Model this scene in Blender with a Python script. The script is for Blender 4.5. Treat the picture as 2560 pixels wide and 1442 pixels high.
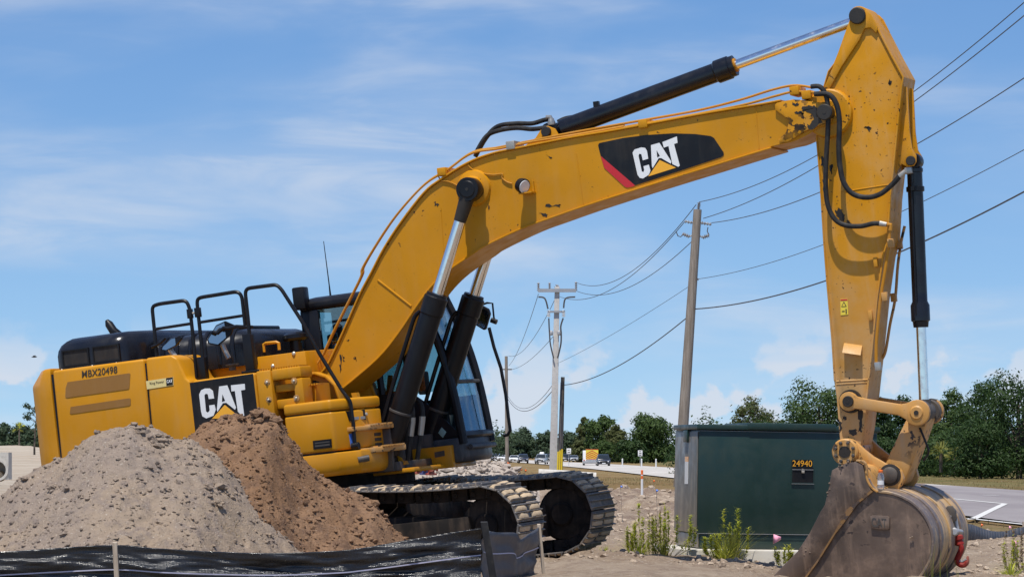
import bpy, bmesh, math, random
import numpy as np
from mathutils import Vector, Matrix

# ------------------------------------------------------------------ camera, sky, sun
sc = bpy.context.scene
for o in list(bpy.data.objects): bpy.data.objects.remove(o)
COL = sc.collection
EYE = 1.40
cam = bpy.data.cameras.new('camera'); cam_o = bpy.data.objects.new('camera', cam); COL.objects.link(cam_o)
cam.lens = 112.5; cam.sensor_width = 36.0; cam.shift_y = 0.1598; cam.clip_start = 0.5; cam.clip_end = 9000
cam_o.location = (0, 0, EYE); cam_o.rotation_euler = (math.pi/2, 0, 0)
sc.camera = cam_o
SUN_EL, SUN_DIR = math.radians(69), Vector((-0.34, -0.94, 0)).normalized()
to_sun = Vector((SUN_DIR.x*math.cos(SUN_EL), SUN_DIR.y*math.cos(SUN_EL), math.sin(SUN_EL)))
sun = bpy.data.lights.new('sun', 'SUN'); sun.energy = 5.0; sun.angle = math.radians(0.5); sun.color = (1.0, 0.95, 0.87)
sun_o = bpy.data.objects.new('sun', sun); COL.objects.link(sun_o)
sun_o.rotation_euler = to_sun.to_track_quat('Z', 'Y').to_euler(); sun_o.location = (0, 0, 60)
world = bpy.data.worlds.new('World'); sc.world = world; world.use_nodes = True
wn, wl = world.node_tree.nodes, world.node_tree.links
wn.clear()
def wnode(t, **k):
    n = wn.new(t)
    for a, b in k.items(): setattr(n, a, b)
    return n
def wmath(op, a, b=None, c=None):
    n = wnode('ShaderNodeMath', operation=op)
    for i, v in enumerate((a, b, c)):
        if v is None: continue
        if isinstance(v, (int, float)): n.inputs[i].default_value = v
        else: wl.new(v, n.inputs[i])
    return n.outputs[0]
tc = wnode('ShaderNodeTexCoord'); sep = wnode('ShaderNodeSeparateXYZ'); wl.new(tc.outputs['Generated'], sep.inputs[0])
# the sky dome is read a little above the true elevation: clean deep blue right down to the trees
lift = wmath('MULTIPLY_ADD', wmath('MAXIMUM', sep.outputs[2], 0.0), 1.0, 0.10)
cmb = wnode('ShaderNodeCombineXYZ'); wl.new(sep.outputs[0], cmb.inputs[0]); wl.new(sep.outputs[1], cmb.inputs[1]); wl.new(lift, cmb.inputs[2])
nrm = wnode('ShaderNodeVectorMath', operation='NORMALIZE'); wl.new(cmb.outputs[0], nrm.inputs[0])
sky = wnode('ShaderNodeTexSky', sky_type='NISHITA', sun_disc=False)
sky.sun_elevation = SUN_EL; sky.sun_rotation = math.atan2(to_sun.x, to_sun.y)
sky.air_density = 1.0; sky.dust_density = 0.05; sky.ozone_density = 1.6
wl.new(nrm.outputs[0], sky.inputs[0])
def wnoise(scale, vec, detail=6, rough=0.55, dist=0.0):
    n = wnode('ShaderNodeTexNoise'); n.inputs['Scale'].default_value = scale; n.inputs['Detail'].default_value = detail
    n.inputs['Roughness'].default_value = rough; n.inputs['Distortion'].default_value = dist; wl.new(vec, n.inputs['Vector']); return n.outputs[0]
def wmap(rot, scale, loc=(0, 0, 0)):
    n = wnode('ShaderNodeMapping'); n.inputs['Rotation'].default_value = rot; n.inputs['Scale'].default_value = scale; n.inputs['Location'].default_value = loc
    wl.new(tc.outputs['Generated'], n.inputs['Vector']); return n.outputs[0]
def wramp(v, lo, hi, to=1.0):
    n = wnode('ShaderNodeMapRange', interpolation_type='SMOOTHSTEP'); wl.new(v, n.inputs[0])
    n.inputs[1].default_value = lo; n.inputs[2].default_value = hi; n.inputs[3].default_value = 0; n.inputs[4].default_value = to; return n.outputs[0]
cir = wmap((0, 0.10, 0), (1.0, 1.0, 3.6), (0.35, 0, 0.12))
c1 = wramp(wnoise(5.0, cir, 5, 0.5, 0.35), 0.40, 0.66, 0.68)
c2 = wramp(wnoise(13.0, wmap((0, 0.16, 0), (1.0, 1.0, 5.5), (0.9, 0, 0.3)), 7, 0.58, 0.5), 0.36, 0.66, 1.0)
cirrus = wmath('MULTIPLY', c1, wmath('MULTIPLY_ADD', c2, 0.7, 0.3))
cum = wnoise(34.0, wmap((0, 0, 0), (1, 1, 1.25), (0.2, 0.1, 0.4)), 6, 0.52, 0.15)
band = wmath('MULTIPLY', wramp(sep.outputs[2], 0.0, 0.012), wmath('SUBTRACT', 1.0, wramp(sep.outputs[2], 0.016, 0.046)))
cumulus = wmath('MULTIPLY', wramp(cum, 0.52, 0.585, 0.85), band)
cl = wmath('MINIMUM', wmath('ADD', cirrus, cumulus), 0.85)
mixc = wnode('ShaderNodeMix', data_type='RGBA'); wl.new(cl, mixc.inputs['Factor']); hs = wnode('ShaderNodeHueSaturation'); hs.inputs['Saturation'].default_value = 1.28; hs.inputs['Value'].default_value = 1.02; hs.inputs['Hue'].default_value = 0.508; wl.new(sky.outputs[0], hs.inputs['Color']); wl.new(hs.outputs[0], mixc.inputs[6])
mixc.inputs[7].default_value = (5.2, 5.6, 6.3, 1)
bg = wnode('ShaderNodeBackground'); bg.inputs[1].default_value = 0.13; wl.new(mixc.outputs[2], bg.inputs[0])
wo = wnode('ShaderNodeOutputWorld'); wl.new(bg.outputs[0], wo.inputs[0])
sc.view_settings.view_transform = 'Standard'; sc.view_settings.look = 'None'; sc.view_settings.gamma = 1.0
sc.view_settings.use_curve_mapping = False; sc.view_settings.exposure = 0.0
sc.render.engine = 'CYCLES'

# ------------------------------------------------------------------ materials
MATS = {}
def nt(name):
    m = bpy.data.materials.new(name); m.use_nodes = True
    return m, m.node_tree.nodes, m.node_tree.links
class G:                                        # small node-graph helper
    def __init__(s, name):
        s.m, s.n, s.l = nt(name); s.b = s.n['Principled BSDF']; s.out = s.n['Material Output']
        s.tc = s.n.new('ShaderNodeTexCoord'); MATS[name] = s.m
    def inp(s, k, v):
        if hasattr(v, 'is_linked'): s.l.new(v, s.b.inputs[k])
        else: s.b.inputs[k].default_value = v
    def vec(s, scale=(1, 1, 1), coord='Object', rot=(0, 0, 0)):
        mp = s.n.new('ShaderNodeMapping'); mp.inputs['Scale'].default_value = scale; mp.inputs['Rotation'].default_value = rot
        s.l.new(s.tc.outputs[coord], mp.inputs['Vector']); return mp.outputs[0]
    def noise(s, scale, detail=5, rough=0.55, vec=None, dist=0.0):
        n = s.n.new('ShaderNodeTexNoise'); n.inputs['Scale'].default_value = scale; n.inputs['Detail'].default_value = detail
        n.inputs['Roughness'].default_value = rough; n.inputs['Distortion'].default_value = dist
        s.l.new(vec if vec is not None else s.tc.outputs['Object'], n.inputs['Vector']); return n.outputs[0]
    def ramp(s, v, lo, hi, a=0.0, b=1.0):
        n = s.n.new('ShaderNodeMapRange'); n.interpolation_type = 'SMOOTHSTEP'; s.l.new(v, n.inputs[0])
        for i, q in enumerate((lo, hi, a, b)): n.inputs[i+1].default_value = q
        return n.outputs[0]
    def math(s, op, a, b=None):
        n = s.n.new('ShaderNodeMath'); n.operation = op
        for i, v in enumerate((a, b)):
            if v is None: continue
            if isinstance(v, (int, float)): n.inputs[i].default_value = v
            else: s.l.new(v, n.inputs[i])
        return n.outputs[0]
    def mix(s, f, a, b):
        n = s.n.new('ShaderNodeMix'); n.data_type = 'RGBA'
        for sock, v in ((n.inputs['Factor'], f), (n.inputs[6], a), (n.inputs[7], b)):
            if isinstance(v, (tuple, list)): sock.default_value = (*v[:3], 1)
            elif isinstance(v, (int, float)): sock.default_value = v
            else: s.l.new(v, sock)
        return n.outputs[2]
    def bump(s, h, strength=0.3, dist=0.01):
        n = s.n.new('ShaderNodeBump'); n.inputs['Strength'].default_value = strength; n.inputs['Distance'].default_value = dist
        s.l.new(h, n.inputs['Height']); s.l.new(n.outputs[0], s.b.inputs['Normal'])
    def axis(s, i, coord='Object'):
        n = s.n.new('ShaderNodeSeparateXYZ'); s.l.new(s.tc.outputs[coord], n.inputs[0]); return n.outputs[i]

def paint(name, col, rough=0.4, var=0.12, dust=0.15, dustcol=(0.42, 0.33, 0.22), dscale=2.5, spk=None, spkcol=(0.03, 0.018, 0.01), spkscale=16, bump=0.0, metal=0.0, coat=0.0, lowdust=None, spec=0.5):
    g = G(name)
    a = g.noise(1.3, 4); c = g.mix(g.ramp(a, 0.3, 0.7), tuple(x*(1-var) for x in col), tuple(min(1, x*(1+var*0.6)) for x in col))
    d = g.ramp(g.noise(dscale, 8, 0.62), 0.42, 0.75, 0.0, dust)
    d = g.math('ADD', d, g.math('MULTIPLY', g.ramp(g.noise(5.0, 6, 0.6, g.vec((2.2, 2.2, 0.25))), 0.48, 0.75), dust*0.8))
    if lowdust:
        lo = g.ramp(g.axis(2), lowdust[0], lowdust[1], lowdust[2], 0.0)
        d = g.math('MINIMUM', g.math('ADD', d, g.math('MULTIPLY', lo, g.ramp(g.noise(5.0, 6), 0.25, 0.6, 0.55, 1.0))), 0.9)
    c = g.mix(d, c, dustcol)
    if spk:
        k = g.ramp(g.noise(spkscale, 4, 0.55), spk, spk+0.035)
        big = g.ramp(g.noise(1.7, 3), 0.40, 0.60)
        c = g.mix(g.math('MULTIPLY', k, big), c, spkcol)
        runs = g.ramp(g.noise(9.0, 6, 0.7, g.vec((1.6, 1.6, 0.35))), spk+0.03, spk+0.10, 0, 0.55); c = g.mix(g.math('MULTIPLY', runs, g.ramp(g.noise(0.9, 3), 0.42, 0.62)), c, tuple(x*0.4+0.03 for x in col))
        tiny = g.ramp(g.noise(60, 3, 0.6), 0.70, 0.73, 0, 0.8); c = g.mix(tiny, c, spkcol)
    g.inp('Base Color', c); g.inp('Metallic', metal); g.inp('Coat Weight', coat); g.inp('Coat Roughness', 0.2); g.inp('Specular IOR Level', spec)
    r = g.ramp(g.noise(6.0, 6), 0.3, 0.7, max(0.05, rough-0.07), min(1, rough+0.12)); g.inp('Roughness', r)
    if bump: g.bump(g.noise(40.0, 5), bump, 0.004)
    return g.m
YEL = (0.555, 0.238, 0.004)
paint('yellow', YEL, 0.38, 0.08, 0.09, spec=0.25)
paint('yellow_boom', YEL, 0.40, 0.08, 0.06, spk=0.675, spkscale=17, spec=0.22)
paint('yellow_nose', YEL, 0.45, 0.08, 0.2, spk=0.53, spkscale=9, spkcol=(0.016, 0.011, 0.007), spec=0.25)
paint('yellow_stick', YEL, 0.42, 0.08, 0.26, spk=0.625, spkscale=24, spec=0.22, lowdust=(0.7, 3.3, 0.85), dustcol=(0.52, 0.35, 0.18))
paint('yellow_worn', (0.52, 0.26, 0.06), 0.5, 0.15, 0.5, spk=0.57, spkscale=12, dustcol=(0.45, 0.31, 0.17))
paint('yellow_pipe', (0.48, 0.205, 0.012), 0.45, 0.06, 0.15, spec=0.25)
paint('yellow_shade', (0.24, 0.125, 0.02), 0.6, 0.06, 0.1)
paint('black', (0.006, 0.006, 0.008), 0.36, 0.2, 0.03, spec=0.28, dustcol=(0.16, 0.14, 0.12))
paint('black_gloss', (0.007, 0.008, 0.012), 0.25, 0.2, 0.04, dustcol=(0.12, 0.11, 0.11), dscale=4, spec=0.4)
paint('black_mesh', (0.008, 0.008, 0.009), 0.7, 0.2, 0.05)
paint('rubber', (0.012, 0.012, 0.013), 0.6, 0.2, 0.2, spec=0.3, dustcol=(0.15, 0.13, 0.10), dscale=9)
paint('grease', (0.018, 0.014, 0.010), 0.55, 0.3, 0.15, dustcol=(0.10, 0.07, 0.04), bump=0.4)
paint('dark_steel', (0.055, 0.05, 0.046), 0.6, 0.2, 0.5, dustcol=(0.16, 0.115, 0.075), dscale=4)
paint('track_steel', (0.13, 0.125, 0.12), 0.5, 0.25, 0.75, dustcol=(0.42, 0.33, 0.24), dscale=7, metal=0.35)
paint('under_steel', (0.014, 0.012, 0.011), 0.75, 0.2, 0.6, spec=0.2, dustcol=(0.085, 0.06, 0.042), dscale=3.5)
paint('fitting', (0.42, 0.40, 0.36), 0.4, 0.2, 0.3, metal=0.7)
paint('bolt', (0.55, 0.5, 0.42), 0.4, 0.1, 0.2, metal=0.5)
paint('decal_black', (0.006, 0.006, 0.008), 0.38, 0.1, 0.03, spec=0.28)
paint('decal_white', (0.78, 0.78, 0.76), 0.4, 0.03, 0.05)
paint('decal_red', (0.52, 0.012, 0.02), 0.4, 0.05, 0.03)
paint('decal_amber', (0.86, 0.40, 0.02), 0.4, 0.05, 0.03)
paint('decal_brown', (0.27, 0.125, 0.022), 0.75, 0.06, 0.06)
paint('decal_cream', (0.72, 0.58, 0.24), 0.5, 0.04, 0.05)
paint('decal_blue', (0.06, 0.18, 0.62), 0.4, 0.04, 0.05)
paint('decal_yellow', (0.78, 0.60, 0.05), 0.45, 0.04, 0.1)
paint('ink', (0.05, 0.035, 0.02), 0.6, 0.1, 0.0)
paint('worn_rust', (0.30, 0.155, 0.045), 0.6, 0.3, 0.6, dustcol=(0.17, 0.115, 0.08), dscale=6, spk=0.52, spkscale=10, spkcol=(0.06, 0.04, 0.03))
paint('bucket_steel', (0.125, 0.088, 0.066), 0.42, 0.35, 0.85, dustcol=(0.29, 0.20, 0.14), dscale=4.5, metal=0.3, spk=0.60, spkscale=9, spkcol=(0.05, 0.036, 0.03), bump=0.25)
g = G('bucket_wrap')
c = g.mix(g.ramp(g.noise(1.6, 7, 0.6, g.vec((0.7, 2.4, 0.7)), 0.6), 0.40, 0.53), (0.50, 0.32, 0.14), (0.14, 0.108, 0.095))
c = g.mix(g.ramp(g.noise(14, 6), 0.5, 0.7, 0, 0.6), c, (0.36, 0.26, 0.17)); g.inp('Base Color', c); g.inp('Roughness', 0.5); g.bump(g.noise(30, 6), 0.3, 0.006)
paint('mud', (0.49, 0.37, 0.235), 0.95, 0.25, 0.4, dustcol=(0.62, 0.49, 0.33), dscale=9, bump=0.9)
paint('mud_dark', (0.13, 0.095, 0.07), 0.95, 0.25, 0.4, dustcol=(0.33, 0.24, 0.16), dscale=9, bump=0.9)
paint('cab_grey', (0.03, 0.03, 0.033), 0.45, 0.2, 0.5, dustcol=(0.13, 0.12, 0.115), dscale=6)
paint('seat_grey', (0.03, 0.032, 0.035), 0.8, 0.1, 0.1)
paint('red_paint', (0.27, 0.018, 0.013), 0.55, 0.2, 0.45, spec=0.3)
paint('hydrant_blue', (0.03, 0.04, 0.16), 0.4, 0.1, 0.2)
paint('sticker_teal', (0.20, 0.33, 0.32), 0.4, 0.05, 0.1)
paint('orange_plastic', (0.85, 0.16, 0.015), 0.4, 0.05, 0.1)
paint('pink_plastic', (0.98, 0.42, 0.56), 0.5, 0.05, 0.05)
paint('blue_plastic', (0.10, 0.25, 0.75), 0.4, 0.05, 0.05)
paint('white_plastic', (0.75, 0.75, 0.74), 0.4, 0.05, 0.1)
paint('yellow_plastic', (0.80, 0.58, 0.02), 0.4, 0.05, 0.1)
paint('cabinet_green', (0.010, 0.033, 0.028), 0.40, 0.10, 0.10, dustcol=(0.055, 0.07, 0.055), lowdust=(0.25, 0.62, 0.35))
paint('cabinet_dusty', (0.13, 0.125, 0.11), 0.40, 0.25, 0.75, dustcol=(0.30, 0.25, 0.19), dscale=1.8, lowdust=(0.2, 1.3, 0.55))
paint('galvanised', (0.42, 0.42, 0.42), 0.45, 0.1, 0.1, metal=0.5)
paint('sign_white', (0.78, 0.78, 0.77), 0.5, 0.03, 0.05)
g = G('chrome'); g.inp('Base Color', (0.80, 0.79, 0.77, 1)); g.inp('Metallic', 1.0); g.inp('Roughness', g.ramp(g.noise(14, 5), 0.35, 0.75, 0.08, 0.30))
g = G('mirror_glass'); g.inp('Base Color', (0.35, 0.38, 0.40, 1)); g.inp('Metallic', 1.0); g.inp('Roughness', 0.08)
g = G('lens_glass'); g.inp('Base Color', (0.62, 0.64, 0.66, 1)); g.inp('Metallic', 0.1); g.inp('Roughness', 0.12)
def glass(name, tint, refl=0.12, rough=0.03):
    g = G(name); n, l = g.n, g.l
    tr = n.new('ShaderNodeBsdfTransparent'); tr.inputs[0].default_value = (*tint, 1)
    gl = n.new('ShaderNodeBsdfGlossy'); gl.inputs[0].default_value = (0.9, 0.95, 1, 1); gl.inputs['Roughness'].default_value = rough
    lw = n.new('ShaderNodeLayerWeight'); lw.inputs[0].default_value = 0.35
    mr = n.new('ShaderNodeMapRange'); l.new(lw.outputs['Fresnel'], mr.inputs[0]); mr.inputs[3].default_value = refl; mr.inputs[4].default_value = 0.75
    mx = n.new('ShaderNodeMixShader'); l.new(mr.outputs[0], mx.inputs[0]); l.new(tr.outputs[0], mx.inputs[1]); l.new(gl.outputs[0], mx.inputs[2])
    l.new(mx.outputs[0], g.out.inputs['Surface'])
glass('cab_glass', (0.50, 0.66, 0.68), 0.10)
glass('bottle_clear', (0.86, 0.88, 0.90), 0.14)
def earth(name, cols, scales=(1.2, 9, 40), bump=0.8, dist=0.03):
    g = G(name)
    c = g.mix(g.ramp(g.noise(scales[0], 6, 0.6), 0.35, 0.65), cols[0], cols[1])
    c = g.mix(g.ramp(g.noise(scales[1], 8, 0.65), 0.46, 0.66, 0, 0.75), c, cols[2])
    c = g.mix(g.ramp(g.noise(scales[2], 3, 0.6), 0.62, 0.68, 0, 0.7), c, cols[3])
    g.inp('Base Color', c); g.inp('Roughness', 0.97); g.inp('Specular IOR Level', 0.15)
    h = g.math('ADD', g.noise(scales[1]*2, 10, 0.72), g.math('MULTIPLY', g.noise(scales[2]*1.5, 6, 0.7), 0.6)); g.bump(h, bump, dist)
    return g.m
earth('dirt_grey', [(0.31, 0.245, 0.195), (0.36, 0.275, 0.198), (0.25, 0.20, 0.17), (0.55, 0.48, 0.39)], (0.7, 8, 40), 0.9, 0.035)
earth('dirt_brown', [(0.225, 0.128, 0.070), (0.285, 0.172, 0.102), (0.16, 0.098, 0.066), (0.36, 0.25, 0.175)], (1.1, 7, 34), 0.9, 0.035)
earth('stone_grey', [(0.25, 0.21, 0.185), (0.34, 0.29, 0.24), (0.17, 0.15, 0.14), (0.5, 0.45, 0.38)], (3, 14, 50), 0.6, 0.01)
earth('clod_brown', [(0.23, 0.135, 0.08), (0.30, 0.185, 0.12), (0.16, 0.10, 0.07), (0.34, 0.24, 0.17)], (3, 14, 50), 0.6, 0.01)
earth('clod_tan', [(0.36, 0.28, 0.205), (0.44, 0.355, 0.27), (0.28, 0.21, 0.155), (0.55, 0.47, 0.38)], (3, 14, 50), 0.6, 0.01)
earth('rubble_stone', [(0.36, 0.30, 0.25), (0.44, 0.38, 0.32), (0.20, 0.165, 0.14), (0.54, 0.47, 0.4)], (2, 9, 40), 0.5, 0.01)
earth('concrete', [(0.50, 0.47, 0.42), (0.56, 0.53, 0.47), (0.40, 0.37, 0.32), (0.62, 0.58, 0.52)], (1.0, 7, 50), 0.25, 0.006)
earth('concrete_pole_mat', [(0.46, 0.44, 0.42), (0.52, 0.50, 0.47), (0.40, 0.38, 0.36), (0.56, 0.54, 0.5)], (0.5, 5, 30), 0.15, 0.006)
g = G('pole_wood'); gv = g.vec((6, 6, 0.35))
c = g.mix(g.ramp(g.noise(3, 7, 0.6, gv), 0.35, 0.65), (0.20, 0.165, 0.13), (0.31, 0.265, 0.22)); g.inp('Base Color', c); g.inp('Roughness', 0.9); g.bump(g.noise(8, 6, 0.6, gv), 0.6, 0.02)
g = G('stake_wood'); gv = g.vec((20, 20, 1.5))
c = g.mix(g.ramp(g.noise(3, 7, 0.6, gv), 0.35, 0.65), (0.34, 0.27, 0.20), (0.46, 0.38, 0.29)); g.inp('Base Color', c); g.inp('Roughness', 0.9)
paint('wood_dark', (0.085, 0.075, 0.065), 0.9, 0.2, 0.2, dscale=3)
# silt-fence cloth: woven black plastic tape
g = G('silt_cloth')
wv = g.n.new('ShaderNodeTexWave'); wv.wave_type = 'BANDS'; wv.bands_direction = 'X'; wv.inputs['Scale'].default_value = 26; wv.inputs['Distortion'].default_value = 1.5; g.l.new(g.tc.outputs['Object'], wv.inputs['Vector'])
wz = g.n.new('ShaderNodeTexWave'); wz.wave_type = 'BANDS'; wz.bands_direction = 'Z'; wz.inputs['Scale'].default_value = 30; wz.inputs['Distortion'].default_value = 1.5; g.l.new(g.tc.outputs['Object'], wz.inputs['Vector'])
fold = g.noise(3.0, 6, 0.6, g.vec((0.7, 1, 6.0)))
g.inp('Base Color', g.mix(g.ramp(g.noise(5, 7, 0.65, g.vec((1, 1, 3))), 0.5, 0.75, 0, 0.3), (0.007, 0.008, 0.010), (0.03, 0.03, 0.03)))
g.inp('Roughness', g.ramp(g.noise(9, 5, 0.6, g.vec((1, 1, 4))), 0.35, 0.65, 0.17, 0.34)); g.inp('Specular IOR Level', 0.9)
g.bump(g.math('ADD', g.math('MULTIPLY', g.math('MULTIPLY', wv.outputs[1], wz.outputs[1]), 0.8), g.math('MULTIPLY', fold, 0.9)), 0.4, 0.02)
paint('silt_cloth_thin', (0.055, 0.06, 0.075), 0.5, 0.2, 0.4, dustcol=(0.13, 0.13, 0.14), dscale=6)
paint('thread', (0.46, 0.46, 0.58), 0.6, 0.1, 0.2)
def leafmat(name, c1, c2, c3, sc_=0.9, trans=0.35):
    g = G(name); gv = g.tc.outputs['Object']
    c = g.mix(g.ramp(g.noise(sc_, 3, 0.6), 0.35, 0.65), c1, c2); c = g.mix(g.ramp(g.noise(sc_*6, 3, 0.6), 0.45, 0.7, 0, 0.7), c, c3)
    g.inp('Base Color', c); g.inp('Roughness', 0.6); g.inp('Specular IOR Level', 0.25)
    tl = g.n.new('ShaderNodeBsdfTranslucent'); g.l.new(c, tl.inputs[0])
    mx = g.n.new('ShaderNodeMixShader'); mx.inputs[0].default_value = trans
    g.l.new(g.b.outputs[0], mx.inputs[1]); g.l.new(tl.outputs[0], mx.inputs[2]); g.l.new(mx.outputs[0], g.out.inputs['Surface'])
leafmat('leaf_deep', (0.020, 0.046, 0.012), (0.040, 0.078, 0.019), (0.078, 0.125, 0.032))
leafmat('leaf_mid', (0.042, 0.078, 0.020), (0.068, 0.115, 0.028), (0.115, 0.16, 0.045))
leafmat('leaf_olive', (0.068, 0.085, 0.026), (0.10, 0.115, 0.036), (0.15, 0.155, 0.055))
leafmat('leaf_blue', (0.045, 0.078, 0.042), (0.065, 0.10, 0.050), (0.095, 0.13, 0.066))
leafmat('leaf_bright', (0.40, 0.46, 0.05), (0.55, 0.56, 0.08), (0.66, 0.60, 0.15), 4, 0.4)
leafmat('leaf_palm', (0.22, 0.25, 0.05), (0.30, 0.30, 0.08), (0.38, 0.33, 0.12), 4, 0.45)
leafmat('straw', (0.34, 0.24, 0.11), (0.42, 0.31, 0.16), (0.48, 0.36, 0.2), 4)
leafmat('weed_brown', (0.16, 0.11, 0.055), (0.22, 0.15, 0.08), (0.26, 0.18, 0.1), 4)
leafmat('rough_grass', (0.15, 0.125, 0.045), (0.20, 0.155, 0.06), (0.26, 0.185, 0.09), 0.4)
paint('weed_stem', (0.24, 0.17, 0.08), 0.8, 0.3, 0.2, dscale=9)
paint('bark', (0.10, 0.08, 0.06), 0.9, 0.3, 0.2, dscale=3)
paint('tyre', (0.018, 0.018, 0.018), 0.8, 0.1, 0.1)
paint('car_glass', (0.02, 0.026, 0.03), 0.12, 0.05, 0.0)
paint('lamp_white', (0.8, 0.8, 0.78), 0.15, 0.05, 0.0)
paint('lamp_amber', (0.9, 0.42, 0.12), 0.2, 0.05, 0.0)
paint('lamp_red', (0.5, 0.02, 0.02), 0.2, 0.05, 0.0)
paint('wire_mat', (0.075, 0.072, 0.075), 0.6, 0.1, 0.0)
paint('porcelain', (0.28, 0.27, 0.27), 0.3, 0.1, 0.1)
paint('bird_black', (0.02, 0.02, 0.022), 0.7, 0.1, 0.0)

# ------------------------------------------------------------------ mesh builder
class B:
    def __init__(s): s.v = []; s.f = []
    def add(s, vs, fs):
        k = len(s.v); s.v += [tuple(p) for p in vs]; s.f += [tuple(i+k for i in f) for f in fs]; return s
    def hexa(s, p):       # 8 points: bottom loop of 4, top loop of 4
        return s.add(p, [(0, 1, 2, 3), (7, 6, 5, 4), (0, 4, 5, 1), (1, 5, 6, 2), (2, 6, 7, 3), (3, 7, 4, 0)])
    def box(s, a, b):
        (x0, y0, z0), (x1, y1, z1) = a, b
        return s.hexa([(x0, y0, z0), (x1, y0, z0), (x1, y1, z0), (x0, y1, z0), (x0, y0, z1), (x1, y0, z1), (x1, y1, z1), (x0, y1, z1)])
    def loft(s, loops, caps=True, closed=True):
        n = len(loops[0]); k = len(s.v)
        for lp in loops: s.v += [tuple(p) for p in lp]
        for i in range(len(loops)-1):
            for j in range(n if closed else n-1):
                a = k+i*n+j; b = k+i*n+(j+1) % n; s.f.append((a, b, b+n, a+n))
        if caps:
            s.f.append(tuple(range(k, k+n))[::-1]); s.f.append(tuple(range(k+(len(loops)-1)*n, k+len(loops)*n)))
        return s
    def tube(s, path, r, n=8, caps=True):
        P = [Vector(p) for p in path]; loops = []
        up = Vector((0.31, 0.52, 0.79)).normalized(); m = len(P)
        t0 = (P[1]-P[0]).normalized(); x = t0.cross(up)
        if x.length < .05: x = t0.cross(Vector((1, 0, 0)))
        x.normalize()
        for i in range(m):
            t = (P[min(i+1, m-1)]-P[max(i-1, 0)]).normalized(); x = (x-t*x.dot(t)).normalized(); y = t.cross(x)
            rr = r[i] if isinstance(r, (list, tuple)) else r
            loops.append([P[i]+x*(rr*math.cos(2*math.pi*j/n))+y*(rr*math.sin(2*math.pi*j/n)) for j in range(n)])
        return s.loft(loops, caps)
    def cyl(s, p, q, r, r2=None, n=20): return s.tube([p, q], [r, r if r2 is None else r2], n)
    def rings(s, p, d, prof, n=20):       # prof: (radius, distance along d)
        p = Vector(p); d = Vector(d).normalized(); x = d.orthogonal().normalized(); y = d.cross(x)
        return s.loft([[p+d*h+x*(r*math.cos(2*math.pi*j/n))+y*(r*math.sin(2*math.pi*j/n)) for j in range(n)] for r, h in prof])
    def build(s, name, mat, parent=None, bevel=0.0, seg=2, smooth=32, raw=False):
        me = bpy.data.meshes.new(name)
        if raw: me.from_pydata(s.v, [], s.f)
        else:
            me.from_pydata(s.v, [], s.f); bm = bmesh.new(); bm.from_mesh(me)
            bmesh.ops.recalc_face_normals(bm, faces=bm.faces)
            if bevel:
                ed = [e for e in bm.edges if len(e.link_faces) == 2 and e.calc_face_angle(0) > 0.5]
                bmesh.ops.bevel(bm, geom=ed, offset=bevel, segments=seg, affect='EDGES', profile=0.5, clamp_overlap=True)
            bm.to_mesh(me); bm.free()
        if smooth:
            me.polygons.foreach_set('use_smooth', [True]*len(me.polygons)); me.set_sharp_from_angle(angle=math.radians(smooth))
        return link(name, me, mat, parent)
def link(name, me, mat, parent=None):
    if mat and not me.materials: me.materials.append(MATS[mat])
    o = bpy.data.objects.new(name, me); COL.objects.link(o)
    if parent: o.parent = parent
    return o
def tag(o, label, cat=None, group=None):
    o['label'] = label
    if cat: o['category'] = cat
    if group: o['group'] = group
    return o
def empty(name, loc, rz=0.0, label=None, cat=None, group=None):
    o = bpy.data.objects.new(name, None); COL.objects.link(o); o.location = loc; o.rotation_euler = (0, 0, rz); o.empty_display_size = 0.2
    if label: tag(o, label, cat, group)
    return o
def struct(o, k='structure'): o['kind'] = k; return o
def copy_tree(o, parent=None):
    c = o.copy(); COL.objects.link(c); c.parent = parent
    for ch in list(o.children): copy_tree(ch, c)
    return c
def catmull(pts, n=6):
    P = [np.array(p, float) for p in pts]; out = []
    for i in range(len(P)-1):
        p0, p1, p2, p3 = P[max(i-1, 0)], P[i], P[i+1], P[min(i+2, len(P)-1)]
        for k in range(n):
            t = k/n; out.append(0.5*((2*p1)+(-p0+p2)*t+(2*p0-5*p1+4*p2-p3)*t*t+(-p0+3*p1-3*p2+p3)*t**3))
    out.append(P[-1]); return [tuple(p) for p in out]
def arc(c, r, a0, a1, n=10): return [(c[0]+r*math.cos(math.radians(a0+(a1-a0)*i/n)), c[1]+r*math.sin(math.radians(a0+(a1-a0)*i/n))) for i in range(n+1)]
def hash2(ix, iy, seed):
    h = (ix.astype(np.int64)*374761393+iy.astype(np.int64)*668265263+seed*1442695041) & 0x7fffffff
    h = ((h ^ (h >> 13))*1274126177) & 0x7fffffff; h = h ^ (h >> 16); return (h & 0xffff)/65535.0
def vnoise(x, y, seed=0):
    ix, iy = np.floor(x), np.floor(y); fx, fy = x-ix, y-iy; fx = fx*fx*(3-2*fx); fy = fy*fy*(3-2*fy)
    a, b, c, d = hash2(ix, iy, seed), hash2(ix+1, iy, seed), hash2(ix, iy+1, seed), hash2(ix+1, iy+1, seed)
    return (a*(1-fx)+b*fx)*(1-fy)+(c*(1-fx)+d*fx)*fy-0.5
def fbm(x, y, octs=4, seed=0, gain=0.5):
    s = 0; a = 1.0
    for i in range(octs): s = s+a*vnoise(x*2**i+17.3*i, y*2**i-9.1*i, seed+i); a *= gain
    return s
def sstep(a, b, x): t = np.clip((x-a)/(b-a), 0, 1); return t*t*(3-2*t)
def at(px, py, Z): return Vector(((px-1280)/8000*Z, Z, EYE+(1130-py)/8000*Z))     # a point seen at (px, py), Z metres out

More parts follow.
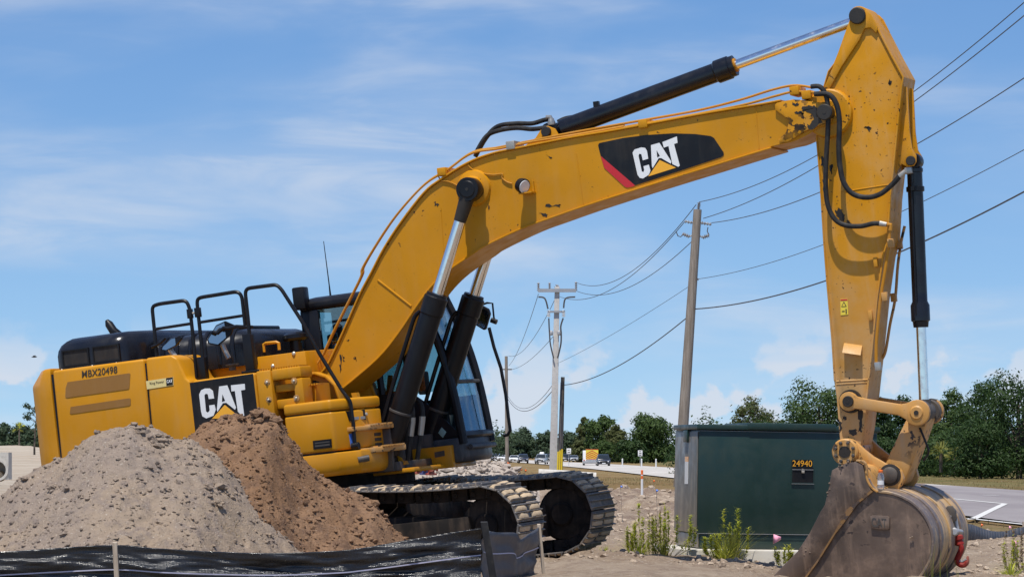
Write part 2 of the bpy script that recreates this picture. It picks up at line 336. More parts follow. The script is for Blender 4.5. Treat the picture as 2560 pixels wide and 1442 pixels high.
# ------------------------------------------------------------------ ground and roads
ROAD_Z = -0.65
def road_near(y): return np.interp(y, [30, 90, 252, 400, 547, 800, 1100, 1500], [14.9, 14.5, 12.7, 9.5, 5.0, -5, -20, -45])
def road_far(y): return road_near(y)+np.interp(y, [30, 150, 250, 500, 900], [13.5, 13.5, 12.8, 12.0, 10.5])
def ground_z(x, y, rough=True):
    x = np.asarray(x, float); y = np.asarray(y, float)
    near = np.interp(x, [-9, -6, -4, -1.8, 0.7, 1.6, 3.0, 5.0], [-0.62, -0.48, -0.27, -0.02, 0.255, 0.22, 0.10, 0.06])
    far = np.where(x > -8, 0.02, -0.35)
    z = near+(far-near)*sstep(44, 58, y)
    off = road_near(y)-x
    z = z+(ROAD_Z-0.02-z)*sstep(48, 62, y)*np.maximum(1-sstep(3.0, 7.5, off), sstep(125, 165, y))*sstep(-16, -4, x)
    z = z+2.7*sstep(330, 430, y)*(1-sstep(-0.16, -0.09, x/np.maximum(y, 1)))
    if rough:
        inroad = sstep(-2.5, -0.2, x-road_near(y))*(1-sstep(0.2, 2.5, x-road_far(y)))*sstep(45, 60, y)
        z = z+(0.10*fbm(x*0.7, y*0.7, 4, 3)+0.035*fbm(x*5, y*5, 3, 11))*(1-inroad)*np.where(y < 85, 1.0, 1.6)
        z = z+(0.55*np.maximum(fbm(x*0.9, y*0.5, 4, 41), -0.02)*sstep(62, 70, y)*(1-sstep(98, 112, y))+0.05*np.maximum(fbm(x*3.2, y*3.2, 4, 43, 0.6), -0.1)*(1-sstep(60, 75, y)))*(1-inroad)*sstep(-14, -5, x)*sstep(6, 8, road_near(y)-x)
        z = z-inroad*0.03
    return z
def gz(x, y): return float(ground_z(np.array([x]), np.array([y]))[0])
ys = np.concatenate([np.arange(15, 33, 0.5), np.arange(33, 60, 0.11), np.arange(60, 130, 0.35), np.geomspace(130, 7000, 90)])
base = np.concatenate([-np.geomspace(1, 90, 40)[::-1]*0.16, np.linspace(-0.158, 0.1585, 300), np.geomspace(1, 90, 40)*0.16])
Yg, Ag = np.meshgrid(ys, base, indexing='ij'); Xg = Ag*(Yg+6)
Zg = ground_z(Xg, Yg)
nv = Xg.shape; me = bpy.data.meshes.new('ground')
idx = np.arange(nv[0]*nv[1]).reshape(nv)
qs = np.stack([idx[:-1, :-1], idx[:-1, 1:], idx[1:, 1:], idx[1:, :-1]], -1).reshape(-1, 4)
def grid_mesh(name, X, Y, Z, q):
    me = bpy.data.meshes.new(name); n = X.size
    me.vertices.add(n); me.vertices.foreach_set('co', np.stack([X, Y, Z], -1).astype(np.float32).ravel())
    me.loops.add(q.size); me.loops.foreach_set('vertex_index', q.astype(np.int32).ravel())
    me.polygons.add(len(q)); me.polygons.foreach_set('loop_start', np.arange(0, q.size, 4, dtype=np.int32))
    me.update(calc_edges=True); me.validate(); me.polygons.foreach_set('use_smooth', [True]*len(me.polygons)); return me
g = G('ground_mat')
px_, py_ = g.axis(0), g.axis(1)
ratio = g.math('DIVIDE', px_, py_)
wob = g.math('MULTIPLY', g.math('SUBTRACT', g.noise(0.22, 5, 0.6), 0.5), 0.05)
sandm = g.math('SUBTRACT', 1.0, g.ramp(g.math('ADD', ratio, wob), -0.085, -0.045))
sand = g.mix(g.ramp(g.noise(0.25, 6, 0.6, g.vec((0.35, 1.2, 1))), 0.35, 0.65), (0.36, 0.295, 0.225), (0.45, 0.39, 0.31))
sand = g.mix(g.ramp(g.noise(0.6, 6, 0.6, g.vec((0.1, 1.0, 1))), 0.55, 0.7, 0, 0.8), sand, (0.42, 0.30, 0.20))
dirt = g.mix(g.ramp(g.noise(0.7, 6, 0.62), 0.38, 0.62), (0.37, 0.28, 0.20), (0.45, 0.355, 0.262))
dirt = g.mix(g.ramp(g.noise(2.6, 7, 0.65), 0.48, 0.66, 0, 0.8), dirt, (0.29, 0.215, 0.16))
dirt = g.mix(g.math('MULTIPLY', g.ramp(py_, 50, 66), g.ramp(g.noise(0.9, 8, 0.7), 0.42, 0.58, 0, 0.85)), dirt, (0.22, 0.155, 0.115))
dirt = g.mix(g.ramp(g.noise(5.5, 8, 0.7), 0.52, 0.62, 0, 0.6), dirt, (0.25, 0.18, 0.13))
dirt = g.mix(g.ramp(g.noise(22, 3, 0.6), 0.60, 0.68, 0, 0.8), dirt, (0.62, 0.54, 0.44))
grass = g.mix(g.ramp(g.noise(0.12, 6, 0.6, g.vec((1, 0.3, 1))), 0.35, 0.65), (0.20, 0.125, 0.055), (0.25, 0.18, 0.085))
grass = g.mix(g.ramp(g.noise(0.5, 5), 0.5, 0.7, 0, 0.7), grass, (0.11, 0.11, 0.035))
yw = g.math('ADD', py_, g.math('MULTIPLY', g.math('SUBTRACT', g.noise(0.15, 4), 0.5), 26))
xw = g.math('ADD', g.math('ADD', px_, g.math('MULTIPLY', py_, 0.0111)), g.math('MULTIPLY', g.math('SUBTRACT', g.noise(0.3, 4), 0.5), 5))
nearroad = g.math('MULTIPLY', g.ramp(xw, 8.3, 9.4), g.ramp(yw, 52, 58))
col = g.mix(g.math('MAXIMUM', g.ramp(yw, 104, 118), nearroad), dirt, grass)
col = g.mix(g.math('MULTIPLY', g.ramp(xw, 27, 32), g.ramp(g.noise(0.25, 5), 0.35, 0.6, 0.25, 0.85)), col, (0.115, 0.115, 0.04))
col = g.mix(sandm, col, sand)
g.inp('Base Color', col); g.inp('Roughness', 0.97); g.inp('Specular IOR Level', 0.12)
g.bump(g.math('ADD', g.noise(9, 9, 0.7), g.math('MULTIPLY', g.noise(34, 6, 0.7), 0.5)), 1.0, 0.08)
struct(link('ground', grid_mesh('ground', Xg, Yg, Zg, qs), 'ground_mat'))

g = G('road_mat'); ya = g.axis(1)
asph = g.mix(g.ramp(g.noise(0.4, 6, 0.6, g.vec((1, 0.12, 1))), 0.35, 0.65), (0.205, 0.18, 0.18), (0.255, 0.23, 0.225))
far_tone = g.mix(g.ramp(g.noise(0.3, 5, 0.6, g.vec((1, 0.1, 1))), 0.4, 0.65), (0.43, 0.40, 0.36), (0.50, 0.47, 0.43))
g.inp('Base Color', g.mix(g.ramp(g.math('ADD', ya, g.math('MULTIPLY', g.noise(0.2, 3), 10)), 190, 204), asph, far_tone)); g.inp('Roughness', 0.9); g.bump(g.noise(60, 4), 0.3, 0.01)  # asphalt grey blends to a paler tone on the far stretch
ry = np.concatenate([np.arange(32, 260, 4), np.geomspace(260, 1500, 60)]); rt = np.linspace(0, 1, 7)
RY, RT = np.meshgrid(ry, rt, indexing='ij'); RX = road_near(RY)+(road_far(RY)-road_near(RY))*RT
RZ = np.full_like(RX, ROAD_Z+0.05)+0.10*np.sin(np.pi*RT)
ii = np.arange(RX.size).reshape(RX.shape); rq = np.stack([ii[:-1, :-1], ii[:-1, 1:], ii[1:, 1:], ii[1:, :-1]], -1).reshape(-1, 4)
struct(link('road', grid_mesh('road', RX, RY, RZ, rq), 'road_mat'))
def road_z(x, y):
    t = (x-float(road_near(y)))/(float(road_far(y))-float(road_near(y))); return ROAD_Z+0.05+0.10*math.sin(math.pi*min(1, max(0, t)))
paint('road_white', (0.62, 0.61, 0.58), 0.8, 0.06, 0.5, dustcol=(0.4, 0.38, 0.35), dscale=3)
def marking(pts, w):
    b = B(); n = 14; L = []
    for k in range(len(pts)-1):
        for i in range(n+1):
            if k and not i: continue
            t = i/n; L.append((pts[k][0]*(1-t)+pts[k+1][0]*t, pts[k][1]*(1-t)+pts[k+1][1]*t))
    loops = []
    for i, p in enumerate(L):
        q, r = L[max(0, i-1)], L[min(len(L)-1, i+1)]; d = Vector((r[0]-q[0], r[1]-q[1])).normalized(); nx, ny = -d.y*w/2, d.x*w/2
        loops.append([(p[0]+nx, p[1]+ny, road_z(p[0]+nx, p[1]+ny)+0.012), (p[0]-nx, p[1]-ny, road_z(p[0]-nx, p[1]-ny)+0.012)])
    b.loft(loops, caps=False, closed=False); return struct(b.build('road_marking', 'road_white'))
def onroad(px, py):
    Z = 8000*(EYE-ROAD_Z-0.10)/(py-1130); return ((px-1280)/8000*Z, Z)
marking([onroad(2360, 1246), onroad(2512, 1261)], 0.2)
marking([onroad(2512, 1261), onroad(2428, 1294)], 0.26)
marking([onroad(2418, 1291), onroad(2620, 1312)], 0.22)
marking([onroad(2460, 1240), onroad(2496, 1241)], 0.3)
# ------------------------------------------------------------------ the excavator: frame of reference
O = Vector((-2.0242, 35.7167, 0.6342+EYE)); F = Vector((0.93387, -0.34152, 0.10606)); N = Vector((-0.33976, -0.93987, -0.03477)); U = Vector((-0.11155, 0.00356, 0.99375))
H = 2.06                                        # boom foot pin above the track soles
exc = empty('excavator', (0, 0, 0), 0, 'yellow crawler excavator with raised boom and bucket resting on bare ground', 'excavator')
exc.matrix_world = Matrix(((F.x, -N.x, U.x, 0), (F.y, -N.y, U.y, 0), (F.z, -N.z, U.z, 0), (0, 0, 0, 1)))
exc.location = O-U*H
def L(s, l, u): return Vector((s, -l, u+H))     # forward, to the machine's right, up from the foot pin
def su(px, py, l):                              # where a sight line meets the vertical plane l metres right of the boom's centre
    r = Vector(((px-1280)/8000, 1.0, (1130-py)/8000)); o = Vector((O.x, O.y, O.z-EYE)); t = (o.dot(N)+l)/r.dot(N); P = r*t-o
    return (P.dot(F), P.dot(U))
def zoomer(x0, y0, k): return lambda pts: [(x0+x/k, y0+y/k) for x, y in pts]
z1, z2, z3, z4 = zoomer(60, 680, 3.204), zoomer(680, 680, 2.884), zoomer(620, 880, 4.24), zoomer(840, 1120, 3.5556)
z5, z6, z7, z8 = zoomer(1920, 0, 2.326), zoomer(1920, 900, 2.661), zoomer(1060, 180, 2.51), zoomer(1980, 380, 2.325)
def sus(pts, l): return [su(x, y, l) for x, y in pts]
def prism(b, prof, l0, l1): return b.loft([[L(s, l0, u) for s, u in prof], [L(s, l1, u) for s, u in prof]])
def strip(b, path, l0, l1, th):                 # a plate following a path, thickness th on its left side
    n = len(path); off = []
    for i in range(n):
        p, q = path[max(0, i-1)], path[min(n-1, i+1)]; d = Vector((q[0]-p[0], q[1]-p[1])).normalized(); off.append((path[i][0]-d.y*th, path[i][1]+d.x*th))
    return b.loft([[L(a[0], l0, a[1]), L(a[0], l1, a[1]), L(c[0], l1, c[1]), L(c[0], l0, c[1])] for a, c in zip(path, off)])
def plate(name, prof, l, th, mat, parent, bevel=0.0): b = B(); prism(b, prof, l, l+th); return b.build(name, mat, parent, bevel)
def hose(name, pts, r, mat, parent, n=8, sub=6, lat=None):      # pts: (s, l, u)
    b = B(); b.tube([L(*p) for p in catmull(pts, sub)], r, n); return b.build(name, mat, parent)
def pl(pts, l): return [(s, l, u) for s, u in sus(pts, l)]
def pin(name, s, u, l0, l1, r, mat, parent, n=24, hole=None):
    b = B(); b.rings(L(s, l0, u), L(s, l1, u)-L(s, l0, u), [(r*0.9, 0), (r, 0.01), (r, abs(l1-l0)-0.012), (r*0.88, abs(l1-l0))], n)
    o = b.build(name, mat, parent)
    if hole: b = B(); b.cyl(L(s, l1-0.01, u), L(s, l1+0.004, u), hole, n=14); b.build('pin_hole', 'grease', o)
    return o

def cat_sign(parent, l, black, red, C, A, Ah, T, tri):          # plate, three letters and the triangle, each a thin layer
    p = plate('decal_panel', sus(black, l), l, 0.004, 'decal_black', parent)
    if red: plate('red_band', sus(red, l), l, 0.0045, 'decal_red', p)
    for nm, poly in (('letter_c', C), ('letter_a', A), ('letter_t', T)): plate(nm, sus(poly, l), l+0.003, 0.004, 'decal_white', p)
    if Ah: plate('letter_counter', sus(Ah, l), l+0.006, 0.003, 'decal_black', p)
    plate('logo_triangle', sus(tri, l), l+0.003, 0.004, 'decal_amber', p)
    return p
def text_on(parent, txt, origin, right, up, h, mat, name, width=None, bold=0.0, shear=0.0):
    cu = bpy.data.curves.new('t', 'FONT'); cu.body = txt; cu.size = 1.0; cu.offset = bold; cu.extrude = 0.0; cu.shear = shear
    ob = bpy.data.objects.new('t', cu); COL.objects.link(ob); bpy.context.view_layer.update()
    me = bpy.data.meshes.new_from_object(ob); bpy.data.objects.remove(ob)
    co = np.array([v.co[:] for v in me.vertices]); x0, x1 = co[:, 0].min(), co[:, 0].max(); y0, y1 = co[:, 1].min(), co[:, 1].max()
    ky = h/(y1-y0); kx = (width/(x1-x0)) if width else ky
    for v in me.vertices: v.co = Vector(origin)+Vector(right)*((v.co.x-x0)*kx)+Vector(up)*((v.co.y-y0)*ky)
    me.name = name; return link(name, me, mat, parent)

# ------------------------------------------------------------------ boom
LB = 0.33
top = z2([(345, 742), (400, 672), (470, 530), (560, 330), (640, 150), (720, 0)]) + [(960, 622), (1003, 556), (1060, 483), (1100, 451), (1168, 409), (1231, 385), (1299, 371), (1419, 347), (1538, 327), (1737, 290), (1905, 262), (1984, 249), (2050, 256)]
bot = z2([(455, 868), (510, 825), (750, 620), (900, 440), (1040, 233)]) + [(1075, 715), (1116, 676), (1180, 632), (1207, 614), (1299, 570), (1367, 545), (1458, 513), (1582, 473), (1737, 425), (1926, 367), (1985, 352), (2048, 318)]
topc = catmull(sus(top, 0.36), 4); botc = catmull(sus(bot, 0.36), 4)
tip = su(2066, 282, 0.36)
prof = arc((0, 0), 0.17, 130, 290, 8)+botc+arc(tip, 0.135, -70, 80, 8)+topc[::-1]
boom = B(); prism(boom, prof, -LB, LB); boom = boom.build('boom', 'yellow_boom', exc, 0.006, 1)
b = B(); strip(b, topc[:-6], -LB-0.028, LB+0.028, 0.02); strip(b, botc[3:-8][::-1], -LB-0.028, LB+0.028, 0.02); b.build('flange_plate', 'yellow_boom', boom, 0.005, 1)
# nose side plates
nose = sus(z5([(45, 612), (55, 600), (150, 580), (310, 600), (372, 625), (385, 665), (372, 705), (310, 728), (230, 760), (120, 826), (75, 832), (66, 815), (110, 770), (128, 700), (45, 640)]), LB)
for sgn in (1, -1): plate('nose_plate', nose, sgn*LB, sgn*0.035, 'yellow_nose', boom, 0.006)
nosepin = pin('boom_nose_pin', tip[0], tip[1], -0.46, 0.46, 0.085, 'grease', boom, hole=0.02)
for sgn in (1, -1):
    bp = su(1185, 470, LB); b = B(); b.rings(L(bp[0], sgn*LB, bp[1]), (0, -sgn, 0), [(0.20, 0), (0.185, 0.035), (0.13, 0.055), (0.11, 0.12), (0.105, 0.2)], 28); b.build('cylinder_boss', 'yellow_boom', boom)
bpin = su(1174, 474, 0.57)
pin('boom_cylinder_pin', bpin[0], bpin[1], -0.66, 0.66, 0.095, 'black', boom, hole=0.018)
# weld ribs and seams on the side plates
for p0, p1 in (((945, 700), (1028, 765)), ((1441, 384), (1459, 511)), ((1890, 268), (1898, 372)), ((1102, 520), (1112, 660))):
    a, c = su(*p0, LB), su(*p1, LB); b = B(); b.cyl(L(a[0], LB, a[1]), L(c[0], LB, c[1]), 0.012 if p0[0] < 950 else 0.005, n=8); b.build('weld_seam', 'yellow_boom', boom)
cat_sign(boom, LB+0.002, z7([(1093, 460), (1100, 447), (1250, 415), (1400, 396), (1560, 386), (1700, 390), (1800, 403), (1820, 415), (1880, 505), (1882, 522), (1865, 535), (1600, 623), (1325, 712), (1110, 528)]),
    z7([(1110, 528), (1325, 712), (1312, 719), (1275, 726), (1258, 718), (1132, 602)]),
    z7([(1310, 507), (1322, 487), (1365, 474), (1388, 477), (1400, 495), (1408, 545), (1374, 555), (1365, 516), (1352, 514), (1347, 527), (1368, 625), (1379, 628), (1383, 615), (1378, 592), (1412, 582), (1422, 620), (1412, 645), (1375, 669), (1355, 665), (1341, 645)]),
    z7([(1425, 460), (1478, 445), (1553, 563), (1550, 576), (1490, 541), (1474, 541), (1436, 604), (1431, 590)]), z7([(1461, 492), (1481, 527), (1465, 536)]),
    z7([(1497, 441), (1588, 405), (1592, 445), (1570, 453), (1606, 588), (1597, 596), (1560, 579), (1535, 465), (1506, 476)]), z7([(1480, 553), (1582, 601), (1408, 656)]))
# work lamp on the boom side
lp = su(1300, 460, 0.45); lamp = B(); lamp.rings(L(lp[0]-0.02, 0.43, lp[1]), L(lp[0]+0.10, 0.50, lp[1]-0.06)-L(lp[0]-0.02, 0.43, lp[1]), [(0.03, 0), (0.075, 0.02), (0.085, 0.07), (0.083, 0.09)], 16)
lamp = lamp.build('work_lamp', 'black', boom)
d = (L(lp[0]+0.10, 0.50, lp[1]-0.06)-L(lp[0]-0.02, 0.43, lp[1])).normalized(); b = B(); b.rings(L(lp[0]-0.02, 0.43, lp[1])+d*0.092, d, [(0.07, 0), (0.068, 0.008)], 16); b.build('lamp_lens', 'lens_glass', lamp)
b = B(); b.box(L(lp[0]-0.02, 0.48, lp[1]-0.11), L(lp[0]+0.13, 0.33, lp[1]-0.095)); b.box(L(lp[0]+0.10, 0.36, lp[1]-0.11), L(lp[0]+0.12, 0.33, lp[1]+0.02)); b.build('lamp_bracket', 'yellow', lamp)
hose('lamp_cable', pl(z7([(275, 575), (290, 600), (340, 630), (430, 645), (490, 640), (490, 665), (520, 690), (552, 700)]), LB+0.012), 0.008, 'yellow_pipe', boom)
hose('grease_line', pl(z7([(90, 655), (110, 680), (160, 690), (215, 715)]), LB+0.012), 0.008, 'yellow_pipe', boom)
# hard lines along the back of the boom
def back(pxs, l, lift): return [(s, l, u+lift) for s, u in sus(pxs, 0.36)]
backpath = z2([(300, 700), (360, 610), (440, 440), (530, 260), (640, 40)]) + [(908, 668), (955, 590), (1000, 528), (1062, 462), (1120, 425), (1180, 384), (1250, 372), (1320, 357), (1440, 338), (1560, 317)]
for k, (lat, dx, dy) in enumerate(((0.31, 0, 0), (0.24, -4, -3), (0.15, -9, -6))):
    hose('steel_line', [(s, lat, u) for s, u in sus([(x+dx, y+dy) for x, y in backpath], 0.30)], 0.012, 'yellow_pipe', boom)
hose('steel_line', pl([(1190, 380), (1300, 358), (1420, 334), (1560, 309), (1740, 277), (1850, 250), (1930, 225), (1985, 214), (2030, 219)], 0.24), 0.013, 'yellow_pipe', boom)
hose('steel_line', pl([(1560, 318), (1740, 286), (1860, 262), (1940, 240), (1985, 230), (2040, 232)], 0.34), 0.013, 'yellow_pipe', boom)
for cx, cy in ((1110, 428), (1282, 362), (1612, 308), (1990, 226), (2020, 236)):
    s, u = su(cx, cy, 0.28); b = B(); b.box(L(s-0.05, 0.37, u-0.055), L(s+0.05, 0.05, u+0.035)); b.build('line_clamp', 'yellow_boom' if cx != 1282 else 'fitting', boom, 0.008)
for k in range(3):
    a = z2([(300+k*22, 698+k*8), (262+k*22, 790+k*6)]); P = pl(a, 0.30-0.1*k); b = B(); b.tube([L(*P[0]), L(*((Vector(P[0])+Vector(P[1]))*0.5)), L(*P[1])], [0.03, 0.034, 0.03], 10); b.build('hose_coupling', 'fitting', boom)
# stick cylinder on top of the boom
sc0, sc1 = su(1368, 330, 0.16), su(2146, 41, 0.22)
ax = Vector((sc1[0]-sc0[0], 0, sc1[1]-sc0[1])).normalized()
def along(d): return L(sc0[0], 0, sc0[1])+Vector((ax.x, 0, ax.z))*d
tot = math.hypot(sc1[0]-sc0[0], sc1[1]-sc0[1]); tube_end = tot*(1832-1368)/(2146-1368)
scy = B(); scy.rings(along(0.10), ax, [(0.085, 0), (0.105, 0.03), (0.105, tube_end-0.42), (0.105, tube_end-0.33), (0.125, tube_end-0.31), (0.125, tube_end-0.16), (0.112, tube_end-0.15), (0.112, tube_end-0.10)], 28)
scy = scy.build('stick_cylinder', 'black_gloss', exc)
b = B(); b.cyl(along(tube_end-0.05), along(tot-0.10), 0.053, n=24); b.build('piston_rod', 'chrome', scy)
b = B(); b.cyl(along(tube_end-0.02), along(tube_end+0.02), 0.075, n=20); b.build('rod_seal', 'yellow_pipe', scy)
b = B(); b.rings(L(sc1[0], -0.11, sc1[1]), (0, -1, 0), [(0.10, 0), (0.105, 0.01), (0.105, 0.21), (0.10, 0.22)], 20); b.cyl(along(tot-0.13), along(tot-0.04), 0.07); b.build('rod_eye', 'black', scy)
b = B(); b.rings(L(sc0[0], -0.11, sc0[1]), (0, -1, 0), [(0.10, 0), (0.105, 0.01), (0.105, 0.21), (0.10, 0.22)], 20); b.cyl(along(0.0), along(0.13), 0.085); b.build('base_eye', 'black', scy)
pin('base_pin', sc0[0], sc0[1], -0.22, 0.22, 0.055, 'grease', scy)
b = B(); b.box(along(0.52)+Vector((0, -0.03, 0.09)), along(0.58)+Vector((0, 0.03, 0.15))); b.build('port_block', 'black', scy)
prof = sus([(1305, 371), (1340, 345), (1352, 326), (1370, 315), (1388, 322), (1396, 336), (1420, 349)], 0.16)
for sgn in (1, -1): plate('cylinder_lug', prof, sgn*0.14, sgn*0.04, 'yellow_boom', boom, 0.006)
for k, dy in enumerate((0, 14)):
    hose('cylinder_hose', pl([(1188, 392-dy*0.4), (1215, 345-dy*0.2), (1245, 316+dy*0.8), (1290, 309+dy*0.8), (1330, 309+dy), (1362, 300+dy*1.4), (1376, 300+dy*1.3)], 0.04+0.07*k), 0.026, 'rubber', scy, 10)
hose('cylinder_hose', pl([(1395, 305), (1412, 297), (1432, 293)], 0.0), 0.024, 'rubber', scy, 10)
b = B(); s, u = su(1381, 302, 0.06); b.rings(L(s, 0.10, u-0.05), (0, 0, 1), [(0.04, 0), (0.045, 0.02), (0.035, 0.05), (0.03, 0.07)], 10); b.tube([L(s, 0.08, u+0.01), L(s-0.01, 0.08, u+0.04), L(s-0.06, 0.08, u+0.045)], 0.022, 8); b.build('hose_fitting', 'fitting', scy)

# ------------------------------------------------------------------ stick
LS = 0.25
left = [(2126, 44), (2118, 77), (2085, 159), (2070, 178), (2058, 219), (2047, 285), (2040, 344), (2049, 451), (2058, 602), (2066, 707), (2079, 853), (2085, 952), (2091, 990), (2097, 1070), (2101, 1110)]
right = [(2196, 72), (2232, 142), (2260, 193), (2256, 215), (2247, 301), (2236, 413), (2227, 494), (2221, 602), (2210, 640), (2195, 746), (2182, 875), (2173, 952), (2168, 1000), (2160, 1070), (2152, 1112)]
sl, sr = sus(left, LS), sus(right, LS)
stp = su(2146, 41, LS); sbp = su(2113, 1129, LS)
prof = [(x, y) for x, y in arc(stp, 0.105, 175, 30, 9)]+sr+arc(sbp, 0.12, -10, -170, 8)+sl[::-1]
stick = B(); prism(stick, prof, -LS, LS); stick = stick.build('stick', 'yellow_stick', exc, 0.008, 2)
# raised rims: the cover plates stand proud of the side plates
b = B(); strip(b, [(p[0]+0.004, p[1]) for p in sr[:-2]][::-1], -LS-0.022, LS+0.022, 0.02); strip(b, [(p[0], p[1]) for p in sl[1:-3]], -LS-0.016, LS+0.016, 0.016); b.build('cover_plate', 'yellow_stick', stick, 0.005, 1)
head = sus([(2127, 47), (2085, 165), (2062, 219), (2070, 232), (2105, 168), (2150, 100), (2163, 72), (2178, 70), (2192, 84), (2196, 70), (2180, 38), (2168, 26)], LS)
for sgn in (1, -1): plate('head_plate', head, sgn*LS, sgn*0.03, 'yellow_stick', stick, 0.006)
pin('stick_cylinder_pin', stp[0], stp[1], -0.30, 0.32, 0.088, 'grease', stick)
tb = su(2078, 288, LS)
b = B(); b.rings(L(tip[0], LS, tip[1]), (0, -1, 0), [(0.26, 0), (0.25, 0.05), (0.235, 0.06)], 30); b.build('pivot_boss', 'yellow_stick', stick)
# bottom seam, sun-facing rib, foot boss and pins
for pts, r in (([(2091, 953), (2172, 948)], 0.009), ([(2091, 960), (2171, 955)], 0.007), ([(2105, 480), (2232, 460)], 0.006)):
    P = pl(pts, LS); b = B(); b.cyl(L(*P[0]), L(*P[1]), r, n=8); b.build('weld_seam', 'yellow_stick', stick)
# bucket cylinder lugs on the front of the stick
lug = sus([(2257, 215), (2268, 218), (2274, 330), (2280, 372), (2290, 388), (2291, 404), (2284, 415), (2268, 418), (2254, 410), (2243, 428), (2228, 470), (2234, 413), (2246, 301)], 0.15)
for sgn in (1, -1): plate('cylinder_lug', lug, sgn*0.12, sgn*0.035, 'yellow_stick', stick, 0.006)
bc0 = su(2277, 402, 0.16); pin('lug_pin', bc0[0], bc0[1], -0.19, 0.19, 0.05, 'grease', stick)
# hoses
hose('hose', pl(z5([(250, 505), (300, 505), (335, 550), (350, 640), (348, 760), (340, 900), (335, 1050), (345, 1180), (385, 1270), (450, 1310), (540, 1315), (610, 1300), (650, 1300)]), 0.40), 0.026, 'rubber', stick, 10)
hose('hose', pl(z5([(270, 548), (350, 550), (395, 600), (415, 700), (412, 850), (418, 960), (440, 1060), (490, 1125), (570, 1148), (650, 1130), (720, 1075), (770, 1020)]), 0.42), 0.028, 'rubber', stick, 10)
for pts, l in (([(650, 1300), (690, 1306)], 0.40), ([(765, 1025), (800, 995)], 0.42)):
    P = pl(z5(pts), l); b = B(); b.tube([L(*P[0]), L(*P[1])], [0.03, 0.024], 10); b.build('hose_fitting', 'fitting', stick)
P = pl(z5([(690, 1306), (715, 1306), (712, 1340)]), 0.39); b = B(); b.tube([L(*p) for p in P], 0.022, 8); b.build('line_elbow', 'yellow_pipe', stick)
hose('steel_line', pl(z8([(570, 428), (560, 560), (540, 700), (515, 850), (500, 1000), (490, 1120), (490, 1230)]), LS+0.03), 0.018, 'yellow_pipe', stick)
hose('steel_line', pl(z8([(655, 430), (635, 520), (615, 660), (600, 850), (570, 1000), (545, 1150), (525, 1200)]), -0.2), 0.016, 'yellow_worn', stick)
for x, y, l in ((575, 530, LS+.03), (540, 840, LS+.03), (500, 1245, LS+.03), (625, 540, -.2), (592, 845, -.2)):
    s, u = su(*z8([(x, y)])[0], l); b = B(); b.box(L(s-0.03, l-0.03, u-0.045), L(s+0.03, l+0.035, u+0.045)); b.build('line_clamp', 'fitting' if y > 1200 else 'yellow_worn', stick, 0.006)
for x, y in ((490, 640), (460, 950)):
    s, u = su(*z8([(x, y)])[0], LS); b = B(); b.box(L(s-0.02, LS-0.01, u-0.05), L(s+0.02, LS+0.05, u+0.05)); b.build('bracket_tab', 'yellow_stick', stick, 0.004)
s, u = su(2134, 878, LS); b = B(); b.hexa([L(s-0.10, LS, u+0.02), L(s+0.09, LS, u-0.03), L(s+0.09, LS+0.09, u-0.05), L(s-0.10, LS+0.09, u), L(s-0.09, LS, u+0.10), L(s+0.10, LS, u+0.05), L(s+0.10, LS+0.02, u+0.04), L(s-0.09, LS+0.02, u+0.09)]); b.build('line_guard', 'yellow_stick', stick)
lab = plate('warning_label', sus([(2101, 747), (2119, 746), (2121, 786), (2102, 788)], LS), LS+0.002, 0.003, 'decal_yellow', stick)
plate('label_band', sus([(2101.5, 748), (2118.5, 747), (2119, 751), (2101.7, 752)], LS), LS+0.004, 0.003, 'decal_red', lab)
for k, tri in enumerate(([(2110, 753), (2117, 766), (2103.5, 767)],)): plate('warning_triangle', sus(tri, LS), LS+0.004, 0.003, 'ink', lab)
plate('triangle_fill', sus([(2110, 757), (2114.5, 765), (2106, 765.5)], LS), LS+0.0062, 0.003, 'decal_yellow', lab)
plate('label_figure', sus([(2114, 772), (2117, 772), (2117.5, 784), (2114.5, 784)], LS), LS+0.004, 0.003, 'ink', lab)
plate('label_arrow', sus([(2105, 777), (2112, 776.5), (2112, 779), (2105, 779.5)], LS), LS+0.004, 0.003, 'ink', lab)

# grease and scrape marks gathered round the pins and along the edges
def smear(pts, l, parent, seed):
    rng = random.Random(seed); P = sus(pts, l); out = []
    for i in range(len(P)):
        a_, c_ = P[i], P[(i+1) % len(P)]
        for k in range(4): t = k/4; out.append((a_[0]+(c_[0]-a_[0])*t+rng.gauss(0, 0.007), a_[1]+(c_[1]-a_[1])*t+rng.gauss(0, 0.010)))
    plate('grease_smear', out, l, 0.002, 'grease', parent)
for i, pts in enumerate(([(190, 625), (240, 612), (300, 630), (318, 690), (300, 728), (238, 755), (228, 735), (272, 695), (250, 655), (205, 645)], [(140, 600), (170, 596), (182, 615), (150, 618)], [(150, 650), (195, 640), (205, 655), (165, 668)])): smear(z5(pts), LB+0.036, boom, i)
for i, pts in enumerate(([(385, 1215), (438, 1218), (442, 1288), (420, 1285), (400, 1262)], [(306, 912), (328, 920), (324, 968), (308, 962)], [(358, 962), (376, 955), (374, 1008), (362, 1010)], [(432, 645), (462, 655), (456, 690), (438, 680)], [(700, 478), (718, 478), (714, 492), (703, 490)], [(322, 1050), (334, 1052), (330, 1120), (322, 1110)], [(455, 1285), (482, 1290), (480, 1305), (458, 1302)], [(560, 735), (600, 742), (590, 758), (572, 752)])): smear(z5(pts), LS+0.001, stick, 20+i)
